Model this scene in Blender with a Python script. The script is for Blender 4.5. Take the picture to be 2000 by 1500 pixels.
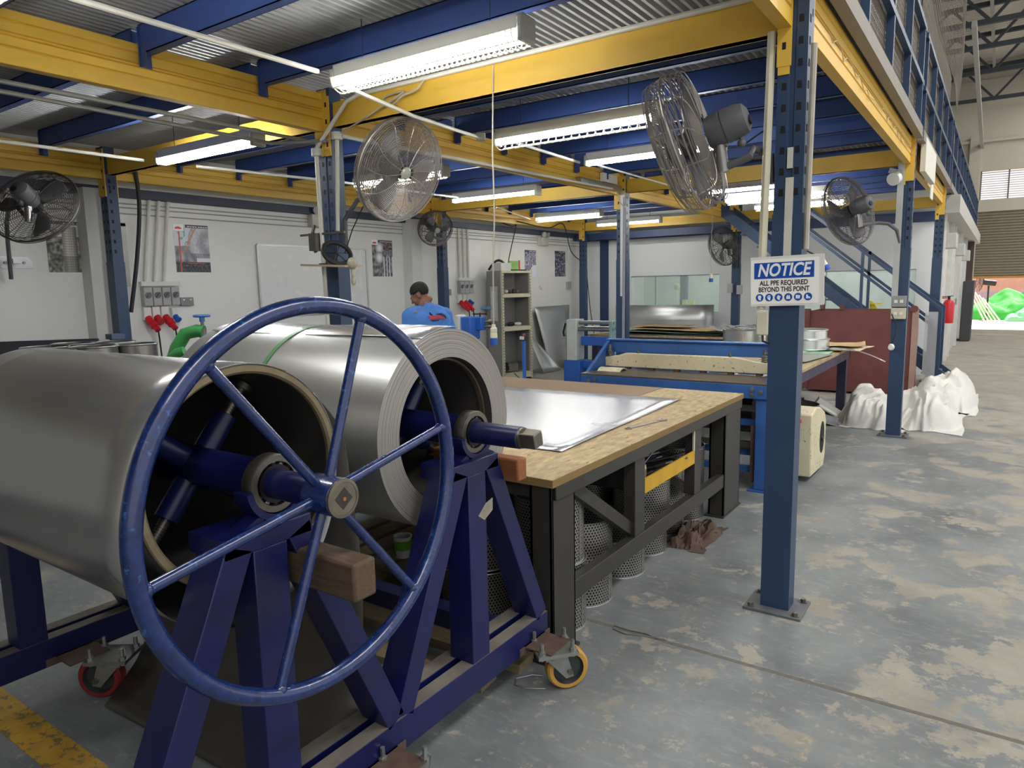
import bpy, math, random
from math import pi, sin, cos, radians
from mathutils import Vector as V, Matrix as Mx, noise
random.seed(7)
for _o in list(bpy.data.objects): bpy.data.objects.remove(_o)
SC = bpy.context.scene
COL = SC.collection

# ---------------------------------------------------------------- camera
_ax = V((0.82363217, 0.56678631, -0.01957885)); _ay = V((0.06224053, -0.12465225, -0.9902464)); _az = V((-0.56369865, 0.81438019, -0.13794468))
FPX = 1371.83616
CAMP = V((0, 0, 1.6))
cam_d = bpy.data.cameras.new('camera'); cam = bpy.data.objects.new('camera', cam_d); COL.objects.link(cam)
cam_d.sensor_fit = 'HORIZONTAL'; cam_d.sensor_width = 36.0; cam_d.lens = FPX * 36.0 / 2000.0
cam_d.clip_start = 0.02; cam_d.clip_end = 300
_m = Mx.Identity(4)
for i in range(3):
    _m[i][0] = _ax[i]; _m[i][1] = -_ay[i]; _m[i][2] = -_az[i]; _m[i][3] = CAMP[i]
cam.matrix_world = _m
SC.camera = cam

# ---------------------------------------------------------------- world, colour management, added hall fill lights
w = bpy.data.worlds.new('sky'); SC.world = w; w.use_nodes = True
bg = w.node_tree.nodes['Background']; bg.inputs[0].default_value = (0.93, 0.96, 1.0, 1); bg.inputs[1].default_value = 0.55
SC.view_settings.view_transform = 'Standard'; SC.view_settings.look = 'None'
SC.view_settings.exposure = 1.02; SC.view_settings.gamma = 1.0; SC.view_settings.use_curve_mapping = False
TUBE_POWER = 31.0
sun_d = bpy.data.lights.new('sun', 'SUN'); sun = bpy.data.objects.new('sun', sun_d); COL.objects.link(sun)
sun_d.energy = 7.0; sun_d.angle = radians(1.0); sun_d.color = (1, 0.96, 0.9)
sun.location = (10, 60, 40); sun.rotation_euler = V((-0.25, -0.72, -1.0)).to_track_quat('-Z', 'Y').to_euler()
for k, (lx, ly) in enumerate(((3.2, 4.0), (3.2, 10.5), (3.2, 17.5), (3.2, 24.0), (3.4, -2.5))):
    ld = bpy.data.lights.new('hall_fill', 'AREA'); lo = bpy.data.objects.new('hall_fill_light', ld); COL.objects.link(lo)
    ld.shape = 'RECTANGLE'; ld.size = 1.2; ld.size_y = 4.5; ld.energy = 140; ld.color = (1.0, 0.98, 0.94)
    lo.location = (lx, ly, 7.6)  # soft area lamps added under the closed roof to brighten the hall
try:
    SC.cycles.use_denoising = True; SC.cycles.max_bounces = 6; SC.cycles.transparent_max_bounces = 24
    SC.cycles.sample_clamp_indirect = 6.0; SC.cycles.caustics_reflective = False; SC.cycles.caustics_refractive = False
except Exception: pass

# ---------------------------------------------------------------- helpers
def ray(px, py):
    a = (px - 1000) / FPX; b = (py - 750) / FPX
    return _ax * a + _ay * b + _az
def on(px, py, ax, val):                      # the point of the plane x/y/z = val seen at that pixel of the photo
    d = ray(px, py); i = 'xyz'.index(ax); t = (val - CAMP[i]) / d[i]
    return CAMP + d * t
def dep(px, py, d): return CAMP + ray(px, py) * d
def rdir(px, py, a, b, c):                     # direction given as right / down / away along the ray through a pixel
    z = ray(px, py).normalized(); x = (_ax-z*_ax.dot(z)).normalized(); y = z.cross(x)
    return (x*a+y*b+z*c).normalized()
def cdir(a, b, c): return (_ax * a + _ay * b + _az * c).normalized()

def lin(h):
    h = h.lstrip('#'); o = []
    for i in (0, 2, 4):
        c = int(h[i:i+2], 16) / 255; o.append(c / 12.92 if c <= 0.04045 else ((c + 0.055) / 1.055) ** 2.4)
    return (o[0], o[1], o[2], 1)

MATS = {}
def mat(name, col, rough=0.5, metal=0.0, var=0.12, scale=6.0, bump=0.0, wear=0.0, wearcol='#8d8a84', stretch=None, emit=0, emitcol=None, alpha=1, spec=0.5, rvar=0.1, wscale=14, aniso=0.0, coat=0):
    if name in MATS: return MATS[name]
    m = bpy.data.materials.new(name); m.use_nodes = True; nt = m.node_tree; N = nt.nodes; L = nt.links
    b = N['Principled BSDF']; c = lin(col) if isinstance(col, str) else col
    b.inputs['Roughness'].default_value = rough; b.inputs['Metallic'].default_value = metal
    b.inputs['Specular IOR Level'].default_value = spec
    if coat: b.inputs['Coat Weight'].default_value = coat; b.inputs['Coat Roughness'].default_value = 0.12
    if aniso: b.inputs['Anisotropic'].default_value = aniso
    tc = N.new('ShaderNodeTexCoord'); mp = N.new('ShaderNodeMapping'); L.new(tc.outputs['Object'], mp.inputs[0])
    if stretch: mp.inputs['Scale'].default_value = stretch
    nz = N.new('ShaderNodeTexNoise'); nz.inputs['Scale'].default_value = scale; nz.inputs['Detail'].default_value = 6; L.new(mp.outputs[0], nz.inputs['Vector'])
    mix = N.new('ShaderNodeMix'); mix.data_type = 'RGBA'; L.new(nz.outputs['Fac'], mix.inputs['Factor'])
    mix.inputs['A'].default_value = tuple(min(1, x * (1 - var * 2)) for x in c[:3]) + (1,)
    mix.inputs['B'].default_value = tuple(min(1, x * (1 + var * 2)) for x in c[:3]) + (1,)
    out = mix.outputs['Result']
    if wear > 0:
        n2 = N.new('ShaderNodeTexNoise'); n2.inputs['Scale'].default_value = wscale; n2.inputs['Detail'].default_value = 8; n2.inputs['Roughness'].default_value = 0.7
        L.new(mp.outputs[0], n2.inputs['Vector'])
        cr = N.new('ShaderNodeValToRGB'); cr.color_ramp.elements[0].position = 0.72 - wear * 0.3; cr.color_ramp.elements[1].position = 0.76 - wear * 0.3
        L.new(n2.outputs['Fac'], cr.inputs[0])
        m2 = N.new('ShaderNodeMix'); m2.data_type = 'RGBA'; L.new(cr.outputs[0], m2.inputs['Factor']); L.new(out, m2.inputs['A'])
        m2.inputs['B'].default_value = lin(wearcol); out = m2.outputs['Result']
    L.new(out, b.inputs['Base Color'])
    if rvar:
        mr = N.new('ShaderNodeMapRange'); mr.inputs['To Min'].default_value = max(0.02, rough - rvar); mr.inputs['To Max'].default_value = min(1, rough + rvar)
        L.new(nz.outputs['Fac'], mr.inputs[0]); L.new(mr.outputs[0], b.inputs['Roughness'])
    if bump:
        bp = N.new('ShaderNodeBump'); bp.inputs['Strength'].default_value = bump; bp.inputs['Distance'].default_value = 0.01
        L.new(nz.outputs['Fac'], bp.inputs['Height']); L.new(bp.outputs[0], b.inputs['Normal'])
    if emit:
        b.inputs['Emission Color'].default_value = lin(emitcol or col) if isinstance(emitcol or col, str) else emitcol
        b.inputs['Emission Strength'].default_value = emit
    if alpha < 1: b.inputs['Alpha'].default_value = alpha
    MATS[name] = m; return m

class MB:
    def __init__(s): s.v = []; s.f = []; s.mi = []; s.T = Mx.Identity(4); s.m = 0; s.uv = {}
    def add(s, vs, fs):
        o = len(s.v); s.v += [s.T @ V(p) for p in vs]
        for f in fs: s.f.append([i + o for i in f]); s.mi.append(s.m)
        return s
    def box(s, a, b):
        x0, y0, z0 = a; x1, y1, z1 = b
        return s.add([(x0,y0,z0),(x1,y0,z0),(x1,y1,z0),(x0,y1,z0),(x0,y0,z1),(x1,y0,z1),(x1,y1,z1),(x0,y1,z1)],
                     [(0,3,2,1),(4,5,6,7),(0,1,5,4),(1,2,6,5),(2,3,7,6),(3,0,4,7)])
    def cbox(s, c, d): return s.box([c[i]-d[i]/2 for i in range(3)], [c[i]+d[i]/2 for i in range(3)])
    def bar(s, p, q, w, h, up=(0,0,1)):       # box from p to q, w across, h along up
        p = V(p); q = V(q); d = (q-p).normalized(); u = V(up); r = d.cross(u)
        if r.length < 1e-5: u = V((0,1,0)); r = d.cross(u)
        r.normalize(); u = r.cross(d).normalized(); r *= w/2; u *= h/2
        return s.add([p-r-u,p+r-u,p+r+u,p-r+u,q-r-u,q+r-u,q+r+u,q-r+u],[(0,1,2,3),(7,6,5,4),(4,5,1,0),(5,6,2,1),(6,7,3,2),(7,4,0,3)])
    def ring(s, c, ex, ey, r, n): return [V(c) + ex*(r*cos(2*pi*i/n)) + ey*(r*sin(2*pi*i/n)) for i in range(n)]
    def cyl(s, p, q, r, n=12, r2=None, cap=True):
        p = V(p); q = V(q); ex, ey = basis(q-p); r2 = r if r2 is None else r2
        vs = s.ring(p, ex, ey, r, n) + s.ring(q, ex, ey, r2, n)
        fs = [(i, (i+1)%n, n+(i+1)%n, n+i) for i in range(n)]
        if cap: fs += [tuple(range(n-1,-1,-1)), tuple(range(n, 2*n))]
        return s.add(vs, fs)
    def tube(s, path, r, n=8, closed=False):
        P = [V(p) for p in path]; k = len(P); vs = []; fs = []; ex = None
        for i in range(k):
            a = P[(i-1)%k] if (closed or i > 0) else P[i]; b = P[(i+1)%k] if (closed or i < k-1) else P[i]
            t = (b-a).normalized()
            if ex is None: ex, ey = basis(t)
            else:
                ex = (ex - t*ex.dot(t)); ex = ex.normalized() if ex.length > 1e-6 else basis(t)[0]; ey = t.cross(ex)
            vs += s.ring(P[i], ex, ey, r, n)
        for i in range(k if closed else k-1):
            a = i*n; b = ((i+1)%k)*n
            fs += [(a+j, a+(j+1)%n, b+(j+1)%n, b+j) for j in range(n)]
        if not closed: fs += [tuple(range(n-1,-1,-1)), tuple(range((k-1)*n, k*n))]
        return s.add(vs, fs)
    def torus(s, c, ax, R, r, N=48, n=8):
        ex, ey = basis(V(ax)); c = V(c)
        return s.tube([c + ex*(R*cos(2*pi*i/N)) + ey*(R*sin(2*pi*i/N)) for i in range(N)], r, n, True)
    def lathe(s, prof, o, ax, n=32, closed=False, a0=0, a1=2*pi):
        o = V(o); ax = V(ax).normalized(); ex, ey = basis(ax); k = len(prof); vs = []; full = abs(a1-a0-2*pi) < 1e-6
        m = n if full else n+1
        for i in range(m):
            a = a0 + (a1-a0)*i/n
            for r, h in prof: vs.append(o + ax*h + (ex*cos(a)+ey*sin(a))*r)
        fs = []
        for i in range(n):
            for j in range(k if closed else k-1):
                j2 = (j+1)%k; i2 = (i+1)%m
                fs.append((i*k+j, i2*k+j, i2*k+j2, i*k+j2))
        return s.add(vs, fs)
    def prism(s, poly, ext):
        P = [V(p) for p in poly]; e = V(ext); n = len(P)
        return s.add(P + [p+e for p in P], [tuple(range(n-1,-1,-1)), tuple(range(n,2*n))] + [(i,(i+1)%n,n+(i+1)%n,n+i) for i in range(n)])
    def grid(s, rows):
        k = len(rows[0]); vs = [p for r in rows for p in r]
        return s.add(vs, [(i*k+j,i*k+j+1,(i+1)*k+j+1,(i+1)*k+j) for i in range(len(rows)-1) for j in range(k-1)])
    def sphere(s, c, r, n=16, m=10):
        if not hasattr(r, '__len__'): r = (r,r,r)
        c = V(c); vs = [c+V((0,0,-r[2]))]; 
        for i in range(1, m):
            t = -pi/2 + pi*i/m
            vs += [c+V((r[0]*cos(t)*cos(2*pi*j/n), r[1]*cos(t)*sin(2*pi*j/n), r[2]*sin(t))) for j in range(n)]
        vs.append(c+V((0,0,r[2]))); fs = [(0,1+(j+1)%n,1+j) for j in range(n)]
        for i in range(m-2):
            a = 1+i*n; b = a+n
            fs += [(a+j,a+(j+1)%n,b+(j+1)%n,b+j) for j in range(n)]
        a = 1+(m-2)*n; fs += [(a+j,a+(j+1)%n,len(vs)-1) for j in range(n)]
        return s.add(vs, fs)
    def caps(s, pts, n=14):                    # chain of spheres and tapered links (for figures, remeshed later)
        for (p, r) in pts: s.sphere(p, r, n, 8)
        for (p, r), (q, r2) in zip(pts, pts[1:]): s.cyl(p, q, r, n, r2)
        return s

def basis(d):
    d = V(d).normalized(); u = V((0,0,1)) if abs(d.z) < 0.95 else V((1,0,0))
    ex = u.cross(d).normalized(); return ex, d.cross(ex)
def axisM(o, z, up=(0,0,1)):                   # matrix with local z along z
    z = V(z).normalized(); x = V(up).cross(z).normalized(); y = z.cross(x)
    m = Mx.Identity(4)
    for i in range(3): m[i][0] = x[i]; m[i][1] = y[i]; m[i][2] = z[i]; m[i][3] = o[i]
    return m
def circ(c, ax, R, n, a0=0, a1=2*pi):
    ex, ey = basis(ax); c = V(c)
    return [c + ex*(R*cos(a0+(a1-a0)*i/n)) + ey*(R*sin(a0+(a1-a0)*i/n)) for i in range(n+1)]

OFF = {}
def mesh_of(mb, name, mats, off, smooth=35):
    me = bpy.data.meshes.new(name); me.from_pydata([tuple(p - off) for p in mb.v], [], mb.f)
    for m in (mats if isinstance(mats, (list, tuple)) else [mats]): me.materials.append(m)
    me.polygons.foreach_set('material_index', mb.mi)
    if smooth:
        me.polygons.foreach_set('use_smooth', [True]*len(mb.f)); me.set_sharp_from_angle(angle=radians(smooth))
    me.update(); return me
def root_of(o):
    while o.parent: o = o.parent
    return o
def tagp(o, label=None, cat=None, group=None, kind=None):
    if label: o['label'] = label
    if cat: o['category'] = cat
    if group: o['group'] = group
    if kind: o['kind'] = kind
    return o
def thing(name, label, cat, loc=(0,0,0), group=None):
    o = bpy.data.objects.new(name, None); COL.objects.link(o); o.location = loc; o.empty_display_size = 0.05
    OFF[o.name] = V(loc); return tagp(o, label, cat, group)
def part(mb, name, mats, parent, label=None, smooth=35, bevel=0, kind=None):
    off = OFF[root_of(parent).name]
    o = bpy.data.objects.new(name, mesh_of(mb, name, mats, off, smooth)); COL.objects.link(o); o.parent = parent
    if bevel: bev(o, bevel)
    return tagp(o, label, kind=kind)
def bev(o, wd):
    m = o.modifiers.new('bevel', 'BEVEL'); m.width = wd; m.segments = 2; m.limit_method = 'ANGLE'; m.angle_limit = radians(40); m.use_clamp_overlap = True
def single(mb, name, mats, label, cat, loc=None, group=None, smooth=35, bevel=0, kind=None):
    if loc is None:
        xs = [p.x for p in mb.v]; ys = [p.y for p in mb.v]; zs = [p.z for p in mb.v]
        loc = V(((min(xs)+max(xs))/2, (min(ys)+max(ys))/2, min(zs)))
    loc = V(loc)
    o = bpy.data.objects.new(name, mesh_of(mb, name, mats, loc, smooth)); COL.objects.link(o); o.location = loc; OFF[o.name] = loc
    if bevel: bev(o, bevel)
    return tagp(o, label, cat, group, kind)
def struct(mb, name, mats, parent=None, smooth=0, bevel=0):
    o = bpy.data.objects.new(name, mesh_of(mb, name, mats, V((0,0,0)), smooth)); COL.objects.link(o); OFF[o.name] = V((0,0,0))
    if parent: o.parent = parent
    else: o['kind'] = 'structure'
    if bevel: bev(o, bevel)
    return o
def dup(root, loc, label=None, group=None):
    r = root.copy(); COL.objects.link(r); r.location = loc; OFF[r.name] = V(loc)
    if label: r['label'] = label
    if group: r['group'] = group
    for ch in list(root.children):
        c = ch.copy(); COL.objects.link(c); c.parent = r
        for g in list(ch.children):
            d = g.copy(); COL.objects.link(d); d.parent = c
    return r
def text_mb(txt, o, right, up, size, weight=0.0, shear=0.0, width=None, depth=0.0004):
    cu = bpy.data.curves.new('lettering', 'FONT'); cu.body = txt; cu.size = size; cu.offset = weight; cu.shear = shear; cu.align_x = 'CENTER'; cu.align_y = 'CENTER'; cu.extrude = depth; cu.resolution_u = 4
    ob = bpy.data.objects.new('lettering', cu); COL.objects.link(ob); bpy.context.view_layer.update()
    me = bpy.data.meshes.new_from_object(ob.evaluated_get(bpy.context.evaluated_depsgraph_get()))
    bpy.data.objects.remove(ob); right = V(right).normalized(); up = V(up).normalized(); nrm = right.cross(up)
    sx = 1.0
    if width:
        xs = [v.co.x for v in me.vertices]; sx = width / max(1e-6, max(xs)-min(xs))
    mb = MB(); mb.v = [V(o) + right*(v.co.x*sx) + up*v.co.y + nrm*v.co.z for v in me.vertices]
    for p in me.polygons: mb.f.append(list(p.vertices)); mb.mi.append(0)
    bpy.data.meshes.remove(me); return mb
ORD = ['first','second','third','fourth','fifth','sixth','seventh','eighth','ninth','tenth','eleventh','twelfth']
# ---------------------------------------------------------------- materials
NAVY = mat('navy_upright_paint', '#29405f', 0.42, var=0.10, scale=3, wear=0.10, wearcol='#6a7686', wscale=30, bump=0.03)
JOIST = mat('blue_joist_paint', '#2f4986', 0.45, var=0.12, scale=2, rvar=0.08)
YEL = mat('yellow_beam_paint', '#d8b045', 0.45, var=0.09, scale=3, wear=0.05, wearcol='#8a6a2a', wscale=22)
DARKHOLE = mat('dark_slot', '#0a0c12', 0.8, var=0.0, rvar=0)
STANDB = mat('stand_blue_paint', '#111748', 0.34, var=0.22, scale=5, wear=0.09, wearcol='#3c3c5c', wscale=26, bump=0.04)
WHEELB = mat('handwheel_blue_enamel', '#0e2658', 0.25, var=0.4, scale=40, wear=0.40, wearcol='#24528c', wscale=48, bump=0.10, coat=0.5, stretch=(1, 1, 1))
STEEL = mat('coil_steel', '#c4c6c6', 0.36, metal=0.8, var=0.03, scale=2, stretch=(0.5, 5, 5), rvar=0.05)
STEEL1 = mat('dull_coil_steel', '#b2b3b3', 0.25, metal=0.8, var=0.03, scale=1.5, stretch=(0.4, 2, 2), rvar=0.015)
STEEL2 = mat('sheet_steel', '#e0e3ea', 0.25, metal=0.88, var=0.03, scale=2, rvar=0.06)
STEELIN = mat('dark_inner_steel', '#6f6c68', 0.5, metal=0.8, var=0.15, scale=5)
GALV = mat('galvanised_steel', '#9fa2a4', 0.38, metal=0.9, var=0.12, scale=9)
RAWST = mat('raw_machined_steel', '#77736c', 0.42, metal=0.9, var=0.2, scale=25)
DARKST = mat('dark_bench_steel', '#42403d', 0.42, metal=0.35, var=0.2, scale=5, wear=0.08, wearcol='#77726b', wscale=18)
WHITEP = mat('white_plastic', '#dfe0dc', 0.45, var=0.03, rvar=0.05)
CONDU = mat('white_conduit', '#d6d5cc', 0.5, var=0.06, scale=5)
GREYP = mat('grey_plastic', '#a7a9a8', 0.5, var=0.05)
FANGREY = mat('fan_motor_grey', '#55565a', 0.5, var=0.12, scale=8)
FANWIRE = mat('fan_wire', '#98938e', 0.35, metal=0.5, var=0.1)
FANWIRED = mat('fan_wire_dark', '#5c5858', 0.45, metal=0.3, var=0.15)
BLACK = mat('black_rubber', '#17181a', 0.6, var=0.1)
RED = mat('red_plastic', '#c8202c', 0.4, var=0.06)
BLUEP = mat('blue_plastic', '#2456b4', 0.4, var=0.06)
CREAM = mat('cream_paint', '#d5d0b4', 0.5, var=0.1, scale=6, wear=0.06, wearcol='#7d6a50', wscale=26)
WOODD = mat('weathered_timber', '#4f402f', 0.8, var=0.25, scale=8, stretch=(1, 12, 12), bump=0.25)
WOODO = mat('orange_timber', '#8a5530', 0.75, var=0.2, scale=8, stretch=(1, 12, 12), bump=0.2)
PALLET = mat('pallet_wood', '#8a7a5c', 0.85, var=0.25, scale=9, stretch=(2, 10, 10), bump=0.2)
CARD = mat('cardboard', '#a5845c', 0.85, var=0.15, scale=4)
RUSTY = mat('rusty_plate', '#544238', 0.8, var=0.3, scale=22, bump=0.2, wear=0.3, wearcol='#6b4a32')
PUNCH = mat('tube_glow', '#ffffff', 0.4, emit=TUBE_POWER, emitcol=(1.0, 0.985, 0.93, 1), rvar=0)
PUNCHB = mat('tube_bright', '#ffffff', 0.4, emit=TUBE_POWER*1.5, emitcol=(0.98, 1.0, 1.0, 1), rvar=0)

def floor_material():
    m = bpy.data.materials.new('worn_painted_concrete'); m.use_nodes = True; nt = m.node_tree; N = nt.nodes; L = nt.links; b = N['Principled BSDF']
    tc = N.new('ShaderNodeTexCoord')
    def nz(scale, det=6, rough=0.6, mapscale=None, dist=0.0):
        n = N.new('ShaderNodeTexNoise'); n.inputs['Scale'].default_value = scale; n.inputs['Detail'].default_value = det; n.inputs['Roughness'].default_value = rough; n.inputs['Distortion'].default_value = dist
        if mapscale:
            mp = N.new('ShaderNodeMapping'); mp.inputs['Scale'].default_value = mapscale; L.new(tc.outputs['Object'], mp.inputs[0]); L.new(mp.outputs[0], n.inputs['Vector'])
        else: L.new(tc.outputs['Object'], n.inputs['Vector'])
        return n.outputs['Fac']
    def math2(op, a, b_, clamp=False):
        n = N.new('ShaderNodeMath'); n.operation = op; n.use_clamp = clamp
        for i, x in enumerate((a, b_)):
            if isinstance(x, (int, float)): n.inputs[i].default_value = x
            else: L.new(x, n.inputs[i])
        return n.outputs[0]
    def ramp(x, lo, hi):
        n = N.new('ShaderNodeMapRange'); n.inputs['From Min'].default_value = lo; n.inputs['From Max'].default_value = hi; n.clamp = True; L.new(x, n.inputs[0]); return n.outputs[0]
    def mixc(f, a, c):
        n = N.new('ShaderNodeMix'); n.data_type = 'RGBA'; L.new(f, n.inputs['Factor'])
        for k, x in (('A', a), ('B', c)):
            if isinstance(x, str): n.inputs[k].default_value = lin(x)
            else: L.new(x, n.inputs[k])
        return n.outputs['Result']
    paint = mixc(ramp(nz(1.6, 5), 0.3, 0.7), '#62676a', '#868a8b')
    conc = mixc(ramp(nz(3.0, 6), 0.3, 0.7), '#8a857a', '#a09b8f')
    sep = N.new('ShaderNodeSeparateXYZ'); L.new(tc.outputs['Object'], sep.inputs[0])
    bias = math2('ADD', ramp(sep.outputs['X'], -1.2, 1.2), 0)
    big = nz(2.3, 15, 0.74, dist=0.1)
    thr = math2('ADD', math2('ADD', big, math2('MULTIPLY', math2('SUBTRACT', nz(16, 8, 0.7), 0.5), 0.22)), math2('ADD', math2('MULTIPLY', bias, 0.10), math2('MULTIPLY', ramp(sep.outputs['Y'], 7.0, 15.0), 0.16)))  # far floor made paler: daylight from the door put into the colour
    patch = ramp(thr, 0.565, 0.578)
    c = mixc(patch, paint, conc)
    # small chips and scuffs in the paint
    chips = math2('MULTIPLY', ramp(nz(8, 15, 0.8), 0.575, 0.60), 0.8)
    c = mixc(chips, c, '#a39c8c')
    scuff = math2('MULTIPLY', ramp(nz(11, 12, 0.75, (1, 2.5, 1)), 0.52, 0.68), 0.45)
    c = mixc(scuff, c, '#9ba0a0')
    oil = math2('MULTIPLY', ramp(nz(0.9, 4, 0.5), 0.58, 0.75), 0.45)
    c = mixc(oil, c, '#4a4a48')
    L.new(c, b.inputs['Base Color'])
    rg = N.new('ShaderNodeMapRange'); rg.inputs['To Min'].default_value = 0.46; rg.inputs['To Max'].default_value = 0.75; L.new(patch, rg.inputs[0]); L.new(rg.outputs[0], b.inputs['Roughness'])
    bp = N.new('ShaderNodeBump'); bp.inputs['Strength'].default_value = 0.15; bp.inputs['Distance'].default_value = 0.004
    L.new(math2('SUBTRACT', nz(30, 6), math2('MULTIPLY', patch, 0.6)), bp.inputs['Height']); L.new(bp.outputs[0], b.inputs['Normal'])
    return m
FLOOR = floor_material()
WALL = mat('scuffed_white_wall', '#ebebe7', 0.7, var=0.03, scale=1.2, wear=0.10, wearcol='#bdbbb2', wscale=4.2, bump=0.03)
WALLF = mat('far_white_wall', '#eaedef', 0.7, var=0.02, scale=1.2)
CREAMW = mat('hall_cream_wall', '#bbb4a6', 0.8, var=0.03, scale=0.6)
NAVYT = mat('navy_trim_paint', '#2a3c66', 0.5, var=0.1)
PILAS = mat('white_pilaster', '#dededa', 0.7, var=0.03)

# ---------------------------------------------------------------- setting
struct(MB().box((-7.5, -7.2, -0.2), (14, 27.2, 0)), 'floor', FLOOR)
YLINE = mat('yellow_floor_paint', '#b8902c', 0.6, var=0.2, scale=14, wear=0.62, wearcol='#75664a', wscale=22)
struct(MB().box((-7.2, 0.885, 0.0), (-1.2, 1.01, 0.0015)), 'trim_1', YLINE)
struct(MB().box((-7.2, 2.815, 0.0), (8, 2.838, 0.0006)), 'trim_2', mat('floor_joint', '#66625b', 0.8, var=0.25, scale=40, wear=0.35, wearcol='#787a78', wscale=12))
struct(MB().box((-7.5, -7.2, 0), (-7.3, 27, 8.4)), 'wall_left', WALL)
struct(MB().box((-7.3, -7.2, 0), (2.6, -7.0, 8.4)), 'wall_rear_unseen', CREAMW)  # unseen wall added to block light from behind and darken the near bay
# far wall of the workshop bay, with two window openings
wf = MB(); Y0, Y1 = 13.4, 13.52; W1 = (-6.25, -4.42); W2 = (-3.05, -1.15); zb, zt = 1.02, 1.75
wf.box((-7.3, Y0, 0), (-0.9, Y1, zb)); wf.box((-7.3, Y0, zt), (-0.9, Y1, 3.0))
for a, b_ in ((-7.3, W1[0]), (W1[1], W2[0]), (W2[1], -0.9)): wf.box((a, Y0, zb), (b_, Y1, zt))
struct(wf, 'wall_back', WALLF)
GLASSG = bpy.data.materials.new('green_tinted_glass'); GLASSG.use_nodes = True
_b = GLASSG.node_tree.nodes['Principled BSDF']; _b.inputs['Base Color'].default_value = lin('#cfe2da'); _b.inputs['Roughness'].default_value = 0.03
_b.inputs['Alpha'].default_value = 0.32; _b.inputs['Specular IOR Level'].default_value = 0.6
for k, W in enumerate((W1, W2)):
    wo = struct(MB().box((W[0], Y0+0.03, zb), (W[1], Y0+0.036, zt)), 'window_%d' % (k+1), GLASSG)
    struct(MB().box((W[0], Y0+0.012, zt-0.012), (W[1], Y0+0.06, zt)).box((W[0], Y0+0.012, zb), (W[1], Y0+0.06, zb+0.012)).box((W[0]+0.52, Y0+0.02, zb), (W[0]+0.528, Y0+0.045, zt)), 'window_frame', mat('thin_grey_frame', '#77807c', 0.5), wo)
# room behind the glass
struct(MB().box((-7.3, 16.4, 0), (-0.9, 16.5, 2.7)).box((-7.3, 13.52, 2.7), (-0.9, 16.5, 2.8)), 'wall_office', mat('office_wall', '#d4dcd6', 0.7, var=0.02))
struct(MB().box((-7.3, 12.86, 2.49), (-3.9, 12.93, 2.62)).box((-4.0, 13.33, 2.50), (-0.9, 13.4, 2.66)).box((-7.3, 13.36, 2.5), (-3.9, 13.4, 2.64)), 'trim_3', NAVYT)
struct(MB().box((-6.95, 13.37, 0), (-6.76, 13.4, 2.6)), 'trim_4', NAVYT)
struct(MB().box((-7.3, -3, 2.55), (-7.22, 13.3, 2.64)), 'trim_5', mat('dark_wall_rail', '#3a4152', 0.6))
for k, y in enumerate((3.30, 7.78)):
    struct(MB().box((-7.3, y, 0), (-7.12, y+0.22, 2.6)), 'trim_%d' % (6+k), PILAS)
# deck of the mezzanine : corrugated steel seen from below
dk = MB(); n = 0; x = -7.25; rows0 = []; rows1 = []; up = False
while x < -0.74:
    for dx, z in ((0, 3.015), (0.018, 3.015), (0.026, 3.045), (0.044, 3.045)): rows0.append((x+dx, -6.9, z)); rows1.append((x+dx, 13.38, z))
    x += 0.052
dk.grid([rows1, rows0])
dk.box((-7.25, -6.9, 3.05), (-0.74, 13.38, 3.07)); dk.box((-2.6, 13.52, 2.93), (-0.74, 26.6, 3.07))
struct(dk, 'ceiling', mat('deck_steel', '#a6a8aa', 0.45, metal=0.25, var=0.15, scale=4))

# hall beyond: far wall, shutter, louvred window, roof
hw = MB(); HX0, HX1 = -0.72, 3.6
hw.box((-7.3, 27, 0), (HX0, 27.25, 7.6)); hw.box((HX1, 27, 0), (12, 27.25, 7.6))
hw.box((HX0, 27, 3.62), (HX1, 27.25, 3.98)); hw.box((HX0, 27, 4.86), (HX1, 27.25, 7.6)); hw.box((-8, 27.05, 7.6), (12, 27.25, 8.6)); hw.box((HX0-0.32, 26.86, 0), (HX0-0.02, 27, 5.9))
hw.box((-7.3, 26.9, 5.72), (12, 27, 5.80))
struct(hw, 'wall_hall', CREAMW)
sh = MB(); z = 1.62
while z < 3.62: sh.prism([(HX0, 27.05, z), (HX0, 27.02, z+0.03), (HX0, 27.05, z+0.085)], (HX1-HX0, 0, 0)); z += 0.085
sh.box((HX0, 27.05, 1.62), (HX1, 27.07, 3.62))
sd = struct(sh, 'door_1', mat('shutter_grey_brown', '#7d7565', 0.6, var=0.06))
struct(MB().box((HX0, 27.0, 1.55), (HX1, 27.1, 1.62)), 'shutter_foot', mat('shutter_foot_paint', '#b8874a', 0.6), sd)
lv = MB(); z = 3.98
while z < 4.86: lv.box((HX0, 27.1, z), (HX1, 27.13, z+0.022)); z += 0.068
lo_ = struct(lv, 'window_3', mat('louvre_slat', '#cfc6c6', 0.6))
lm = MB()
for x in (HX0+0.02, 0.02, 0.76, 1.5, 2.24, 2.98): lm.box((x-0.02, 27.05, 3.98), (x+0.02, 27.1, 4.86))
struct(lm, 'window_frame', mat('louvre_frame', '#6f6a68', 0.6), lo_)
rf = MB(); rows0 = []; rows1 = []; y = -4.0
while y < 27.2:
    for dy, dz in ((0, 0), (0.06, 0), (0.09, 0.04), (0.15, 0.04)): rows0.append((-8, y+dy, 7.9+dz)); rows1.append((7, y+dy, 8.4+dz))
    y += 0.18
rf.grid([rows0, rows1]); rf.box((-8, -4, 8.5), (7, 27.3, 8.55))
struct(rf, 'roof', mat('roof_sheet', '#d6d1ca', 0.55, var=0.05))
TRUSS = mat('dark_truss_paint', '#33383f', 0.6, var=0.1); PURL = mat('pale_purlin', '#a9a9a6', 0.6, metal=0.3)
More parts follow.
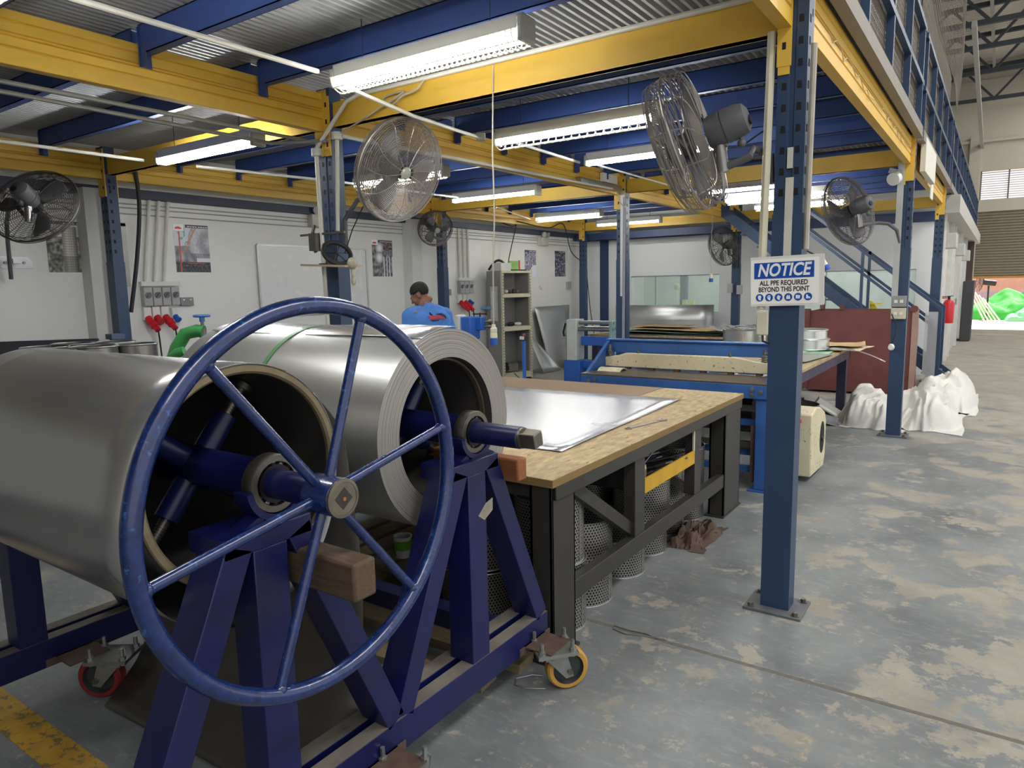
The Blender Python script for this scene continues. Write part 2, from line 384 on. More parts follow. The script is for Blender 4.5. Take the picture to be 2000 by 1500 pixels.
for k, y in enumerate((16.6, 18.6, 20.5, 22.95, 26.4)):
    t = thing('roof_truss', 'dark steel roof truss high above the aisle, %s from the shutter wall' % ORD[4-k], 'roof truss', (1.2, y, 6.6), 'roof trusses over the aisle')
    part(MB().bar((-6, y, 6.9), (8, y, 6.9), 0.1, 0.1), 'bottom_chord', TRUSS, t)
    part(MB().bar((-6, y, 7.75), (8, y, 7.95), 0.1, 0.1), 'top_chord', TRUSS, t)
    for i in range(8):
        xa = -5.6 + i*1.7
        part(MB().bar((xa, y, 6.9), (xa+0.85, y, 7.85), 0.06, 0.06).bar((xa+0.85, y, 7.85), (xa+1.7, y, 6.9), 0.06, 0.06), 'web_bar', TRUSS, t)
for k, x in enumerate((-1.6, -0.55, 0.5, 1.6)):
    single(MB().bar((x, 8, 7.84+0.033*x), (x, 26.95, 7.84+0.033*x), 0.07, 0.14), 'roof_purlin', PURL, 'pale grey purlin running under the roof sheets, %s from the mezzanine side' % ORD[k], 'purlin', group='roof purlins')
for k, (x, z) in enumerate(((-0.75, 6.6),)):
    single(MB().bar((x, 17.5, z), (x+0.02, 26.95, z-1.0), 0.09, 0.12), 'roof_brace', PURL, 'pale slanting brace under the trusses beside the mezzanine mesh', 'brace')
# outdoors
GR = mat('sunlit_concrete', '#c9bdb4', 0.8, var=0.06, scale=2)
struct(MB().box((-20, 27.2, -0.2), (30, 60, -0.005)), 'ground', GR)
fc = MB(); rows = []; x = -10
while x < 14:
    for dx, dy in ((0, 0), (0.05, 0.03), (0.1, 0.03), (0.15, 0)): rows.append((x+dx, 36+dy))
    x += 0.18
fc.grid([[(a, b_, 1.0) for a, b_ in rows], [(a, b_, 4.2) for a, b_ in rows]])
fo = thing('corrugated_fence', 'pinkish red corrugated fence standing outside beyond the open shutter', 'fence', (2, 36, 0))
part(fc, 'fence_sheet', mat('pink_red_sheet', '#dba69a', 0.7, var=0.05), fo)
fd = MB(); fd.grid([[(a, b_-0.02, 0.0) for a, b_ in rows], [(a, b_-0.02, 1.0) for a, b_ in rows]])
part(fd, 'lower_sheet', mat('lilac_sheet', '#c4acc2', 0.7, var=0.05), fo)
rail = MB(); rail.bar((-10, 35.85, 0.42), (14, 35.85, 0.42), 0.1, 0.12); part(rail, 'fence_rail', GREYP, fo)
def heap(cx, cy, sx, sy, h, seed, n=60, m=40):
    rows = []
    for j in range(m+1):
        r = []
        for i in range(n+1):
            u = i/n*2-1; v = j/m*2-1; e = max(0, 1-(abs(u)**2.6))*max(0, 1-(abs(v)**2.6))
            q = noise.noise(V((u*2.2+seed, v*2.2, seed))); q2 = noise.noise(V((u*6, v*6, seed+3)))
            r.append((cx+u*sx+q2*0.05*sx, cy+v*sy+q*0.08*sy, max(0.0, h*(e**0.6)*(0.72+0.5*q+0.15*q2+0.14*(0.4-abs(noise.noise(V((u*5+seed, v*4, seed))))-0.5*abs(q2))))))
        rows.append(r)
    return MB().grid(rows)
tp = single(heap(0.55, 33.2, 1.8, 1.3, 0.98, 2.3), 'tarpaulin', mat('green_tarp', '#3fae45', 0.8, var=0.12, scale=3), 'bright green tarpaulin heaped over goods outside the open shutter', 'tarpaulin', smooth=60)
single(heap(1.05, 31.3, 0.85, 0.5, 0.5, 5.1), 'tarpaulin', mat('pale_green_tarp', '#7fc79a', 0.8, var=0.15, scale=4), 'pale green crumpled sheet lying in front of the bright green heap', 'tarpaulin', smooth=60)
for k in range(5):
    x = -0.62+0.12*k
    single(MB().bar((x-0.35, 30.6, 1.25-0.1*k), (x+0.25, 30.2, 0.0), 0.05, 0.03), 'white_batten', mat('white_batten_paint', '#d8d8d0', 0.6), 'pale batten leaning against the tarpaulin outside, %s from the left' % ORD[k], 'batten', group='battens outside')
# ---------------------------------------------------------------- mezzanine frame
XO, XM, XW = -0.815, -3.87, -6.95             # post lines
YR = (3.45, 8.06, 12.65)                      # post rows
def post(x, y, top, label, w=0.125, d=0.10, slots=True, face=-1):
    t = thing('mezzanine_post', label, 'post', (x, y, 0), None)
    m = MB(); hw = w/2; hd = d/2               # upright section: a folded channel with lips
    prof = [(-hw,-hd),(-0.014,-hd),(-0.010,-hd+0.006),(0.010,-hd+0.006),(0.014,-hd),(hw,-hd),(hw,hd),(-hw,hd)]
    m.prism([(x+a, y+b_, 1.9) for a, b_ in prof], (0, 0, top-1.9))
    m.box((x-hw-0.004, y-hd-0.004, 0.012), (x+hw+0.004, y+hd+0.004, 1.9))
    if slots:
        m.m = 1; z = 1.98
        while z < top-0.05:
            for sx in (-1, 1):
                m.prism([(x+sx*(hw-0.030)-0.011, y-hd-0.0008, z), (x+sx*(hw-0.030)+0.011, y-hd-0.0008, z), (x+sx*(hw-0.030)+0.009, y-hd-0.0008, z+0.032), (x+sx*(hw-0.030)-0.009, y-hd-0.0008, z+0.032)], (0, 0.002, 0))
                m.box((x+sx*hw-0.0015, y-hd+0.022, z), (x+sx*hw+0.0008*sx+0.0007, y-hd+0.042, z+0.032))
            z += 0.092
    part(m, 'upright', [NAVY, DARKHOLE], t, bevel=0)
    part(MB().box((x-0.135, y-0.115, 0), (x+0.135, y+0.115, 0.013)), 'base_plate', mat('base_plate_paint', '#5d6066', 0.5, var=0.2, scale=12), t, bevel=0.002)
    for sx in (-1, 1):
        for sy in (-1, 1):
            part(MB().cyl((x+sx*0.105, y+sy*0.088, 0.012), (x+sx*0.105, y+sy*0.088, 0.03), 0.013, 6).cyl((x+sx*0.105, y+sy*0.088, 0.012), (x+sx*0.105, y+sy*0.088, 0.015), 0.02, 12), 'anchor_bolt', RAWST, t)
    return t
P_NEAR = post(XO, YR[0], 4.3, 'nearest blue perforated post, carrying the notice board at the aisle edge')
post(XO, YR[1], 4.08, 'blue aisle post with a socket box at waist height, beside the white sacks')
post(XO, YR[2], 4.05, 'far blue aisle post at the foot of the stairs near the extinguisher')
P_MID = post(XM, YR[0], 2.95, 'blue post behind the steel coils holding the small shelf and the large front-facing fan')
post(XM, YR[1], 2.95, 'blue post rising between the back table and the shear, white duct on its face')
post(XM, YR[2], 2.95, 'blue post by the far window carrying a dark wall fan and switch boxes')
post(XW, YR[0], 2.95, 'blue wall post left of the red sockets with a black hose beside it')
post(XW, YR[1]+0.2, 2.95, 'blue wall post directly behind the worker, small fan at its head')
post(XW, YR[2], 2.95, 'blue corner post where the two white walls meet, beside the domed camera')

def ybeam(x, y0, y1, zb, label, zt=None, w=0.05, cw=0.055):  # ribbed yellow main beam along Y
    zt = zt or zb+0.25; h = zt-zb; t = thing('main_beam', label, 'beam', (x, (y0+y1)/2, zb)); hw = w/2
    f = [(0,0),(0.004,0),(0,0.02*1),(0,0.30),(-0.012,0.32),(-0.012,0.335),(0,0.355),(0,0.50),(-0.012,0.515),(-0.012,0.53),(0,0.545),(0,0.565),(-0.012,0.58),(-0.012,0.595),(0,0.61),(0,0.78),(-0.012,0.80),(-0.012,0.815),(0,0.835),(0,1)]
    R_ = [(x+hw+a, y0, zb+h*b_) for a, b_ in f]; L_ = [(x-hw-a, y0, zb+h*b_) for a, b_ in reversed(f)]
    part(MB().prism(R_+L_, (0, y1-y0, 0)), 'web', YEL, t)
    for yy, sg in ((y0, 1), (y1, -1)):
        b_ = MB(); ya, yb = (yy-0.005, yy+0.008) if sg > 0 else (yy-0.008, yy+0.005)
        b_.box((x-cw, ya, zb-0.16), (x+cw, yb, zt+0.02))
        if cw > 0.04: b_.box((x-0.062, min(ya, ya-sg*0.05), zb-0.16), (x-0.055, max(yb, yb-sg*0.05), zt+0.02)); b_.box((x+0.055, min(ya, ya-sg*0.05), zb-0.16), (x+0.062, max(yb, yb-sg*0.05), zt+0.02))
        b_.m = 1
        for zz in (zb-0.09, zb+0.05, zb+0.19): b_.box((x+cw+0.0068, yy-sg*0.03-0.008, zz), (x+cw+0.0082, yy-sg*0.03+0.008, zz+0.03)) if cw > 0.04 else b_.box((x-0.008, ya-0.001, zz), (x+0.008, ya+0.001, zz+0.03))
        part(b_, 'end_connector', [YEL, DARKHOLE], t)
    return t
def xbeam(y, x0, x1, zb, label, h=0.16):
    t = thing('cross_beam', label, 'beam', ((x0+x1)/2, y, zb))
    m = MB(); m.box((x0, y-0.025, zb), (x1, y+0.025, zb+h)); m.box((x0, y-0.032, zb), (x1, y+0.032, zb+0.008))
    part(m, 'web', YEL, t)
    for xx, sg in ((x0, -1), (x1, 1)):
        b_ = MB(); b_.box((min(xx, xx+sg*0.006), y-0.052, zb-0.19), (max(xx, xx+sg*0.006), y+0.052, zb+h+0.04)); b_.box((min(xx, xx+sg*0.05), y-0.060, zb-0.19), (max(xx, xx+sg*0.05), y-0.053, zb+h+0.04))
        b_.m = 1
        for zz in (zb-0.13, zb+0.02, zb+0.13): b_.box((xx+sg*0.028-0.008, y-0.0612, zz), (xx+sg*0.028+0.008, y-0.0598, zz+0.03))
        part(b_, 'end_connector', [YEL, DARKHOLE], t)
    return t
ybeam(XO-0.035, -6.8, YR[0]-0.055, 2.70, 'yellow main beam running overhead toward the viewer from the notice post', cw=0.03)
ybeam(XO, YR[0]+0.05, YR[1]-0.05, 2.70, 'sunlit yellow aisle beam with a draped string between the two nearest aisle posts')
ybeam(XO, YR[1]+0.05, YR[2]-0.05, 2.70, 'yellow aisle beam carrying the white board, between second and third aisle posts')
ybeam(XM-0.03, -6.8, YR[0]-0.05, 2.67, 'ribbed yellow main beam at upper left, running to the post behind the coils')
ybeam(XM-0.03, YR[0]+0.05, YR[1]-0.05, 2.67, 'yellow middle beam seen through the large fan, with a pipe along it')
ybeam(XM-0.03, YR[1]+0.05, YR[2]-0.05, 2.67, 'far yellow middle beam ending above the top of the stairs')
ybeam(XW, -6.8, YR[0]-0.05, 2.66, 'yellow beam along the left wall above the grey wall fan')
ybeam(XW, YR[0]+0.05, YR[1]+0.15, 2.66, 'yellow beam along the left wall above the whiteboard')
ybeam(XW, YR[1]+0.25, YR[2]-0.05, 2.66, 'yellow beam along the left wall above the grey cabinet')
xbeam(YR[0], XM+0.06, XO-0.06, 2.695, 'near yellow cross beam with a looped cord, from coil post to notice post')
xbeam(YR[0], XW+0.06, XM-0.06, 2.695, 'yellow cross beam with a bright twin tube fixed under it')
xbeam(YR[1], XM+0.06, XO-0.06, 2.695, 'yellow cross beam over the shear, reaching the socket box post')
xbeam(YR[1], XW+0.06, XM-0.06, 2.695, 'yellow cross beam above the worker, bare tube light below it')
xbeam(YR[2], XM+0.06, XO-0.06, 2.66, 'far yellow cross beam behind the stair handrails')
xbeam(YR[2], XW+0.06, XM-0.06, 2.66, 'far yellow cross beam near the domed camera')
def joist(x0, x1, y, label, group):
    t = thing('joist', label, 'joist', ((x0+x1)/2, y, 2.86), group)
    m = MB(); zb, zt = 2.865, 3.013; m.box((x0, y-0.022, zb), (x1, y-0.018, zt)); m.box((x0, y-0.022, zb), (x1, y+0.03, zb+0.005)); m.box((x0, y-0.022, zt-0.005), (x1, y+0.03, zt)); m.box((x0, y+0.026, zb), (x1, y+0.03, zb+0.02))
    part(m, 'channel', JOIST, t)
    for xx, sg in ((x0, 1), (x1, -1)):
        part(MB().box((min(xx, xx+sg*0.008), y-0.03, 2.80), (max(xx, xx+sg*0.008), y+0.035, 3.0)).box((min(xx, xx+sg*0.06), y-0.024, 2.80), (max(xx, xx+sg*0.06), y-0.019, 2.87)), 'end_cleat', JOIST, t)
NEARY = [-0.79, -0.05, 0.69, 1.43, 2.17, 2.91]; MIDY = [4.15, 4.83, 5.51, 6.19, 6.87, 7.55]; FARY = [8.7, 9.36, 10.02, 10.68, 11.34, 12.0]
for nm, x0, x1 in (('right', XM+0.01, XO-0.035), ('left', XW+0.035, XM-0.065)):
    side = {'right': 'aisle-side bay', 'left': 'wall-side bay'}[nm]
    for ys, ph in ((NEARY, 'before the near yellow cross beam'), (MIDY, 'behind the near yellow cross beam'), (FARY, 'behind the second yellow cross beam')):
        for i, y in enumerate(ys):
            k = (len(ys)-1-i) if ys is NEARY else i
            joist(x0, x1, y, 'blue joist in the %s, %s one %s' % (side, ORD[k], ph), 'joists of the %s' % side)

# ---- upper railing on the aisle edge
def railing(y0, y1, label, panels=True, cover=True):
    x = XO+0.085; t = thing('mezzanine_railing', label, 'railing', (x, (y0+y1)/2, 2.98))
    part(MB().box((x-0.03, y0, 2.955), (x+0.03, y1, 3.03)).box((x-0.03, y0, 2.93), (x+0.032, y1, 2.957)), 'edge_angle', mat('dusty_grey_angle', '#857f78', 0.6, var=0.15), t)
    for z, nm in ((3.42, 'mid_rail'), (3.90, 'top_rail')): part(MB().bar((x, y0, z), (x, y1, z), 0.045, 0.045), nm, NAVY, t)
    n = max(2, round((y1-y0)/1.15))
    for i in range(n+1):
        y = y0+0.12+(y1-y0-0.24)*i/n
        part(MB().bar((x-0.005, y, 3.0), (x-0.005, y, 3.92), 0.05, 0.05), 'baluster', NAVY, t)
    if panels:
        m = MB(); xx = x-0.045; y = y0
        while y < y1: m.bar((xx, y, 3.05), (xx, y, 4.5), 0.005, 0.005, (1, 0, 0)); y += 0.05
        z = 3.06
        while z < 4.5: m.bar((xx, y0, z), (xx, y1, z), 0.005, 0.005); z += 0.05
        part(m, 'wire_mesh', mat('dusty_wire', '#8f8880', 0.6, metal=0.4), t, smooth=0, kind='stuff')
    return t
railing(-0.5, YR[0]-0.08, 'blue upper railing with wire mesh over the near end of the mezzanine')
railing(YR[0]+0.08, YR[1]-0.08, 'blue upper railing with wire mesh above the string-draped yellow beam')
railing(YR[1]+0.08, YR[2]-0.08, 'blue upper railing with wire mesh above the white board')
railing(YR[2]+0.1, 26.6, 'far blue upper railing without mesh running over the white partitions', panels=False)
# stored goods on the deck behind the mesh
BROWN = mat('brown_board', '#7d6a5a', 0.8, var=0.15, scale=3)
for k, (y, h, d, c) in enumerate(((1.9, 1.3, 0.9, '#7a6654'), (4.4, 1.5, 0.8, '#6d5c50'), (5.6, 1.6, 0.9, '#8a7866'), (6.9, 1.75, 0.7, '#75655a'), (9.2, 1.5, 1.0, '#84766a'), (10.9, 1.35, 0.9, '#6f6258'), (14.5, 1.45, 0.3, '#8a7468'), (17.5, 1.25, 0.3, '#86766a'))):
    m = MB().box((XO-1.1, y, 3.071), (XO-0.25 if k < 6 else XO-0.1, y+d, 3.07+h))
    single(m, 'storage_carton', mat('carton_%d' % k, c, 0.8, var=0.15, scale=3), 'brown carton stored behind the upper railing, %s from the near end' % ORD[k], 'carton', group='cartons on the mezzanine', bevel=0.01)
# drape of expanded net hanging above the railing
nm_ = MB(); xx = XO+0.02
rows = []
def netpt(y, z): return (XO+0.17+0.04*sin(y*1.3)+0.03*sin(z*3+y), y, z)
y = 5.6
while y < 12.6: nm_.tube([netpt(y, z) for z in (4.0, 4.4, 4.8, 5.2, 5.6)], 0.0026, 3); y += 0.10
z = 4.0
while z < 5.6:
    nm_.tube([netpt(5.6+0.35*i, z) for i in range(21)], 0.0026, 3); z += 0.10
single(nm_, 'safety_net', mat('dusty_net', '#6f675f', 0.8), 'dusty safety net hanging above the upper mesh railing', 'net', smooth=0)
# white board and paper fixed on the aisle beam
bd = MB().prism([(XO+0.075, 8.35, 2.99), (XO+0.075, 8.35, 2.66), (XO+0.075, 9.6, 2.66), (XO+0.075, 9.6, 2.99)], (0.05, 0, 0))
single(bd, 'plywood_board', mat('white_board_paint', '#d9d6cd', 0.7, var=0.05), 'thick white board fixed flat on the outside of the aisle beam', 'board', bevel=0.004)
single(MB().box((XO+0.075, 9.68, 2.52), (XO+0.085, 10.0, 2.95)), 'paper_notice', WHITEP, 'narrow white paper sheet hanging right of the thick white board', 'paper')
hooks = MB()
for i in range(14):
    yy = 4.0+i*0.3; hooks.tube([(XO+0.033, yy, 2.82+0.02*sin(i)), (XO+0.04, yy+0.04, 2.79-0.02*sin(i*2)), (XO+0.036, yy+0.15, 2.80+0.03*cos(i)), (XO+0.033, yy+0.3, 2.82+0.02*sin(i+1))], 0.003, 4)
single(hooks, 'string', mat('dirty_string', '#b8ad92', 0.8), 'thin dirty string draped along the sunlit yellow aisle beam', 'string')

# ---------------------------------------------------------------- fluorescent fixtures
def fixture(x0, y, z, L, label, cage, tubes=2, bright=False, group='ceiling tube lights', hoop=0.05):
    t = thing('fluorescent_fixture', label, 'tube light', (x0+L/2, y, z)); x1 = x0+L; zt = z+0.075
    part(MB().box((x0, y-0.036, z+0.012), (x1, y+0.036, zt)).box((x0+0.01, y-0.048, z+0.004), (x1-0.01, y+0.048, z+0.014)), 'housing', mat('fixture_housing', '#c9cac8', 0.45, var=0.03), t, bevel=0.004)
    part(MB().box((x1-0.02, y-0.058, z-0.05), (x1+0.018, y+0.058, zt-0.01)), 'end_cap', GREYP if cage or tubes == 2 else WHITEP, t, bevel=0.012)
    part(MB().box((x0-0.018, y-0.05, z-0.04), (x0+0.01, y+0.05, zt-0.02)), 'end_cap', GREYP, t, bevel=0.012)
    for xh in (x0+0.2, x1-0.2): part(MB().cyl((xh, y, zt), (xh, y, 3.014), 0.003, 6), 'hanger_rod', NAVY, t)
    ys = (-0.034, 0.034) if tubes == 2 else (0,)
    for dy in ys: part(MB().cyl((x0+0.02, y+dy, z-0.022), (x1-0.02, y+dy, z-0.022), 0.0135, 12), 'tube', PUNCHB if bright else PUNCH, t)
    if cage:
        m = MB(); R_ = 0.072
        for a in (0, 0.25, 0.5, 0.75, 1.0):
            dy, dz = -R_*cos(pi*a), -R_*sin(pi*a)*0.95
            m.cyl((x0+0.01, y+dy, z+dz), (x1-0.01, y+dy, z+dz), 0.0028, 5)
        xx = x0+0.02
        while xx < x1-0.01:
            m.tube([(xx, y-R_*cos(pi*i/10), z-R_*sin(pi*i/10)*0.95) for i in range(11)], 0.0034, 4); xx += hoop
        part(m, 'wire_guard', mat('cream_wire', '#cfcbb8', 0.5, metal=0.2), t)
    return t
def fix_px(a, b_, z, label, cage, tubes=2, bright=False, L=1.24, hoop=0.05):
    p = on(a[0], a[1], 'z', z-0.03); q = on(b_[0], b_[1], 'z', z-0.03)
    return fixture(p.x, (p.y+q.y)/2, z, L, label, cage, tubes, bright, hoop=hoop)
fix_px((645, 165), (1028, 85), 2.735, 'nearest caged tube light, twin tubes, hanging under a blue joist', True, hoop=0.032)
fix_px((960, 280), (1285, 240), 2.655, 'caged single-tube light beside the hanging grey socket cord', True, 1, hoop=0.062)
fix_px((1143, 322), (1345, 300), 2.70, 'uncaged bright tube light passing behind the near wire fan', False, 1, True, 1.24)
fix_px((300, 318), (480, 292), 2.655, 'glaring uncaged twin tube under the yellow cross beam at upper left', False, 2, True)
fix_px((677, 362), (815, 354), 2.72, 'caged tube light seen through the large front-facing fan', True, 1)
fix_px((876, 394), (1030, 383), 2.68, 'uncaged tube light under the cross beam above the worker', False, 1, True)
fix_px((1038, 429), (1176, 422), 2.74, 'caged tube light in front of the corner post', True)
fix_px((1160, 441), (1283, 435), 2.70, 'last uncaged tube light near the domed camera', False, 1)
fix_px((1366, 378), (1512, 369), 2.755, 'uncaged tube light just left of the notice post', False, 1)
fix_px((1415, 394), (1610, 381), 2.66, 'caged tube light crossing behind the notice post, above the stair handrails', True)
fix_px((1472, 407), (1645, 396), 2.70, 'lowest caged tube light beside the aisle fan', True)
fix_px((-150, 2), (104, -34), 2.735, 'tube light at the upper left edge, only its caged end showing', True)

# ---------------------------------------------------------------- conduits
def conduit(path, label, r=0.0125, m_=None, boxes=(), name='conduit', cat='conduit', clips=()):
    t = thing(name, label, cat, path[0]); part(MB().tube(path, r, 8), 'pipe', m_ or CONDU, t)
    for b_ in boxes: part(MB().cyl(V(b_)+V((0, 0, -0.025)), V(b_)+V((0, 0, 0.025)), 0.036, 16).sphere(b_, (0.037, 0.037, 0.028), 12, 6), 'junction_box', CONDU, t)
    for c in clips: part(MB().cbox(c, (0.035, 0.016, 0.035)), 'clip', CONDU, t)
    return t
A1 = on(640, 148, 'z', 2.76); A2 = on(180, -4, 'z', 2.76); A3 = on(950, 268, 'z', 2.70); A4 = on(1140, 318, 'z', 2.72); A5 = on(1410, 385, 'z', 2.72)
conduit([(A1.x-0.03, -1.5, 2.775), (A1.x-0.02, A1.y-0.05, 2.775)], 'white conduit from the upper left down to the nearest caged light', 0.014)
conduit([(A1.x+0.10, A1.y+0.06, 2.69), (A1.x+0.1+(A3.x-A1.x-0.12)*0.45, YR[0], 2.672), (A3.x-0.02, A3.y-0.06, 2.69)], 'white conduit between the nearest caged light and the single-tube caged light', boxes=[(A3.x-0.03, A3.y-0.03, 2.70)])
conduit([(A3.x+0.12, A3.y+0.08, 2.68), (A4.x-0.02, A4.y-0.05, 2.72)], 'white conduit leading to the light behind the near wire fan')
conduit([(A4.x+0.1, A4.y+0.08, 2.70), (A4.x+0.2, (A4.y+A5.y)/2, 2.66), (A5.x-0.03, A5.y, 2.72)], 'thin sagging white cable beyond the near wire fan', 0.009)
c0 = on(0, 272, 'z', 2.66); c1 = on(296, 314, 'z', 2.66)
conduit([(c1.x-0.03, -1.2, 2.66), (c1.x-0.03, c1.y-0.05, 2.66)], 'white conduit at left leading to the glaring twin tube')
c2 = on(400, 318, 'z', 2.66); c3 = on(640, 357, 'z', 2.68)
conduit([(c2.x-0.2, c2.y+0.05, 2.66), (c2.x-0.1, 5.0, 2.68), (c2.x-0.1, 7.2, 2.70)], 'white conduit from the glaring twin tube toward the light above the worker')
conduit([on(970, 405, 'z', 2.66), on(1035, 428, 'z', 2.72)], 'white conduit between the last two lights along the wall side', 0.010)
g0 = on(0, 158, 'z', 2.63); g1 = on(640, 283, 'z', 2.63); g2 = on(0, 178, 'z', 2.60); g3 = on(530, 280, 'z', 2.60); g4 = on(638, 275, 'z', 2.60)
GCON = mat('grey_conduit', '#8d8f8e', 0.45, metal=0.3, var=0.08)
conduit([(g0.x, -1.2, 2.63), (g0.x, g0.y, 2.63), tuple(g1)], 'upper of the two grey pipes under the ribbed yellow beam', 0.0125, GCON)
conduit([(g2.x, -1.2, 2.60), (g2.x, g2.y, 2.60), tuple(g3), tuple(g4)], 'lower of the two grey pipes under the ribbed yellow beam', 0.0125, GCON)
# conduit along the near cross beam and down the coil post
k0 = on(700, 185, 'y', YR[0]-0.045); 
conduit([(XO-0.12, YR[0]-0.045, 2.862), (XM+0.35, YR[0]-0.045, 2.862), (XM+0.24, YR[0]-0.06, 2.83), (XM+0.10, YR[0]-0.09, 2.68), (XM-0.03, YR[0]-0.10, 2.56)], 'white conduit along the top of the near yellow cross beam', 0.014, boxes=[(XM-0.035, YR[0]-0.10, 2.53)])
conduit([(XM-0.035, YR[0]-0.10, 2.51), (XM-0.02, YR[0]-0.085, 0.3)], 'white conduit running down the front of the coil post', 0.016)
conduit([(XM+0.14, YR[0]-0.07, 2.60), (XM+0.11, YR[0]-0.06, 2.30), (XM+0.09, YR[0]-0.06, 2.0)], 'short white conduit with round box on the right of the coil post', 0.014, boxes=[(XM+0.14, YR[0]-0.07, 2.62)])
conduit([(XM+0.17, YR[0]-0.05, 2.62), (XM+0.10, YR[0]+0.3, 2.64), (XM+0.08, 7.6, 2.70)], 'white pipe running along the yellow middle beam behind the large fan', 0.014)
conduit([(XO-0.095, YR[0]-0.04, 2.70), (XO-0.105, YR[0]-0.05, 1.76), (XO-0.105, YR[0]-0.05, 1.47)], 'cream conduit down the left side of the notice post', 0.019, mat('cream_conduit', '#cfcab2', 0.5, var=0.08))
conduit([(XO+0.085, YR[0]-0.03, 2.62), (XO+0.08, YR[0]-0.03, 1.74)], 'dirty white strip along the right edge of the notice post', 0.013, mat('dirty_strip', '#a9a399', 0.7, var=0.2))
conduit([(XM+0.06, YR[1]-0.09, 2.64), (XM+0.05, YR[1]-0.09, 0.9)], 'grey hose hanging beside the post between table and shear', 0.018, mat('grey_hose', '#9a97a3', 0.5))
single(MB().box((XM+0.0, YR[1]-0.075, 1.45), (XM+0.05, YR[1]-0.05, 2.72)), 'cable_duct', WHITEP, 'white flat duct on the post between table and shear', 'duct')
single(MB().box((XO-0.075, YR[1]-0.085, 1.42), (XO-0.02, YR[1]-0.055, 2.72)), 'cable_duct', mat('pale_grey_duct', '#b4b6b4', 0.5), 'grey flat duct down the socket box post', 'duct')
single(MB().box((XO-0.012, YR[0]-0.056, 1.66), (XO+0.022, YR[0]-0.048, 2.06)).box((XO-0.008, YR[0]-0.0565, 2.10), (XO+0.016, YR[0]-0.048, 2.19)), 'tape_strip', mat('dirty_tape', '#c9c7be', 0.7, var=0.12), 'dirty white tape strips stuck on the notice post above the sign', 'tape')

# cables
def cable(path, label, r=0.005, m_=None, name='cable'):
    P = [V(p) for p in path]; out = []
    for i in range(len(P)-1):                   # Catmull-Rom
        p0 = P[max(0, i-1)]; p1 = P[i]; p2 = P[i+1]; p3 = P[min(len(P)-1, i+2)]
        for k in range(8):
            t = k/8; out.append(0.5*((2*p1)+(p2-p0)*t+(2*p0-5*p1+4*p2-p3)*t*t+(3*p1-p0-3*p2+p3)*t**3))
    out.append(P[-1])
    return single(MB().tube(out, r, 6), name, m_ or BLACK, label, 'cable', loc=P[0])
BLK = BLACK
cable([on(262, 322, 'x', -6.9), on(272, 400, 'x', -6.95), on(268, 500, 'x', -7.0), on(256, 610, 'x', -7.05)], 'thick black hose hanging beside the left wall post', 0.022, mat('black_hose', '#23262b', 0.6), name='hose')
cable([(-6.9, 8.8, 2.9), on(930, 412, 'x', -7.0), on(1000, 442, 'x', -7.1), on(1010, 430, 'x', -7.0), on(995, 500, 'x', -7.1), on(985, 560, 'x', -7.2)], 'black cable looping under the wall beam down to the cabinet', 0.009)
cable([on(1010, 432, 'x', -6.9), on(1070, 445, 'x', -6.9), on(1100, 438, 'x', -6.9), on(1115, 490, 'x', -6.95), on(1135, 510, 'x', -6.95)], 'black cable hanging in a loop left of the corner post', 0.009)
cable([on(1146, 535, 'y', 12.7), on(1155, 620, 'y', 12.75), on(1168, 690, 'y', 12.8)], 'thin black cable hanging right of the corner post', 0.008)
gc = mat('grey_cord', '#b9b4a6', 0.6)
p = on(963, 128, 'y', 3.42); q = on(964, 632, 'y', 3.42)
pend = thing('pendant_socket', 'grey cord from the near cross beam ending in a cream and blue socket', 'hanging socket', q)
part(MB().tube([p, on(962, 300, 'y', 3.42), on(966, 420, 'y', 3.42), on(963, 520, 'y', 3.42), q], 0.0045, 6), 'cord', gc, pend)
pb = on(964, 633, 'y', 3.42)
part(MB().lathe([(0.0, 0), (0.010, 0), (0.014, -0.02), (0.021, -0.025), (0.021, -0.045), (0.018, -0.048), (0.021, -0.052), (0.022, -0.085), (0.0, -0.085)], pb, (0, 0, 1), 16), 'socket_body', mat('cream_plastic', '#ddd8bd', 0.5), pend)
part(MB().lathe([(0.0, -0.083), (0.024, -0.083), (0.025, -0.125), (0.021, -0.126), (0.0, -0.118)], pb, (0, 0, 1), 16), 'socket_collar', BLUEP, pend)
cable([(-2.95, 3.41, 2.875), (-3.0, 3.38, 2.80), (-3.1, 3.36, 2.775), (-3.2, 3.37, 2.74), (-3.3, 3.40, 2.80), (-3.1, 3.37, 2.80), (-3.4, 3.39, 2.72), (-3.6, 3.4, 2.67), (-3.8, 3.36, 2.60)], 'looped grey cord tied on the near yellow cross beam', 0.006, gc)
pw = on(1389, 535, 'y', 11.2)
p2 = thing('pendant_socket', 'thin cord with small blue socket hanging in front of the far window', 'hanging socket', pw)
part(MB().tube([on(1393, 415, 'y', 11.2)+V((0, 0, 0.3)), on(1393, 415, 'y', 11.2), on(1388, 480, 'y', 11.2), pw], 0.004, 5), 'cord', gc, p2)
part(MB().cyl(pw, pw+V((0, 0, -0.07)), 0.022, 10, 0.028), 'socket_body', mat('cream_plastic', '#ddd8bd', 0.5), p2); part(MB().cyl(pw+V((0, 0, -0.07)), pw+V((0, 0, -0.13)), 0.032, 10), 'socket_collar', BLUEP, p2)
pn = on(1604, 503, 'y', 4.6); p3 = thing('pendant_socket', 'cream and blue socket hanging slanted beside the right end of the notice board', 'hanging socket', pn)
part(MB().tube([on(1570, 487, 'y', 4.6), on(1590, 497, 'y', 4.6), pn], 0.005, 6), 'cord', BLACK, p3)
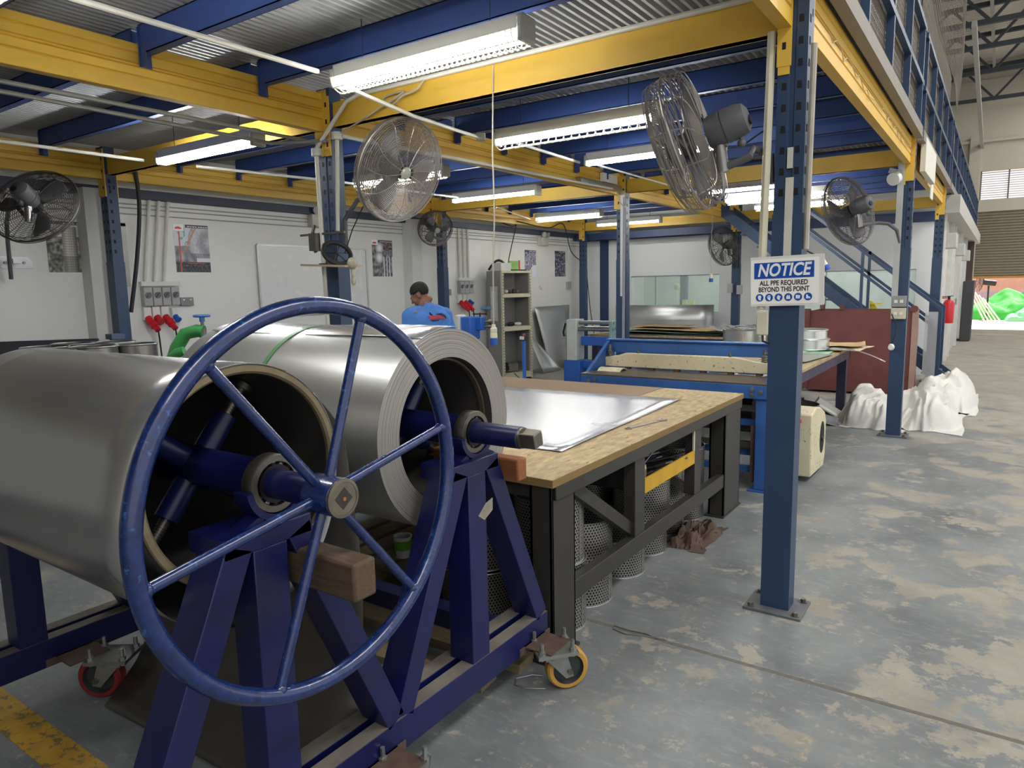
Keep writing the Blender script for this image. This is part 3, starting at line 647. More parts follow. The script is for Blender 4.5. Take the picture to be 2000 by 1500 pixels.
pe = on(1616, 527, 'y', 4.6); part(MB().cyl(pn, pn+(pe-pn)*0.65, 0.012, 12, 0.018), 'socket_body', mat('cream_plastic', '#ddd8bd', 0.5), p3); part(MB().cyl(pn+(pe-pn)*0.65, pe, 0.021, 12), 'socket_collar', BLUEP, p3)
part(MB().tube([(XO+0.06, YR[0]+0.02, 1.80), on(1570, 487, 'y', 4.6)], 0.005, 6), 'cord', BLACK, p3)

tk = thing('metal_trunking', 'grey metal trunking box on the yellow middle beam near its second post', 'trunking', (XM+0.05, 7.4, 2.72))
part(MB().box((XM+0.0, 6.9, 2.70), (XM+0.06, 7.9, 2.76)), 'tray', GALV, tk, bevel=0.003); part(MB().box((XM+0.0, 7.45, 2.77), (XM+0.05, 7.8, 2.87)), 'control_gear', WHITEP, tk, bevel=0.003)
cable([(XM+0.06, 7.75, 2.70), (XM+0.09, 7.8, 2.56), (XM+0.08, 7.95, 2.52), (XM+0.07, 7.99, 2.62)], 'grey looped wire below the trunking by the second middle post', 0.006, mat('grey_cord', '#b9b4a6', 0.6))
single(MB().box((-7.0, 11.95, 0), (-5.7, 12.15, 0.05)), 'timber_bearer', mat('weathered_bearer', '#6e5a44', 0.85, var=0.2, scale=8), 'flat brown timber on the floor behind the rolling machine', 'timber')
# ---------------------------------------------------------------- wire-cage fans
def fan(c, n, label, R_=0.33, wires=15, spokes=12, arm=None, dark=False, thick=0.11, wr=0.0016, blades=True, motor=True, cord=None, up=(0, 0, 1), rear=True):
    c = V(c); t = thing('wall_fan', label, 'fan', c); T = axisM(c, n, up); W = FANWIRED if dark else FANWIRE
    def cage(front):
        m = MB(); m.T = T; s = 1 if front else -1; hz = lambda r: s*(thick*0.5*max(0, 1-(r/R_)**9)**0.5+0.004) if r < R_ else s*0.004
        for i in range(wires):
            r = R_*(0.16+0.84*(i+1)/wires) if front else R_*(0.32+0.68*(i+1)/wires)
            rr = min(r, R_*0.999)
            m.torus((0, 0, hz(rr)), (0, 0, 1), rr, wr, 44, 3)
        for q_ in (0.25, 0.5, 0.72, 0.9):          # rings round the side of the cage
            m.torus((0, 0, s*thick*0.5*q_), (0, 0, 1), R_*(1-0.055*q_**4), wr, 44, 3)
        for k in range(spokes):
            a = 2*pi*k/spokes; pts = []
            for j in range(9):
                f_ = (j/8)**0.55; r = R_*(0.12+0.88*f_) if front else R_*(0.26+0.74*f_); aa = a+(0.25*(1-j/8) if front else -0.25*(1-j/8)); pts.append((r*cos(aa), r*sin(aa), hz(min(r, R_*0.999))))
            m.tube(pts, wr*1.35, 4)
        return m
    part(cage(True), 'front_guard', W, t); part(cage(False), 'rear_guard', W, t)
    m = MB(); m.T = T; m.torus((0, 0, 0), (0, 0, 1), R_*1.005, 0.006, 60, 6); part(m, 'rim', W, t)
    m = MB(); m.T = T; m.lathe([(0, thick*0.5+0.014), (0.03, thick*0.5+0.012), (0.042, thick*0.5+0.002), (0.042, thick*0.5-0.004)], (0, 0, 0), (0, 0, 1), 20); part(m, 'hub_badge', mat('badge_silver_green', '#a9ada0', 0.4, metal=0.4), t)
    for k in range(3):
        m = MB(); m.T = T; rows = []
        for j in range(7):
            r = 0.05+(R_*0.84-0.05)*j/6; wd = 0.16+0.72*sin(pi*(0.18+0.62*j/6))**1.2; row = []
            for i in range(6):
                a = 2*pi*k/3+(i/5-0.5)*wd*0.95+0.12*j/6; row.append((r*cos(a), r*sin(a), 0.028*(i/5-0.5)*2*(1-0.35*j/6)))
            rows.append(row)
        m.grid(rows); b_ = part(m, 'blade', mat('fan_blade_grey', '#6f6d70', 0.45, metal=0.3), t, smooth=60); s_ = b_.modifiers.new('thickness', 'SOLIDIFY'); s_.thickness = 0.002
    m = MB(); m.T = T; m.cyl((0, 0, -0.03), (0, 0, 0.03), 0.05, 20); part(m, 'hub', FANGREY, t)
    m = MB(); m.T = T; h0 = -thick*0.5-0.005
    m.lathe([(0.0, h0), (0.066, h0), (0.075, h0-0.02), (0.078, h0-0.07), (0.073, h0-0.072), (0.073, h0-0.078), (0.078, h0-0.08), (0.076, h0-0.14), (0.066, h0-0.175), (0.04, h0-0.19), (0, h0-0.192)], (0, 0, 0), (0, 0, 1), 28)
    m.m = 1; m.cyl((0.02, -0.02, h0-0.188), (0.02, -0.02, h0-0.196), 0.022, 14); part(m, 'motor_housing', [FANGREY, BLACK], t, smooth=40)
    mb_ = T @ V((0, 0, h0-0.06)); dn = V((0, 0, -1)); k1 = mb_+dn*0.07; k2 = mb_+dn*0.20+(T.to_3x3() @ V((0, 0, -0.02)))
    part(MB().bar(mb_+dn*0.04, k1+dn*0.03, 0.05, 0.03).cyl(k1, k2, 0.026, 14).cyl(k1+V((-0.035, 0, 0)), k1+V((0.035, 0, 0)), 0.014, 10), 'tilt_bracket', mat('bracket_chrome', '#8a8684', 0.35, metal=0.7), t)
    kn = T @ V((0.0, 0.0, h0-0.16)); part(MB().cyl(kn, kn+dn*0.10, 0.012, 8).sphere(kn+dn*0.105, 0.02, 10, 6), 'oscillation_knob', FANGREY, t)
    if arm:
        part(MB().tube([k2+V((0, 0, 0.02))]+[V(p) for p in arm], 0.017, 10), 'arm', FANGREY, t)
    if cord: part(MB().tube([kn+dn*0.1]+[V(p) for p in cord], 0.004, 6), 'cord', BLACK, t)
    return t
sn = 0.70
f2 = dep(780, 333, 4.6)
fan(f2, rdir(780, 333, .91*sn, .41*sn, -0.714), 'large pale wire fan facing the viewer on the coil post', 0.335, 27, 12, arm=[(f2.x-0.22, f2.y+0.05, 2.24), (f2.x-0.36, 3.46, 2.20), (XM+0.092, 3.46, 2.08), (XM+0.088, 3.46, 1.9)], thick=0.13, wr=0.0023, cord=[(XM+0.2, 3.42, 2.0), (XM+0.14, 3.40, 1.85)])
f3 = dep(1341, 281, 3.26)
fan(f3, rdir(1341, 281, -.912*.985, .41*.985, 0.17), 'near wire fan seen edge-on, mounted on the notice post', 0.312, 24, 12, arm=[(f3.x+0.28, f3.y+0.03, 2.15), (XO-0.17, YR[0]-0.02, 2.21), (XO-0.092, YR[0], 2.17), (XO-0.088, YR[0], 2.05)], thick=0.19, wr=0.0026, cord=[(XO-0.22, YR[0]-0.05, 2.22), (XO-0.12, YR[0]-0.04, 2.28)])
f1 = dep(69, 403, 5.6)
ft = fan(f1, rdir(69, 403, .555*.73, .832*.73, 0.68), 'dark wire fan on a pole bracket at the left wall', 0.335, 17, 11, dark=True, arm=[on(30, 400, 'x', -6.55), on(16, 412, 'x', -6.75), on(13, 435, 'x', -7.0), on(15, 470, 'x', -7.12), on(22, 545, 'x', -7.2)], thick=0.09, wr=0.0022)
f4 = dep(850, 446, 10.0)
fan(f4, rdir(850, 446, .38, .38, -0.84), 'small grey wire fan at the head of the post behind the worker', 0.25, 9, 8, dark=True, arm=[(XW+0.1, YR[1]+0.1, 2.30), (XW+0.06, YR[1]+0.15, 2.2)], thick=0.17, wr=0.0024)
f5 = dep(1413, 481, 12.15)
fan(f5, rdir(1413, 481, -.943*.764, .333*.764, -0.645), 'dark wire fan on the far post in front of the back wall', 0.335, 8, 14, dark=True, arm=[(XM+0.05, YR[2]-0.12, 2.0), (XM+0.02, YR[2]-0.07, 1.85)], thick=0.13, wr=0.003)
f6 = dep(1657, 412, 6.75)
fan(f6, rdir(1657, 412, -.902*.846, .432*.846, 0.533), 'wire fan seen from behind on the socket box post', 0.335, 15, 11, dark=True, arm=[on(1715, 435, 'y', YR[1]-0.15), on(1735, 437, 'y', YR[1]-0.12), on(1752, 450, 'y', YR[1]-0.08), on(1757, 475, 'y', YR[1]-0.07)], thick=0.10, wr=0.0022)
b1_ = on(25, 513, 'x', -7.28)
bp_ = MB().prism([(-7.3, b1_.y-0.16, b1_.z-0.05), (-7.3, b1_.y+0.16, b1_.z-0.05), (-7.3, b1_.y+0.16, b1_.z+0.02), (-7.3, b1_.y+0.12, b1_.z+0.055), (-7.3, b1_.y-0.16, b1_.z+0.055)], (0.012, 0, 0))
bt = thing('fan_bracket', 'galvanised plate on the left wall clamping the pole of the dark fan', 'bracket', (-7.3, b1_.y, b1_.z)); part(bp_, 'plate', GALV, bt)
part(MB().cbox((-7.24, b1_.y, b1_.z+0.01), (0.1, 0.06, 0.04)), 'clamp', GALV, bt)
for dy in (-0.06, 0.09): part(MB().cyl((-7.29, b1_.y+dy, b1_.z), (-7.275, b1_.y+dy, b1_.z), 0.012, 6), 'bolt', RAWST, bt)

# ---------------------------------------------------------------- items on the left wall
WX = -7.3
def poster(a, b_, fn, label, nx=48, nz=60):
    p = on(a[0], a[1], 'x', WX); q = on(b_[0], b_[1], 'x', WX); y0, y1, z0, z1 = p.y, q.y, q.z, p.z
    vs = []; fs = []; cols = []; X_ = WX+0.004
    for j in range(nz+1):
        for i in range(nx+1): vs.append((X_, y0+(y1-y0)*i/nx, z0+(z1-z0)*j/nz))
    for j in range(nz):
        for i in range(nx):
            fs.append((j*(nx+1)+i, j*(nx+1)+i+1, (j+1)*(nx+1)+i+1, (j+1)*(nx+1)+i)); cols.append(fn((i+.5)/nx, (j+.5)/nz))
    mb = MB(); mb.add(vs, fs)
    mb.box((WX, y0, z0), (X_-0.0005, y1, z1)); cols += [(0.9, 0.9, 0.9)]*6
    me = mesh_of(mb, 'poster', POSTM, V((X_, y0, z0)), 0)
    at = me.attributes.new('print', 'FLOAT_COLOR', 'FACE')
    fl = []
    for c in cols: fl += [min(1, max(0, q)*1.12+0.03)**2.2 for q in c]+[1.0]
    at.data.foreach_set('color', fl)
    o = bpy.data.objects.new('poster', me); COL.objects.link(o); o.location = (X_, y0, z0); return tagp(o, label, 'poster')
POSTM = bpy.data.materials.new('printed_paper'); POSTM.use_nodes = True
_n = POSTM.node_tree.nodes.new('ShaderNodeAttribute'); _n.attribute_name = 'print'; POSTM.node_tree.links.new(_n.outputs['Color'], POSTM.node_tree.nodes['Principled BSDF'].inputs['Base Color']); POSTM.node_tree.nodes['Principled BSDF'].inputs['Roughness'].default_value = 0.4
def nzv(u, v, s, k): return noise.noise(V((u*s, v*s, k)))*0.5
def mixc(a, b_, t): return tuple(a[i]*(1-t)+b_[i]*t for i in range(3))
def header(u, v, c, logo=True):
    if v > 0.93 and (u > 0.33 or not logo):
        return (0.85, 0.85, 0.85) if (0.945 < v < 0.975 and u > 0.4 and int(u*40) % 3) else (0.22, 0.22, 0.25)
    if logo and u < 0.30 and v > 0.86:
        du = (u-0.14)/0.10; dv = (v-0.92)/0.025
        return (0.75, 0.15, 0.2) if du*du+dv*dv < 1 else (0.9, 0.9, 0.92)
    return c
def img_column(u, v):
    b = 0.45+nzv(u, v, 9, 1)*0.7; c = (b*0.95, b*0.93, b*0.88)
    if 0.36 < u < 0.68 and v < 0.9:
        s = 1-abs((u-0.5)/0.16)**2; b = 0.45+0.3*s; 
        if int(u*60) % 3 == 0 or int(v*60) % 3 == 0: b *= 0.82
        c = (b, b*0.97, b*0.95) if v > 0.32 else (b*0.75, b*0.75, b*0.68)
    elif u > 0.72 and 0.3 < v < 0.7: c = (0.14, 0.15, 0.22) if not (0.8 < u < 0.92 and 0.36 < v < 0.5 and nzv(u, v, 30, 3) > 0) else (0.8, 0.6, 0.2)
    elif u > 0.72 and v < 0.28: b = 0.65+nzv(u, v, 12, 8)*0.3; c = (b, b*0.86, b*0.84)
    elif u < 0.33 and v < 0.6: b = 0.32+nzv(u, v, 14, 4)*0.8; c = (b, b, b*0.9)
    elif v > 0.7: b = 0.72+nzv(u, v, 8, 2)*0.4; c = (b, b*0.98, b*1.02)
    return header(u, v, c, False)
def img_tank(u, v):
    b = 0.5+nzv(u, v, 8, 11)*0.5; c = (b*0.9, b*0.93, b)
    d = math.hypot((u-1.0), (v-0.62)*1.2)
    if d < 0.62: s = 0.62+0.25*cos(d*14)*0.4-0.35*(v < 0.4)*0.5; s += nzv(u, v, 20, 6)*0.2; c = (s*0.96, s*0.95, s)
    elif v > 0.55: c = (0.35, 0.6, 0.5) if nzv(u, v, 9, 21) > 0.12 else (0.72, 0.73, 0.78)
    if v < 0.22: b = 0.18+nzv(u, v, 25, 5)*0.5; c = (b, b, b*1.1)
    if (abs(u-0.14) < 0.018 and v < 0.85) or abs(v-0.18-0.02*u) < 0.005: c = (0.7, 0.25, 0.2)
    if abs((u-0.15)-(v-0.3)*0.75) < 0.02 and v > 0.4: c = (0.75, 0.4, 0.3)
    if u > 0.6 and 0.22 < v < 0.30: c = (0.78, 0.78, 0.8)
    return header(u, v, c)
def img_domes(u, v):
    b = 0.4+nzv(u, v, 10, 31)*0.7; c = (b, b*0.97, b)
    for (cu, cv, r) in ((0.36, 0.78, 0.2), (0.34, 0.52, 0.2)):
        d = math.hypot(u-cu, (v-cv)*1.2)
        if d < r: s = 0.85-0.4*(d/r)**2+0.1*(u-cu); c = (s, s, s*1.04)
    if v < 0.55 and u > 0.5 and int(u*22) % 3 == 0: c = (0.8, 0.8, 0.85)
    if v > 0.75 and u > 0.55: b = 0.35+nzv(u, v, 20, 4); c = (b, b*0.8, b*0.75)
    return header(u, v, c)
def img_plant(u, v):
    b = 0.5+nzv(u, v, 14, 41)*0.9; c = (b*0.95, b*0.95, b*1.1)
    if nzv(u, v, 6, 44) > 0.17: c = (0.75, 0.6, 0.35)
    if u > 0.55 and v < 0.45 and math.hypot(u-0.9, v-0.1) < 0.4: c = (0.8, 0.8, 0.85)
    return header(u, v, c, False)
def img_dark(u, v):
    b = 0.25+nzv(u, v, 16, 51)*0.9+(0.4 if nzv(u*4, v, 9, 52) > 0.12 else 0); c = (b*0.95, b*0.97, b*1.12)
    return header(u, v, c, False)
poster((85, 430), (182, 532), img_column, 'industrial photo poster of a caged column, behind the dark wall fan')
poster((337, 437), (412, 532), img_tank, 'industrial photo poster of a large silver tank beside the wall conduits')
poster((725, 468), (768, 540), img_domes, 'industrial photo poster of white domes right of the coil post')
poster((1024, 488), (1047, 541), img_plant, 'industrial photo poster partly hidden by the cabinet top', 30, 40)
poster((1083, 490), (1104, 540), img_dark, 'dark industrial photo poster nearest the corner post', 30, 40)

p = on(500, 478, 'x', WX); q = on(505, 617, 'x', WX); yb = 7.02
wb = thing('whiteboard', 'large smudged whiteboard in a thin frame on the left wall', 'whiteboard', (WX, (p.y+yb)/2, 1.3)); z0, z1 = 1.30, p.z
part(MB().box((WX, p.y, z0), (WX+0.018, yb, z1)), 'panel', mat('whiteboard_face', '#e3e4e4', 0.25, var=0.02, wear=0.02, wearcol='#b5b8ba', wscale=9), wb)
fm = MB(); 
for a, b_ in (((p.y, z1), (yb, z1)), ((p.y, z0), (yb, z0)), ((p.y, z0), (p.y, z1)), ((yb, z0), (yb, z1))): fm.bar((WX+0.012, a[0], a[1]), (WX+0.012, b_[0], b_[1]), 0.024, 0.03, (1, 0, 0))
part(fm, 'frame', mat('aluminium_frame', '#b9bcbc', 0.4, metal=0.6), wb)

def switchbank(y, z, n, label, pitch=0.098):
    t = thing('isolator_bank', label, 'switch box', (WX, y, z))
    part(MB().box((WX, y-0.01, z+0.205), (WX+0.06, y+n*pitch+0.02, z+0.25)), 'trunking', WHITEP, t)
    for k in range(n):
        yy = y+k*pitch; b_ = part(MB().box((WX, yy, z), (WX+0.075, yy+pitch-0.008, z+0.19)), 'switch_box', GREYP, t, bevel=0.006)
        part(MB().cyl((WX+0.075, yy+0.045, z+0.11), (WX+0.083, yy+0.045, z+0.11), 0.032, 18).bar((WX+0.088, yy+0.022, z+0.085), (WX+0.088, yy+0.068, z+0.135), 0.012, 0.012), 'rotary_handle', mat('handle_grey', '#5f6468', 0.5), b_)
    return t
sb = on(276, 598, 'x', WX)
switchbank(sb.y, sb.z, 4, 'row of four grey rotary isolators between the left posts')
sb2 = on(893, 573, 'x', WX)
switchbank(sb2.y, sb2.z, 3, 'row of three grey rotary isolators left of the grey cabinet', 0.12)
def redsock(px, py, plug, label, blue=False, s=1.0):
    c = on(px, py, 'x', WX); t = thing('industrial_socket', label, 'socket', (WX, c.y, c.z)); cm = BLUEP if blue else RED
    part(MB().box((WX, c.y-0.04*s, c.z+0.0), (WX+0.05, c.y+0.04*s, c.z+0.13*s)), 'back_box', WHITEP, t, bevel=0.006)
    a = V((WX+0.045, c.y, c.z+0.02)); d = V((0.75, 0.1, -0.66)).normalized()
    part(MB().cyl(a, a+d*0.075*s, 0.036*s, 16).cyl(a+d*0.07*s, a+d*0.082*s, 0.044*s, 16), 'socket_mouth', cm, t)
    if plug:
        b_ = a+d*0.08*s; part(MB().cyl(b_, b_+d*0.05*s, 0.04*s, 16).cyl(b_+d*0.05*s, b_+d*0.11*s, 0.03*s, 12), 'plug', RED, t)
        e = b_+d*0.11*s; part(MB().tube([e, e+V((0.01, 0, -0.08)), e+V((-0.03, 0.03, -0.28)), e+V((-0.06, 0.08, -0.7))], 0.009, 6), 'cable', BLACK, t)
    return t
redsock(285, 625, True, 'leftmost red industrial socket with a plug and hanging cable')
redsock(302, 623, False, 'red industrial socket without cable between the two plugged ones')
redsock(319, 622, True, 'red plugged socket next to the blue socket')
redsock(338, 621, False, 'blue industrial socket under the four isolators', True, 0.8)
redsock(895, 592, True, 'red plugged socket left of the grey cabinet, first of its pair', False, 1.1); redsock(904, 592, True, 'red plugged socket touching the grey cabinet side', False, 1.1); redsock(912, 590, False, 'small blue socket just left of the grey cabinet', True)
s1 = on(362, 589, 'x', WX); ds = thing('double_socket', 'grey metal double wall socket right of the isolators', 'socket', (WX, s1.y, s1.z))
part(MB().cbox((WX+0.02, s1.y, s1.z), (0.04, 0.15, 0.09)), 'plate', mat('grey_metal_socket', '#7d8184', 0.4, metal=0.5), ds, bevel=0.004)
for dy in (-0.04, 0.04): part(MB().cbox((WX+0.042, s1.y+dy, s1.z+0.02), (0.006, 0.02, 0.016)), 'rocker', WHITEP, ds); 
s2 = on(872, 571, 'x', WX); ss = thing('double_socket', 'grey metal wall socket right of the worker on a thin conduit', 'socket', (WX, s2.y, s2.z))
part(MB().cbox((WX+0.02, s2.y, s2.z), (0.04, 0.16, 0.1)), 'plate', GALV, ss, bevel=0.004); part(MB().cyl((WX+0.015, s2.y-0.03, s2.z+0.05), (WX+0.015, s2.y-0.03, 2.55), 0.01, 8), 'conduit', CONDU, ss)
s3 = on(1109, 558, 'x', WX); ss3 = thing('single_switch', 'small grey switch box on the wall between dark poster and corner post', 'switch', (WX, s3.y, s3.z))
part(MB().cbox((WX+0.02, s3.y, s3.z), (0.04, 0.16, 0.16)), 'box', GREYP, ss3, bevel=0.004); part(MB().cyl((WX+0.015, s3.y, s3.z+0.08), (WX+0.015, s3.y, 2.55), 0.012, 8), 'conduit', CONDU, ss3)
for k, px in enumerate((287, 305, 323)):
    a = on(px, 366, 'x', WX); single(MB().cyl((WX+0.022, sb.y+0.05+k*0.1, sb.z+0.25), (WX+0.022, a.y, 2.56), 0.018, 10), 'wall_conduit', CONDU, 'white vertical wall conduit above the four isolators, %s from the left' % ORD[k], 'conduit', group='vertical wall conduits')
single(MB().box((WX, sb.y-0.16, sb.z+0.20), (WX+0.03, sb.y-0.10, 2.30)).box((WX, sb.y-0.5, 2.27), (WX+0.03, sb.y-0.10, 2.31)), 'wall_trunking', mat('white_trunking', '#c9c9c2', 0.6), 'white trunking bend on the wall behind the black hose', 'trunking')
for k in range(3):
    y = sb2.y+0.05+k*0.12; single(MB().cyl((WX+0.02, y, sb2.z+0.25), (WX+0.02, y, 2.54), 0.02, 8), 'wall_conduit', CONDU, 'white vertical wall conduit left of the grey cabinet, %s from the left' % ORD[k], 'conduit', group='vertical wall conduits')
for k, z in enumerate((2.50, 2.46, 2.40)):
    single(MB().cyl((WX+0.012, -1, z), (WX+0.012, 13.2, z-0.01), 0.007, 6), 'wall_pipe', mat('thin_wall_pipe', '#a9aaa8', 0.5), 'thin horizontal pipe along the top of the left wall, %s from above' % ORD[k], 'pipe', group='thin wall pipes')
def emlight(px, py, label):
    c = on(px, py, 'x', WX); t = thing('emergency_light', label, 'emergency light', (WX, c.y, c.z))
    part(MB().cbox((WX+0.05, c.y, c.z), (0.1, 0.26, 0.15)), 'battery_box', mat('beige_plastic', '#c4c0b4', 0.5), t, bevel=0.006)
    for dy in (-0.07, 0.07):
        h = V((WX+0.09, c.y+dy, c.z+0.13)); part(MB().cyl(h, h+V((0.05, 0.02*(dy > 0)-0.01, -0.01)), 0.04, 14, 0.052).cyl(h+V((0, 0, -0.06)), h, 0.01, 8), 'lamp_head', GREYP, t)
emlight(616, 432, 'twin-head emergency light on the wall just left of the coil post'); emlight(1056, 472, 'twin-head emergency light on the wall above the far posters')
cm = on(1157, 464, 'y', 13.2); ct = thing('dome_camera', 'small domed security camera on the far wall by the corner post', 'camera', cm)
part(MB().cbox((cm.x, 13.3, cm.z+0.08), (0.2, 0.2, 0.1)), 'mount', WHITEP, ct, bevel=0.01); part(MB().cyl((cm.x, 13.25, cm.z+0.03), (cm.x, 13.25, cm.z-0.02), 0.085, 18), 'housing', WHITEP, ct); part(MB().sphere((cm.x, 13.25, cm.z-0.02), 0.06, 16, 8), 'lens_dome', BLACK, ct)
# round speaker-like box on the aisle post, socket boxes, junction box
a = on(1750, 347, 'y', YR[1]-0.12); rt = thing('round_lamp', 'round white lamp on a bracket at the head of the socket box post', 'lamp', a)
part(MB().cyl(a+V((0, 0, 0)), a+V((-0.02, -0.05, -0.02)), 0.062, 18), 'shade', WHITEP, rt); part(MB().bar(a+V((0.02, 0.03, 0.05)), a+V((-0.06, 0.05, 0.08)), 0.06, 0.05), 'bracket', GREYP, rt)
so_ = thing('socket_box', 'weathered socket box with two grey outlets strapped on the second aisle post', 'socket box', (XO-0.02, YR[1]-0.08, 1.35))
part(MB().box((XO-0.07, YR[1]-0.10, 1.32), (XO+0.06, YR[1]-0.05, 1.43)), 'upper_box', mat('old_grey_box', '#8e9090', 0.5, var=0.1, scale=20), so_, bevel=0.004)
part(MB().box((XO-0.07, YR[1]-0.10, 1.20), (XO+0.06, YR[1]-0.05, 1.31)), 'lower_box', mat('old_cream_box', '#c9c2a8', 0.6, var=0.12, scale=25), so_, bevel=0.004)
for dx, z in ((-0.03, 1.375), (0.02, 1.375), (-0.03, 1.255), (0.02, 1.255)): part(MB().cbox((XO+dx, YR[1]-0.102, z), (0.03, 0.006, 0.03)), 'outlet', WHITEP, so_)
pl = on(1741, 672, 'y', YR[1]-0.15); pg = thing('hanging_plug', 'white plug dangling on a black cable left of the socket box post', 'plug', pl)
part(MB().tube([(XO-0.06, YR[1]-0.1, 1.25), on(1752, 640, 'y', YR[1]-0.13), on(1746, 660, 'y', YR[1]-0.15), pl], 0.005, 6), 'cable', BLACK, pg); part(MB().sphere(pl+V((0, 0, -0.03)), (0.03, 0.03, 0.035), 12, 8).cyl(pl+V((0, -0.02, -0.03)), pl+V((0, -0.05, -0.03)), 0.024, 12), 'plug_body', WHITEP, pg)
jb = on(1500, 635, 'y', YR[0]-0.06); jt = thing('switch_box', 'small cream box on the left side of the notice post below the sign', 'box', jb)
part(MB().cbox((XO-0.095, YR[0]-0.03, 1.405), (0.055, 0.07, 0.115)), 'body', mat('cream_box', '#cdc9b4', 0.5), jt, bevel=0.006); part(MB().tube([(XO-0.095, YR[0]-0.05, 1.35), (XO-0.09, YR[0]-0.06, 1.32), (XO-0.06, YR[0]-0.06, 1.31)], 0.006, 6), 'cable', BLACK, jt)
for k, (dx, z) in enumerate(((-0.075, 1.49), (0.09, 1.46))):
    single(MB().cbox((XM+dx, YR[2]-0.085, z), (0.09, 0.06, 0.16)), 'switch_box', GREYP, ('grey switch box on the left of the dark fan post', 'grey switch box on the right of the dark fan post')[k], 'switch box', bevel=0.005)

# small shelf with an old little fan on the coil post
sc = on(690, 520, 'y', YR[0]-0.12); sh_ = thing('post_shelf', 'small plywood shelf fixed on the coil post', 'shelf', (XM+0.12, YR[0]-0.14, 1.76))
part(MB().prism([(XM-0.10, YR[0]-0.24, 1.765), (XM+0.32, YR[0]-0.22, 1.745), (XM+0.32, YR[0]-0.06, 1.745), (XM-0.10, YR[0]-0.06, 1.765)], (0, 0, 0.014)), 'board', mat('pale_ply', '#b9a98c', 0.8, var=0.12, scale=5, stretch=(2, 9, 9)), sh_)
lf = thing('desk_fan', 'small black ring-shaped fan standing tilted on the plywood shelf', 'fan', (XM+0.12, YR[0]-0.14, 1.77))
c = V((XM+0.16, YR[0]-0.14, 1.845)); nn = V((0.75, -0.25, 0.62)).normalized()
part(MB().torus(c, nn, 0.095, 0.016, 32, 10), 'ring', BLACK, lf); m = MB()
for k in range(6):
    ex, ey = basis(nn); m.tube([c, c+(ex*cos(k*pi/3)+ey*sin(k*pi/3))*0.095], 0.003, 5)
part(m, 'grille', BLACK, lf); part(MB().bar(c-nn*0.01, (XM+0.06, YR[0]-0.14, 1.778), 0.03, 0.02).cbox((XM+0.07, YR[0]-0.14, 1.774), (0.09, 0.09, 0.012)), 'stand', mat('dark_grey_plastic', '#3c3e42', 0.5), lf)
rg_ = V((XM+0.325, YR[0]-0.16, 1.74))
single(MB().sphere(rg_+V((0, 0, 0.03)), (0.035, 0.035, 0.04), 14, 9).tube([rg_+V((0, 0, 0.02)), rg_+V((0.0, 0, -0.03)), rg_+V((0.004, 0, -0.06))], 0.012, 8).sphere(rg_+V((0.004, 0, -0.085)), (0.016, 0.016, 0.03), 12, 8), 'knotted_rag', mat('dirty_white_rag', '#a9a394', 0.9, var=0.3, scale=30, bump=0.3), 'knotted dirty rag hanging from the edge of the small shelf', 'rag', smooth=60)
single(MB().bar((XM-0.25, YR[0]-0.1, 1.985), (XM+0.2, YR[0]-0.1, 1.985), 0.014, 0.014).tube([(XM-0.1, YR[0]-0.1, 2.05), (XM-0.12, YR[0]-0.12, 1.95), (XM-0.1, YR[0]-0.1, 1.86)], 0.012, 6).cbox((XM-0.08, YR[0]-0.11, 1.93), (0.07, 0.07, 0.12)), 'post_clamp', RAWST, 'rusty clamp bar across the coil post above the shelf', 'clamp')

# ---------------------------------------------------------------- notice board on the near post
nb = thing('notice_sign', 'blue and white PPE notice sign on the nearest aisle post', 'sign', (XO, YR[0]-0.07, 1.6)); ny = YR[0]-0.072
cx = -0.808; zc = 1.598; tl = radians(1.3); Rv = V((cos(tl), 0, sin(tl))); Uv = V((-sin(tl), 0, cos(tl))); S0 = V((cx, ny, zc))
def sp(u, v, d=0.0): return S0+Rv*u+Uv*v+V((0, -d, 0))
def plate(w_, h_, u=0, v=0, d0=0, d1=0.004, r=0.008):
    P = []
    for (sx, sy, a0) in ((1, 1, 0), (-1, 1, 90), (-1, -1, 180), (1, -1, 270)):
        for k in range(4): a = radians(a0+30*k); P.append(sp(u+sx*(w_/2-r)+r*cos(a), v+sy*(h_/2-r)+r*sin(a), d0))
    return MB().prism(P, (0, -(d1-d0), 0))
part(plate(0.322, 0.226, 0.004, 0.002, 0, 0.004, 0.004), 'backing_board', mat('sign_backing', '#dcdcd8', 0.35), nb)
part(plate(0.296, 0.204, -0.006, 0.0, 0.004, 0.0052, 0.006), 'panel', mat('sign_white', '#f4f4f1', 0.3, var=0.01), nb)
SB = mat('sign_blue', '#1c50a8', 0.25, var=0.02); SWH = mat('sign_lettering_white', '#eceff2', 0.4, var=0); SBK = mat('sign_lettering_black', '#1d1d20', 0.4, var=0)
part(plate(0.262, 0.073, -0.008, 0.051, 0.0052, 0.0062, 0.001), 'header_band', SB, nb)
part(text_mb('NOTICE', sp(-0.010, 0.050, 0.0066), Rv, Uv, 0.079, 0.0020, 0.22, 0.236), 'header_lettering', SWH, nb, smooth=0)
part(text_mb('ALL PPE REQUIRED', sp(-0.008, -0.0070, 0.0056), Rv, Uv, 0.031, 0.0007, 0, 0.212), 'text_line', SBK, nb, smooth=0)
part(text_mb('BEYOND THIS POINT', sp(-0.008, -0.0365, 0.0056), Rv, Uv, 0.031, 0.0007, 0, 0.222), 'text_line', SBK, nb, smooth=0)
def flat(poly, u, v, s, d): return [sp(u+a*s, v+b_*s, d) for a, b_ in poly]
def disc_poly(r, n=24, a0=0, a1=360): return [(r*cos(radians(a0+(a1-a0)*i/n)), r*sin(radians(a0+(a1-a0)*i/n))) for i in range(n+(a1-a0 < 360))]
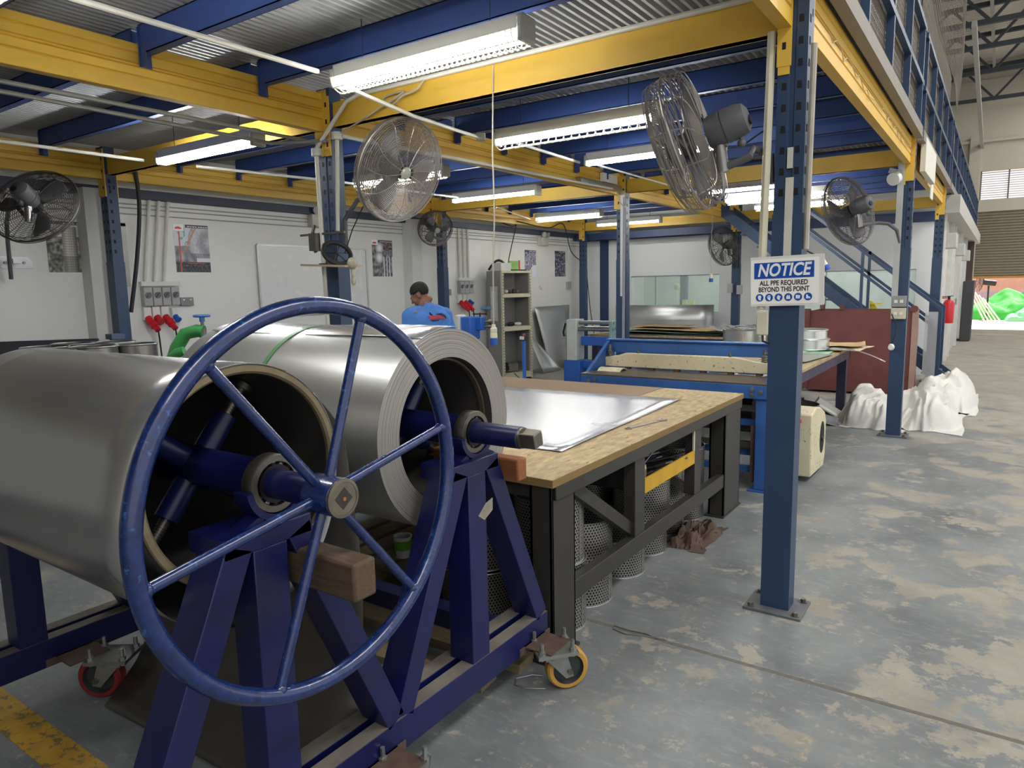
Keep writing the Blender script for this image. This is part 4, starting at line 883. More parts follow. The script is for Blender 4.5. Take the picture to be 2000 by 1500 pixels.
headp = [(-.42,.15),(-.38,-.1),(-.48,-.2),(-.36,-.25),(-.36,-.5),(-.1,-.5),(-.08,-.75),(.35,-.75),(.35,-.3),(.46,.1),(.42,.15)]
ICON = [
    [headp, [(-.58,.18),(-.46,.24),(-.40,.5),(-.15,.68),(.2,.66),(.42,.45),(.48,.2),(.5,.15),(-.58,.13)]],
    [headp, [(-.44,.3),(-.3,.55),(0,.66),(.3,.56),(.46,.3)], [(-.6,.05),(-.58,.22),(-.3,.22),(-.3,.05)]],
    [[(-.42,.2),(-.4,-.1),(-.48,-.2),(-.36,-.25),(-.36,-.5),(-.1,-.5),(-.08,-.75),(.35,-.75),(.35,-.3),(.42,.2),(.2,.55),(-.15,.58)], [(.3,.3),(.55,.3),(.55,-.1),(.3,-.1)]],
    [[(-.5,-.55),(-.5,.05),(-.3,.6),(-.12,.6),(-.12,-.55)], [(.5,-.55),(.5,.05),(.3,.6),(.12,.6),(.12,-.55)], [(-.08,-.55),(-.08,.3),(.08,.3),(.08,-.55)]],
    [[(-.6,-.45),(-.6,.4),(-.45,.6),(-.3,.45),(-.15,.6),(-.05,.45),(-.05,-.45)], [(.05,-.5),(.0,.3),(.2,.5),(.35,.4),(.5,.5),(.55,.2),(.4,-.5)]],
    [[(-.5,-.35),(-.5,-.15),(-.45,.55),(-.05,.55),(-.02,.1),(.55,-.1),(.6,-.35)], [(-.5,-.52),(-.5,-.4),(.6,-.4),(.6,-.52)]]]
for k in range(6):
    u = -0.114+k*0.0425; v = -0.072
    ic = part(MB().prism(flat(disc_poly(1), u, v, 0.0175, 0.0052), (0, -0.001, 0)), 'pictogram', SB, nb, smooth=0)
    m = MB()
    for pl_ in ICON[k]: m.prism(flat(pl_, u, v, 0.0165, 0.0062), (0, -0.0004, 0))
    part(m, 'symbol', SWH, ic, smooth=0)
# ---------------------------------------------------------------- decoiler stand
A1Y, A1Z = 1.095, 1.110                        # coil axes (run along X)
A2Y, A2Z = 1.935, 1.090
ST = thing('decoiler_stand', 'blue steel double decoiler stand on castors in the foreground', 'decoiler stand', (-2.2, 1.5, 0))
XF = -1.465; XB = -2.99
def endframe(xf, sgn, front):
    # twin base channels with a slot between them
    x1 = xf-0.145
    m = MB(); m.box((xf-0.055, 0.28, 0.15), (xf, 2.345, 0.262)); m.box((x1, 0.28, 0.15), (xf-0.085, 2.345, 0.262))
    part(m, 'base_rail', STANDB, ST, bevel=0.003)
    part(MB().box((xf-0.055, 0.28, 0.2622), (xf, 2.34, 0.2632)).box((x1, 0.28, 0.2622), (xf-0.085, 2.34, 0.2632)), 'rail_top', mat('dusty_worn_top', '#6b655d', 0.8, var=0.25, scale=14, wear=0.2, wearcol='#3a3844', wscale=20), ST, 'dusty worn upper face of the base rail')
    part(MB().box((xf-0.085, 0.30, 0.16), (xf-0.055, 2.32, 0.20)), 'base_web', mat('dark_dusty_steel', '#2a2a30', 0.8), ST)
    for yc, zc in ((A1Y-0.05, A1Z-0.087), (A2Y-0.04, A2Z-0.082)):
        zt = zc-0.005
        m = MB()
        part(MB().box((x1-0.0, yc-0.135, zt-0.052), (xf, yc+0.125, zt)), 'top_plate', STANDB, ST, bevel=0.003)
        for y0, y1 in ((yc-0.09, yc-0.405), (yc+0.085, yc+0.405)):
            part(MB().bar((xf-0.055, y0, zt-0.03), (xf-0.055, y1, 0.262), 0.075, 0.11, (1, 0, 0)), 'slanted_leg', STANDB, ST, bevel=0.003)
        part(MB().box((xf-0.105, yc-0.055, 0.262), (xf-0.0, yc+0.045, zt-0.05)), 'upright_leg', STANDB, ST, bevel=0.003)
endframe(XF, 1, True); endframe(XB, -1, False)
for y in (0.42, 2.15): part(MB().box((XB-0.02, y, 0.16), (XF-0.13, y+0.08, 0.24)), 'cross_rail', STANDB, ST)
for xx in (XF, XB):
    for y in ((0.42, 1.37, 2.24) if xx == XF else (0.42, 1.18, 2.22)): part(MB().box((xx, y-0.075, 0.178), (xx+0.125, y+0.075, 0.184)).box((xx, y-0.11, 0.155), (xx+0.006, y+0.11, 0.184)), 'castor_pad', RUSTY, ST)
def castor(x, y, ang, tyre, lock=False):
    T = Mx.Translation((x, y, 0)) @ Mx.Rotation(ang, 4, 'Z') @ Mx.Scale(1.27, 4)
    o = MB(); o.T = T; o.box((-0.065, -0.055, 0.128), (0.065, 0.055, 0.14)); 
    for sx in (-1, 1):
        for sy in (-1, 1): o.cyl((sx*0.05, sy*0.04, 0.12), (sx*0.05, sy*0.04, 0.175), 0.006, 6); o.cyl((sx*0.05, sy*0.04, 0.14), (sx*0.05, sy*0.04, 0.15), 0.011, 6)
    o.cyl((0, 0, 0.112), (0, 0, 0.128), 0.04, 18)
    for sy in (-1, 1): o.prism([(-0.035, sy*0.03, 0.118), (0.035, sy*0.03, 0.118), (0.055, sy*0.03, 0.05), (0.03, sy*0.03, 0.045)], (0, sy*0.004, 0))
    o.box((-0.035, -0.032, 0.108), (0.035, 0.032, 0.118))
    if lock: o.prism([(-0.02, -0.03, 0.11), (-0.11, -0.026, 0.085), (-0.11, 0.026, 0.085), (-0.02, 0.03, 0.11)], (0, 0, 0.01)); o.cyl((-0.09, 0, 0.095), (-0.09, 0, 0.115), 0.018, 12)
    c = part(o, 'castor', mat('zinc_fork', '#9c9f9a', 0.4, metal=0.8, var=0.12, scale=20), ST, 'zinc castor bracket under the stand')
    m = MB(); m.T = T; hc = (0.042, 0, 0.068)
    m.lathe([(0.05, -0.022), (0.062, -0.022), (0.068, -0.014), (0.068, 0.014), (0.062, 0.022), (0.05, 0.022)], hc, (0, 1, 0), 32)
    part(m, 'tyre', tyre, c)
    m = MB(); m.T = T; m.lathe([(0.0, -0.024), (0.012, -0.024), (0.014, -0.008), (0.045, -0.008), (0.05, -0.022), (0.05, 0.022), (0.045, 0.008), (0.014, 0.008), (0.012, 0.024), (0, 0.024)], hc, (0, 1, 0), 24)
    part(m, 'wheel_core', mat('cast_wheel', '#4a4b4c', 0.5, metal=0.6), c)
    m = MB(); m.T = T; m.cyl((0.042, -0.042, 0.068), (0.042, 0.042, 0.068), 0.009, 8); part(m, 'axle_bolt', RAWST, c)
    m = MB(); m.T = T; m.lathe([(0.028, 0.119), (0.040, 0.116)], (0, 0, 0), (0, 0, 1), 20); part(m, 'grease_ring', mat('yellow_grease_ring', '#d8a81e', 0.5), c)
TYR = mat('polyurethane_tyre', '#b88a3e', 0.45, var=0.15, scale=15); TYRR = mat('red_tyre', '#7e2226', 0.45, var=0.15)
castor(-1.375, 2.24, radians(50), TYR); castor(-1.375, 1.37, radians(215), TYR, True); castor(-2.83, 1.25, radians(215), TYRR); castor(-2.885, 2.22, radians(80), TYRR); castor(-1.375, 0.42, radians(120), TYR); castor(-2.885, 0.42, radians(80), TYRR)

def mandrel(yc, zc, label, tip, r_in):
    t = thing('mandrel_shaft', label, 'shaft', (-1.5, yc, zc))
    o = (0, yc, zc); X_ = (1, 0, 0)
    part(MB().cyl((-1.56, yc, zc), (-2.95, yc, zc), 0.055, 28), 'core_tube', STANDB, t)
    part(MB().cyl((tip, yc, zc), (-1.56, yc, zc), 0.0385, 28), 'shaft_end', STANDB, t, bevel=0.002)
    part(MB().cyl((-2.95, yc, zc), (-3.12, yc, zc), 0.0385, 20), 'shaft_end', STANDB, t)
    for x in (-1.86, -2.62):
        for k in range(4):
            a = pi/4+k*pi/2+0.12; d = V((0, cos(a), sin(a))); p = V((x, yc, zc))
            part(MB().cyl(p+d*0.05, p+d*0.165, 0.034, 18), 'expander_arm', STANDB, t)
            sc_ = MB(); sc_.cyl(p+d*0.165, p+d*(r_in-0.02), 0.014, 12)
            h = 0.17
            while h < r_in-0.02: sc_.cyl(p+d*h, p+d*(h+0.004), 0.0165, 12); h += 0.008
            sc_.cyl(p+d*(r_in-0.022), p+d*(r_in-0.004), 0.03, 14); part(sc_, 'expander_screw', RAWST, t)
    return t
def bearing(yc, zc, x, label):
    t = thing('bearing_block', label, 'bearing', (x, yc, zc-0.09)); p = V((x, yc, zc))
    part(MB().lathe([(0.058, -0.022), (0.074, -0.022), (0.076, -0.018), (0.076, 0.018), (0.074, 0.022), (0.058, 0.022), (0.056, 0.012), (0.056, -0.012)], p, (1, 0, 0), 40, True), 'outer_race', RAWST, t)
    part(MB().lathe([(0.039, -0.02), (0.050, -0.02), (0.050, 0.02), (0.039, 0.02)], p, (1, 0, 0), 36, True), 'inner_race', mat('greasy_race', '#34343a', 0.3, metal=0.8), t)
    b_ = MB()
    for k in range(13):
        a = 2*pi*k/13; b_.sphere(p+V((0, 0.053*cos(a), 0.053*sin(a))), 0.0085, 10, 6)
    part(b_, 'bearing_balls', GALV, t)
    m = MB(); pts = [(yc+0.077*cos(radians(d)), zc+0.077*sin(radians(d))) for d in range(185, 356, 10)]+[(yc+0.094*cos(radians(d)), zc+0.094*sin(radians(d))) for d in range(355, 184, -10)]
    m.prism([(x-0.03, a, b__) for a, b__ in pts], (0.06, 0, 0)); part(m, 'half_saddle', STANDB, t)
    for sy in (-1, 1): part(MB().prism([(x-0.025, yc+sy*0.052, zc-0.068), (x-0.025, yc+sy*0.105, zc-0.092), (x-0.025, yc+sy*0.045, zc-0.092)], (0.05, 0, 0)), 'gusset', STANDB, t)
    return t
M1 = mandrel(A1Y, A1Z, 'blue mandrel shaft through the front coil, turned by the large handwheel', -1.32, 0.276)
M2 = mandrel(A2Y, A2Z, 'blue mandrel shaft of the thick coil with a square driving end', -1.305, 0.248)
sq = MB(); T = Mx.Translation((0, A2Y, A2Z)) @ Mx.Rotation(radians(12), 4, 'X'); sq.T = T; sq.box((-1.31, -0.026, -0.026), (-1.235, 0.026, 0.026)); part(sq, 'square_end', RAWST, M2, bevel=0.004)
part(MB().cyl((-1.305, A2Y, A2Z), (-1.295, A2Y, A2Z), 0.036, 24), 'end_face', RAWST, M2)
for x, nm in ((-1.52, 'near'), (-3.06, 'far')):
    bearing(A1Y, A1Z, x, '%s bearing carrying the shaft of the front coil' % nm); bearing(A2Y, A2Z, x, '%s bearing carrying the shaft of the thick coil' % nm)
# handwheel : rim, hub and six spokes
XW_ = -1.312; hub = V((XW_, A1Y, A1Z)); hc = on(633.5, 971, 'x', XW_); wc = V((XW_, hc.y, hc.z)); RW = 0.4585*1.312/1.25-0.0205
HW = part(MB().cyl((-1.352, A1Y, A1Z), (-1.252, A1Y, A1Z), 0.048, 32), 'handwheel', WHEELB, M1, bevel=0.006)
part(MB().torus(wc, (1, 0, 0), RW, 0.0205, 120, 14), 'rim', WHEELB, HW, smooth=60)
for (px, py) in ((402, 712), (708, 602), (868, 830), (800, 1142), (545, 1355), (273, 1160)):
    e = on(px, py, 'x', XW_); d = (e-wc).normalized(); tipp = wc+d*RW
    part(MB().cyl(hub+(tipp-hub).normalized()*0.03, tipp, 0.0125, 16).sphere(tipp-d*0.012, (0.018, 0.018, 0.018), 10, 6), 'spoke', WHEELB, HW, smooth=60)
f_ = MB(); f_.lathe([(0.0475, -0.003), (0.0475, 0.003), (0.04, 0.004)], (-1.252, A1Y, A1Z), (1, 0, 0), 32)
f_.cyl((-1.2525, A1Y, A1Z), (-1.2490, A1Y, A1Z), 0.0475, 32); part(f_, 'hub_face', mat('dull_hub_steel', '#6d675c', 0.5, metal=0.5, var=0.2, scale=30), HW, 'bare steel hub face')
q_ = MB(); q_.T = Mx.Translation((0, A1Y, A1Z)) @ Mx.Rotation(radians(38), 4, 'X'); q_.box((-1.2495, -0.019, -0.019), (-1.2480, 0.019, 0.019)); q_.m = 1; q_.cyl((-1.2485, 0.0, -0.002), (-1.2468, 0.0, -0.002), 0.005, 12)
part(q_, 'square_socket', [mat('socket_shadow_steel', '#2c2721', 0.7), mat('copper_plug', '#a56a4a', 0.4, metal=0.6)], HW, 'dark square socket in the hub', smooth=0)

# ---------------------------------------------------------------- coils
CW = 1.24; XC = -1.62
FACE = bpy.data.materials.new('coil_edge_windings'); FACE.use_nodes = True; nt = FACE.node_tree; N = nt.nodes; L = nt.links; b = N['Principled BSDF']
tc = N.new('ShaderNodeTexCoord'); sp_ = N.new('ShaderNodeSeparateXYZ'); L.new(tc.outputs['Object'], sp_.inputs[0])
cmb = N.new('ShaderNodeCombineXYZ'); L.new(sp_.outputs['Y'], cmb.inputs['X']); L.new(sp_.outputs['Z'], cmb.inputs['Y'])
ln = N.new('ShaderNodeVectorMath'); ln.operation = 'LENGTH'; L.new(cmb.outputs[0], ln.inputs[0])
n1 = N.new('ShaderNodeTexNoise'); n1.noise_dimensions = '1D'; n1.inputs['Scale'].default_value = 330; n1.inputs['Detail'].default_value = 5; n1.inputs['Roughness'].default_value = 0.7; L.new(ln.outputs['Value'], n1.inputs['W'])
r1 = N.new('ShaderNodeValToRGB'); r1.color_ramp.elements[0].position = 0.30; r1.color_ramp.elements[0].color = lin('#5e5b57'); r1.color_ramp.elements[1].position = 0.66; r1.color_ramp.elements[1].color = lin('#bdb9b3'); L.new(n1.outputs['Fac'], r1.inputs[0])
L.new(r1.outputs[0], b.inputs['Base Color']); b.inputs['Metallic'].default_value = 0.55; b.inputs['Roughness'].default_value = 0.42
bp = N.new('ShaderNodeBump'); bp.inputs['Strength'].default_value = 0.35; bp.inputs['Distance'].default_value = 0.004; L.new(n1.outputs['Fac'], bp.inputs['Height']); L.new(bp.outputs[0], b.inputs['Normal'])
C2R = 0.364; C2I = 0.262
c2 = thing('steel_coil', 'thick coil of bright sheet steel with many visible windings and a green strap', 'steel coil', (XC, A2Y, A2Z))
part(MB().lathe([(C2R, 0), (C2R, -CW)], (XC, A2Y, A2Z), (1, 0, 0), 128), 'outer_wrap', STEEL, c2, smooth=60)
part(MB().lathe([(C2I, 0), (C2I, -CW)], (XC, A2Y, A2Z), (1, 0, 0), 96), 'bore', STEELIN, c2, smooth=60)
pr_ = [(C2I+(C2R-C2I)*i/24, random.uniform(-0.0012, 0.001)) for i in range(25)]; pr_[0] = (C2I, 0); pr_[-1] = (C2R, 0)
part(MB().lathe(pr_, (XC, A2Y, A2Z), (1, 0, 0), 128), 'winding_face', FACE, c2)
part(MB().lathe([(C2I, -CW), (C2R, -CW)], (XC, A2Y, A2Z), (1, 0, 0), 96), 'winding_face', FACE, c2)
part(MB().lathe([(C2I-0.004, -0.03), (C2I-0.004, -0.05), (C2I-0.012, -0.05), (C2I-0.012, -0.03)], (XC, A2Y, A2Z), (1, 0, 0), 80, True), 'core_ring', mat('dark_core_ring', '#4f4538', 0.6, var=0.2), c2)
part(MB().lathe([(C2R+0.0015, -0.66), (C2R+0.0025, -0.66), (C2R+0.0025, -0.685), (C2R+0.0015, -0.685)], (XC, A2Y, A2Z), (1, 0, 0), 128, True), 'strap', mat('green_strap', '#5f9a68', 0.4), c2, 'green plastic strap')
part(MB().cbox((XC-0.672, A2Y-C2R*0.82, A2Z+C2R*0.58), (0.04, 0.008, 0.03)), 'strap_seal', GALV, c2)
def spiral(yc, zc, fn, a0, a1, n, x0, x1):     # sheet swept along X; angle from +Y, counter-clockwise seen from the camera side
    A = [(yc+fn(radians(a0+(a1-a0)*i/n))*cos(radians(a0+(a1-a0)*i/n)), zc+fn(radians(a0+(a1-a0)*i/n))*sin(radians(a0+(a1-a0)*i/n))) for i in range(n+1)]
    return A
def swept(pts, x0, x1, k=8): return MB().grid([[(x0+(x1-x0)*j/k, y, z) for j in range(k+1)] for y, z in pts])
def solid(o, t=0.0012): m_ = o.modifiers.new('gauge', 'SOLIDIFY'); m_.thickness = t; m_.offset = 0
# raised free end of the outer sheet on top of the thick coil
fl = spiral(A2Y, A2Z, lambda a: C2R+0.002+0.008*max(0, min(1, (radians(112)-a)/radians(34)))**2, 112, 78, 30, 0, 0)
fm = MB(); rows = []
for i, (y, z) in enumerate(fl):
    cut = 0.05*max(0, (i-20)/10.0)
    rows.append([(XC+0.004-cut*0.2-(CW-0.01)*j/8, y, z+0.004*sin(j)) for j in range(9)])
fm.grid(rows); o = part(fm, 'loose_sheet_end', STEEL2, c2, 'bright free edge of the outermost sheet', smooth=60); solid(o)

c1 = thing('steel_coil', 'nearly used-up steel coil with dark hollow core, its tail sheet hanging to the floor', 'steel coil', (XC, A1Y, A1Z)); C1R = 0.300; C1I = 0.279
part(MB().lathe([(C1R, 0), (C1R, -CW)], (XC, A1Y, A1Z), (1, 0, 0), 128), 'outer_wrap', STEEL1, c1, smooth=60)
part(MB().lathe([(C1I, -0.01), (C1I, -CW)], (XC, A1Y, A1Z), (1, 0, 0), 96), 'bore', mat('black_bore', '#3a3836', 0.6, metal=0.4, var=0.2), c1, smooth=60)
part(MB().lathe([(C1I-0.002, 0.0), (C1I+0.004, 0.006), (C1R-0.003, 0.006), (C1R, 0.0), (C1R, -0.012), (C1I-0.002, -0.012)], (XC, A1Y, A1Z), (1, 0, 0), 128, True), 'core_ring', mat('tan_core_edge', '#7f725a', 0.6, metal=0.3, var=0.25, scale=14), c1, 'tan worn edge of the coil core')
def loose(a):                                   # second wrap, slack at the bottom
    d = math.degrees(a) % 360
    if d < 60: d += 360
    return C1R+0.0035+0.095*max(0, sin(radians((min(max(d, 165), 350)-165)/(350-165)*180)))**1.5
lw = spiral(A1Y, A1Z, loose, 62, 400, 110, 0, 0); o = part(swept(lw, XC+0.003, XC-CW), 'slack_wrap', STEEL1, c1, 'slack wrap bulging below the coil', smooth=60); solid(o)
pts = [(A1Y+(C1R+0.0012)*cos(radians(d)), A1Z+(C1R+0.0012)*sin(radians(d))) for d in range(131, 45, -3)]
P0 = pts[-1]; ctl = [(P0[0], P0[1]), (A1Y+0.325, A1Z+0.07), (1.452, 0.96), (1.472, 0.78), (1.472, 0.60), (1.452, 0.36), (1.39, 0.16), (1.23, 0.012)]
cur = []
for i in range(len(ctl)-1):
    g = [V((c[0], c[1], 0)) for c in (ctl[max(0, i-1)], ctl[i], ctl[i+1], ctl[min(len(ctl)-1, i+2)])]
    for k in range(6):
        t = k/6; v = 0.5*((2*g[1])+(g[2]-g[0])*t+(2*g[0]-5*g[1]+4*g[2]-g[3])*t*t+(3*g[1]-g[0]-3*g[2]+g[3])*t**3); cur.append((v.x, v.y))
cur.append(ctl[-1])
tm = MB(); rows = []
for i, (y, z) in enumerate(pts+cur[1:]):
    u = i/(len(pts)+len(cur)-2); rows.append([(XC+0.003-CW*(1-0.07*u**3)*j/8, y+(-0.06*u*u*(j/8)), z) for j in range(9)])
tm.grid(rows); o = part(tm, 'tail_sheet', mat('dull_sheet_underside', '#77736e', 0.45, metal=0.85, var=0.06, scale=2), c1, 'dull inner side of the tail sheet hanging to the floor', smooth=60); solid(o)

# timbers jammed through the bores
def timber(x0, x1, y, z, w_, h_, m_, label, tilt=0):
    mb = MB().bar((x0, y, z-tilt), (x1, y, z), w_, h_); return single(mb, 'timber_block', m_, label, 'timber', bevel=0.008)
e1 = on(700, 1098, 'x', -1.30)
timber(-1.81, -1.255, e1.y-0.02, A1Z-C1I+0.052, 0.075, 0.10, WOODD, 'weathered timber sticking out of the front coil behind the handwheel')
timber(-1.81, -1.40, A2Y+0.145, A2Z-0.157, 0.06, 0.085, WOODO, 'orange timber sticking out of the thick coil beside the bench corner')
# paper label scraps on the stand leg
single(MB().prism([(XF+0.0005, A2Y-0.045, 0.80), (XF+0.0005, A2Y-0.01, 0.775), (XF+0.0005, A2Y+0.04, 0.80), (XF+0.0005, A2Y+0.042, 0.845), (XF+0.0005, A2Y+0.0, 0.835)], (0.0012, 0, 0)), 'torn_tape', mat('torn_tape', '#8d8579', 0.8, var=0.25, scale=40), 'torn grey tape stuck on the middle leg of the rear stand half', 'tape')

# pallet and cup behind the stand
pt = thing('pallet', 'wooden pallet on the floor under the thick coil', 'pallet', (-2.75, 2.95, 0))
for k in range(6): part(MB().box((-3.25+k*0.165, 2.55, 0.115), (-3.13+k*0.165, 3.45, 0.135)), 'top_board', PALLET, pt)
for y in (2.56, 2.95, 3.36):
    part(MB().box((-3.25, y, 0), (-2.28, y+0.09, 0.018)), 'bottom_board', PALLET, pt); part(MB().box((-3.25, y, 0.095), (-2.28, y+0.09, 0.115)), 'stringer_board', PALLET, pt)
    for x in (-3.25, -2.82, -2.40): part(MB().box((x, y, 0.018), (x+0.12, y+0.09, 0.095)), 'block', PALLET, pt)
cp = on(786, 1052, 'z', 0.135)
cpt = thing('paint_tub', 'small white tub with a green band standing on the pallet', 'tub', (-2.62, 2.70, 0.135))
part(MB().lathe([(0, 0), (0.04, 0), (0.05, 0.11), (0.052, 0.11), (0.052, 0.12), (0.046, 0.12), (0.038, 0.01), (0, 0.01)], (-2.62, 2.70, 0.135), (0, 0, 1), 24), 'tub', WHITEP, cpt); part(MB().lathe([(0.0452, 0.045), (0.0505, 0.1)], (-2.62, 2.70, 0.135), (0, 0, 1), 24), 'label_band', mat('green_band', '#6fb43c', 0.5), cpt)
for k, (x, y, l, r) in enumerate(((-2.2, 2.05, 1.2, 0.1), (-2.1, 2.28, 1.1, 0.05), (-2.45, 1.75, 1.0, -0.04))):
    mb = MB(); mb.T = Mx.Translation((x, y, 0)) @ Mx.Rotation(r, 4, 'Z'); mb.box((-l/2, -0.06, 0), (l/2, 0.06, 0.028+0.012*k)); single(mb, 'floor_plank', PALLET, 'grey plank lying on the floor inside the stand, %s from the bench' % ORD[k], 'plank', group='planks inside the stand')

# ---------------------------------------------------------------- front bench
BX0, BX1, BY0, BY1, BZ = -3.75, -1.45, 2.37, 4.98, 0.815
bn = thing('workbench', 'heavy dark steel bench with a worn plywood top behind the decoiler', 'bench', (-2.6, 3.6, 0))
PLY = mat('worn_plywood', '#ab9775', 0.8, var=0.32, scale=18, stretch=(2.2, 0.7, 1), wear=0.42, wearcol='#74603f', wscale=13, bump=0.5)
PLYE = mat('plywood_edge', '#80683f', 0.85, var=0.3, scale=4, stretch=(3, 3, 120))
HARD = mat('brown_hardboard', '#8b7258', 0.7, var=0.08, scale=2)
pm = MB().box((BX0, BY0, BZ-0.036), (BX1, BY1, BZ)); part(pm, 'plywood_top', [PLY], bn, bevel=0.003)
part(MB().box((BX1-0.0005, BY0, BZ-0.035), (BX1+0.0015, BY1-0.01, BZ-0.002)).box((BX0, BY0-0.0015, BZ-0.035), (BX1, BY0+0.0005, BZ-0.002)), 'ply_edge', PLYE, bn, 'layered edge of the plywood')
part(MB().box((BX0, 4.15, BZ), (-2.05, BY1-0.02, BZ+0.004)), 'hardboard_sheet', HARD, bn, 'smooth brown board on the far part of the top')
fr = MB(); zt = BZ-0.036
for x in (BX0+0.05, BX1-0.03): fr.box((x-0.03, BY0+0.03, zt-0.06), (x+0.03, BY1-0.03, zt))
for y in (BY0+0.05, BY1-0.05): fr.box((BX0, y-0.03, zt-0.06), (BX1-0.01, y+0.03, zt))
part(fr, 'top_frame', DARKST, bn, bevel=0.002)
for x in (BX0+0.08, BX1-0.06):
    for y0, y1 in ((BY0+0.01, BY0+0.20), (BY1-0.36, BY1-0.02)):
        m = MB(); m.box((x-0.06, y0, 0.012), (x+0.05, y0+0.012, zt)); m.box((x+0.035, y0, 0.012), (x+0.05, y1, zt)); m.box((x-0.06, y1-0.012, 0.012), (x+0.05, y1, zt)); m.box((x-0.06, y0, 0.012), (x-0.045, y1, zt))
        part(m, 'leg', DARKST, bn, bevel=0.002); part(MB().box((x-0.08, y0-0.02, 0), (x+0.055, y1+0.03, 0.012)), 'foot_plate', DARKST, bn)
x = BX1-0.045
for x in (BX1-0.035, BX0+0.05): part(MB().box((x-0.03, BY0+0.19, 0.215), (x+0.02, BY1-0.35, 0.305)), 'lower_rail', DARKST, bn, bevel=0.002)
x = BX1-0.035
for y0, y1 in ((3.21, 3.33), (4.07, 4.18)): part(MB().box((x-0.05, y0, 0.305), (x+0.015, y1, zt-0.06)), 'mid_post', DARKST, bn, bevel=0.002)
part(MB().bar((x-0.03, 2.62, 0.72), (x-0.03, 3.24, 0.33), 0.05, 0.06), 'brace', DARKST, bn); part(MB().bar((x-0.45, 3.95, 0.62), (x-0.05, 4.1, 0.33), 0.05, 0.05), 'brace', DARKST, bn)
tr = part(MB().box((x-0.62, 3.335, 0.505), (x+0.012, 4.065, 0.512)).box((x-0.62, 3.335, 0.505), (x-0.61, 4.065, 0.62)), 'tool_tray', DARKST, bn)
part(MB().box((x+0.004, 3.335, 0.505), (x+0.014, 4.175, 0.585)), 'tray_lip', mat('worn_yellow_lip', '#c79b22', 0.5, var=0.15, scale=10, wear=0.15, wearcol='#8a7440', wscale=20), tr, 'worn yellow front lip')
part(MB().box((x+0.004, 4.055, 0.585), (x+0.014, 4.09, 0.76)), 'tray_stay', CREAM, tr)
tp_ = thing('tape_roll', 'roll of pale masking tape standing in the tool tray under the bench', 'tape', (x-0.06, 3.46, 0.512))
part(MB().lathe([(0.042, -0.025), (0.062, -0.025), (0.062, 0.025), (0.042, 0.025)], (x-0.05, 3.42, 0.575), (0.9, 0.3, 0), 30, True), 'tape_body', mat('pale_tape', '#c9c4a4', 0.5), tp_); part(MB().lathe([(0.036, -0.026), (0.042, -0.026), (0.042, 0.026), (0.036, 0.026)], (x-0.05, 3.42, 0.575), (0.9, 0.3, 0), 30, True), 'core', CARD, tp_)
hr = random.Random(3)
for k in range(9):
    y = 3.52+0.06*k; z = 0.517+0.008*(k%3); xx = x-0.12-0.05*(k%4); L_ = 0.22; hd = hr.choice((RED, BLACK, RED, RAWST))
    t = thing('hand_tool', 'hand tool with %s grip lying in the tool tray, %s from the tape roll' % ({RED.name: 'red', BLACK.name: 'black', RAWST.name: 'bare steel'}[hd.name], ORD[k]), 'tool', (xx, y, 0.512))
    a = hr.uniform(-0.5, 0.9); d = V((cos(a)*0.4, sin(a)+0.6, 0.1)).normalized(); p = V((xx, y, z+0.012))
    part(MB().tube([p, p+d*L_*0.55], 0.011, 8), 'grip', hd, t); part(MB().bar(p+d*L_*0.5, p+d*L_, 0.014, 0.008), 'shank', RAWST, t)
rod = single(MB().cyl((x-0.1, 3.46, 0.565), (x-0.16, 4.02, 0.66), 0.005, 8), 'steel_rod', GALV, 'thin bright steel rod lying slanted over the tools in the tray', 'rod')
# polished sheet, wrench and scraps on top
sheet_pts = [(-2.95, 2.72), (-1.66, 2.80), (-1.73, 4.5), (-3.35, 4.42)]
ms = MB(); rows = []
for i in range(13):
    u = i/12; a = V(sheet_pts[0]+(0,))*(1-u)+V(sheet_pts[3]+(0,))*u; b_ = V(sheet_pts[1]+(0,))*(1-u)+V(sheet_pts[2]+(0,))*u; row = []
    for j in range(17):
        s = j/16; p = a*(1-s)+b_*s; lift = 0.004*(sin(u*pi*1.3+0.5)**2)*s**4+0.004*max(0, noise.noise(V((u*1.8, s*2, 4))))
        row.append((p.x, p.y, BZ+0.0055+lift))
    rows.append(row)
ms.grid(rows); o = single(ms, 'steel_sheet', STEEL2, 'large polished steel sheet lying on the plywood bench top', 'steel sheet', smooth=60); solid(o, 0.001)
def spanner(p, q, label):
    p = V(p); q = V(q); d = (q-p).normalized(); s = V((-d.y, d.x, 0)); t = thing('wrench', label, 'wrench', p); z = V((0, 0, 0.006))
    part(MB().prism([p-s*0.007, p+s*0.007, q+s*0.009, q-s*0.009], z), 'handle', GALV, t, bevel=0.002)
    h = [q-s*0.012-d*0.01, q-s*0.022+d*0.015, q-s*0.02+d*0.045, q-s*0.009+d*0.05, q-s*0.01+d*0.022, q+s*0.01+d*0.018, q+s*0.014+d*0.045, q+s*0.024+d*0.035, q+s*0.022+d*0.01, q+s*0.012-d*0.01]
    part(MB().prism(h, z*1.4), 'open_jaw', GALV, t); part(MB().lathe([(0.011, 0), (0.019, 0), (0.019, 0.009), (0.011, 0.009)], p-d*0.015, (0, 0, 1), 18, True), 'ring_end', GALV, t)
spanner((-1.62, 3.47, BZ), (-1.56, 3.74, BZ), 'silver combination spanner lying on the bench near the aisle edge')
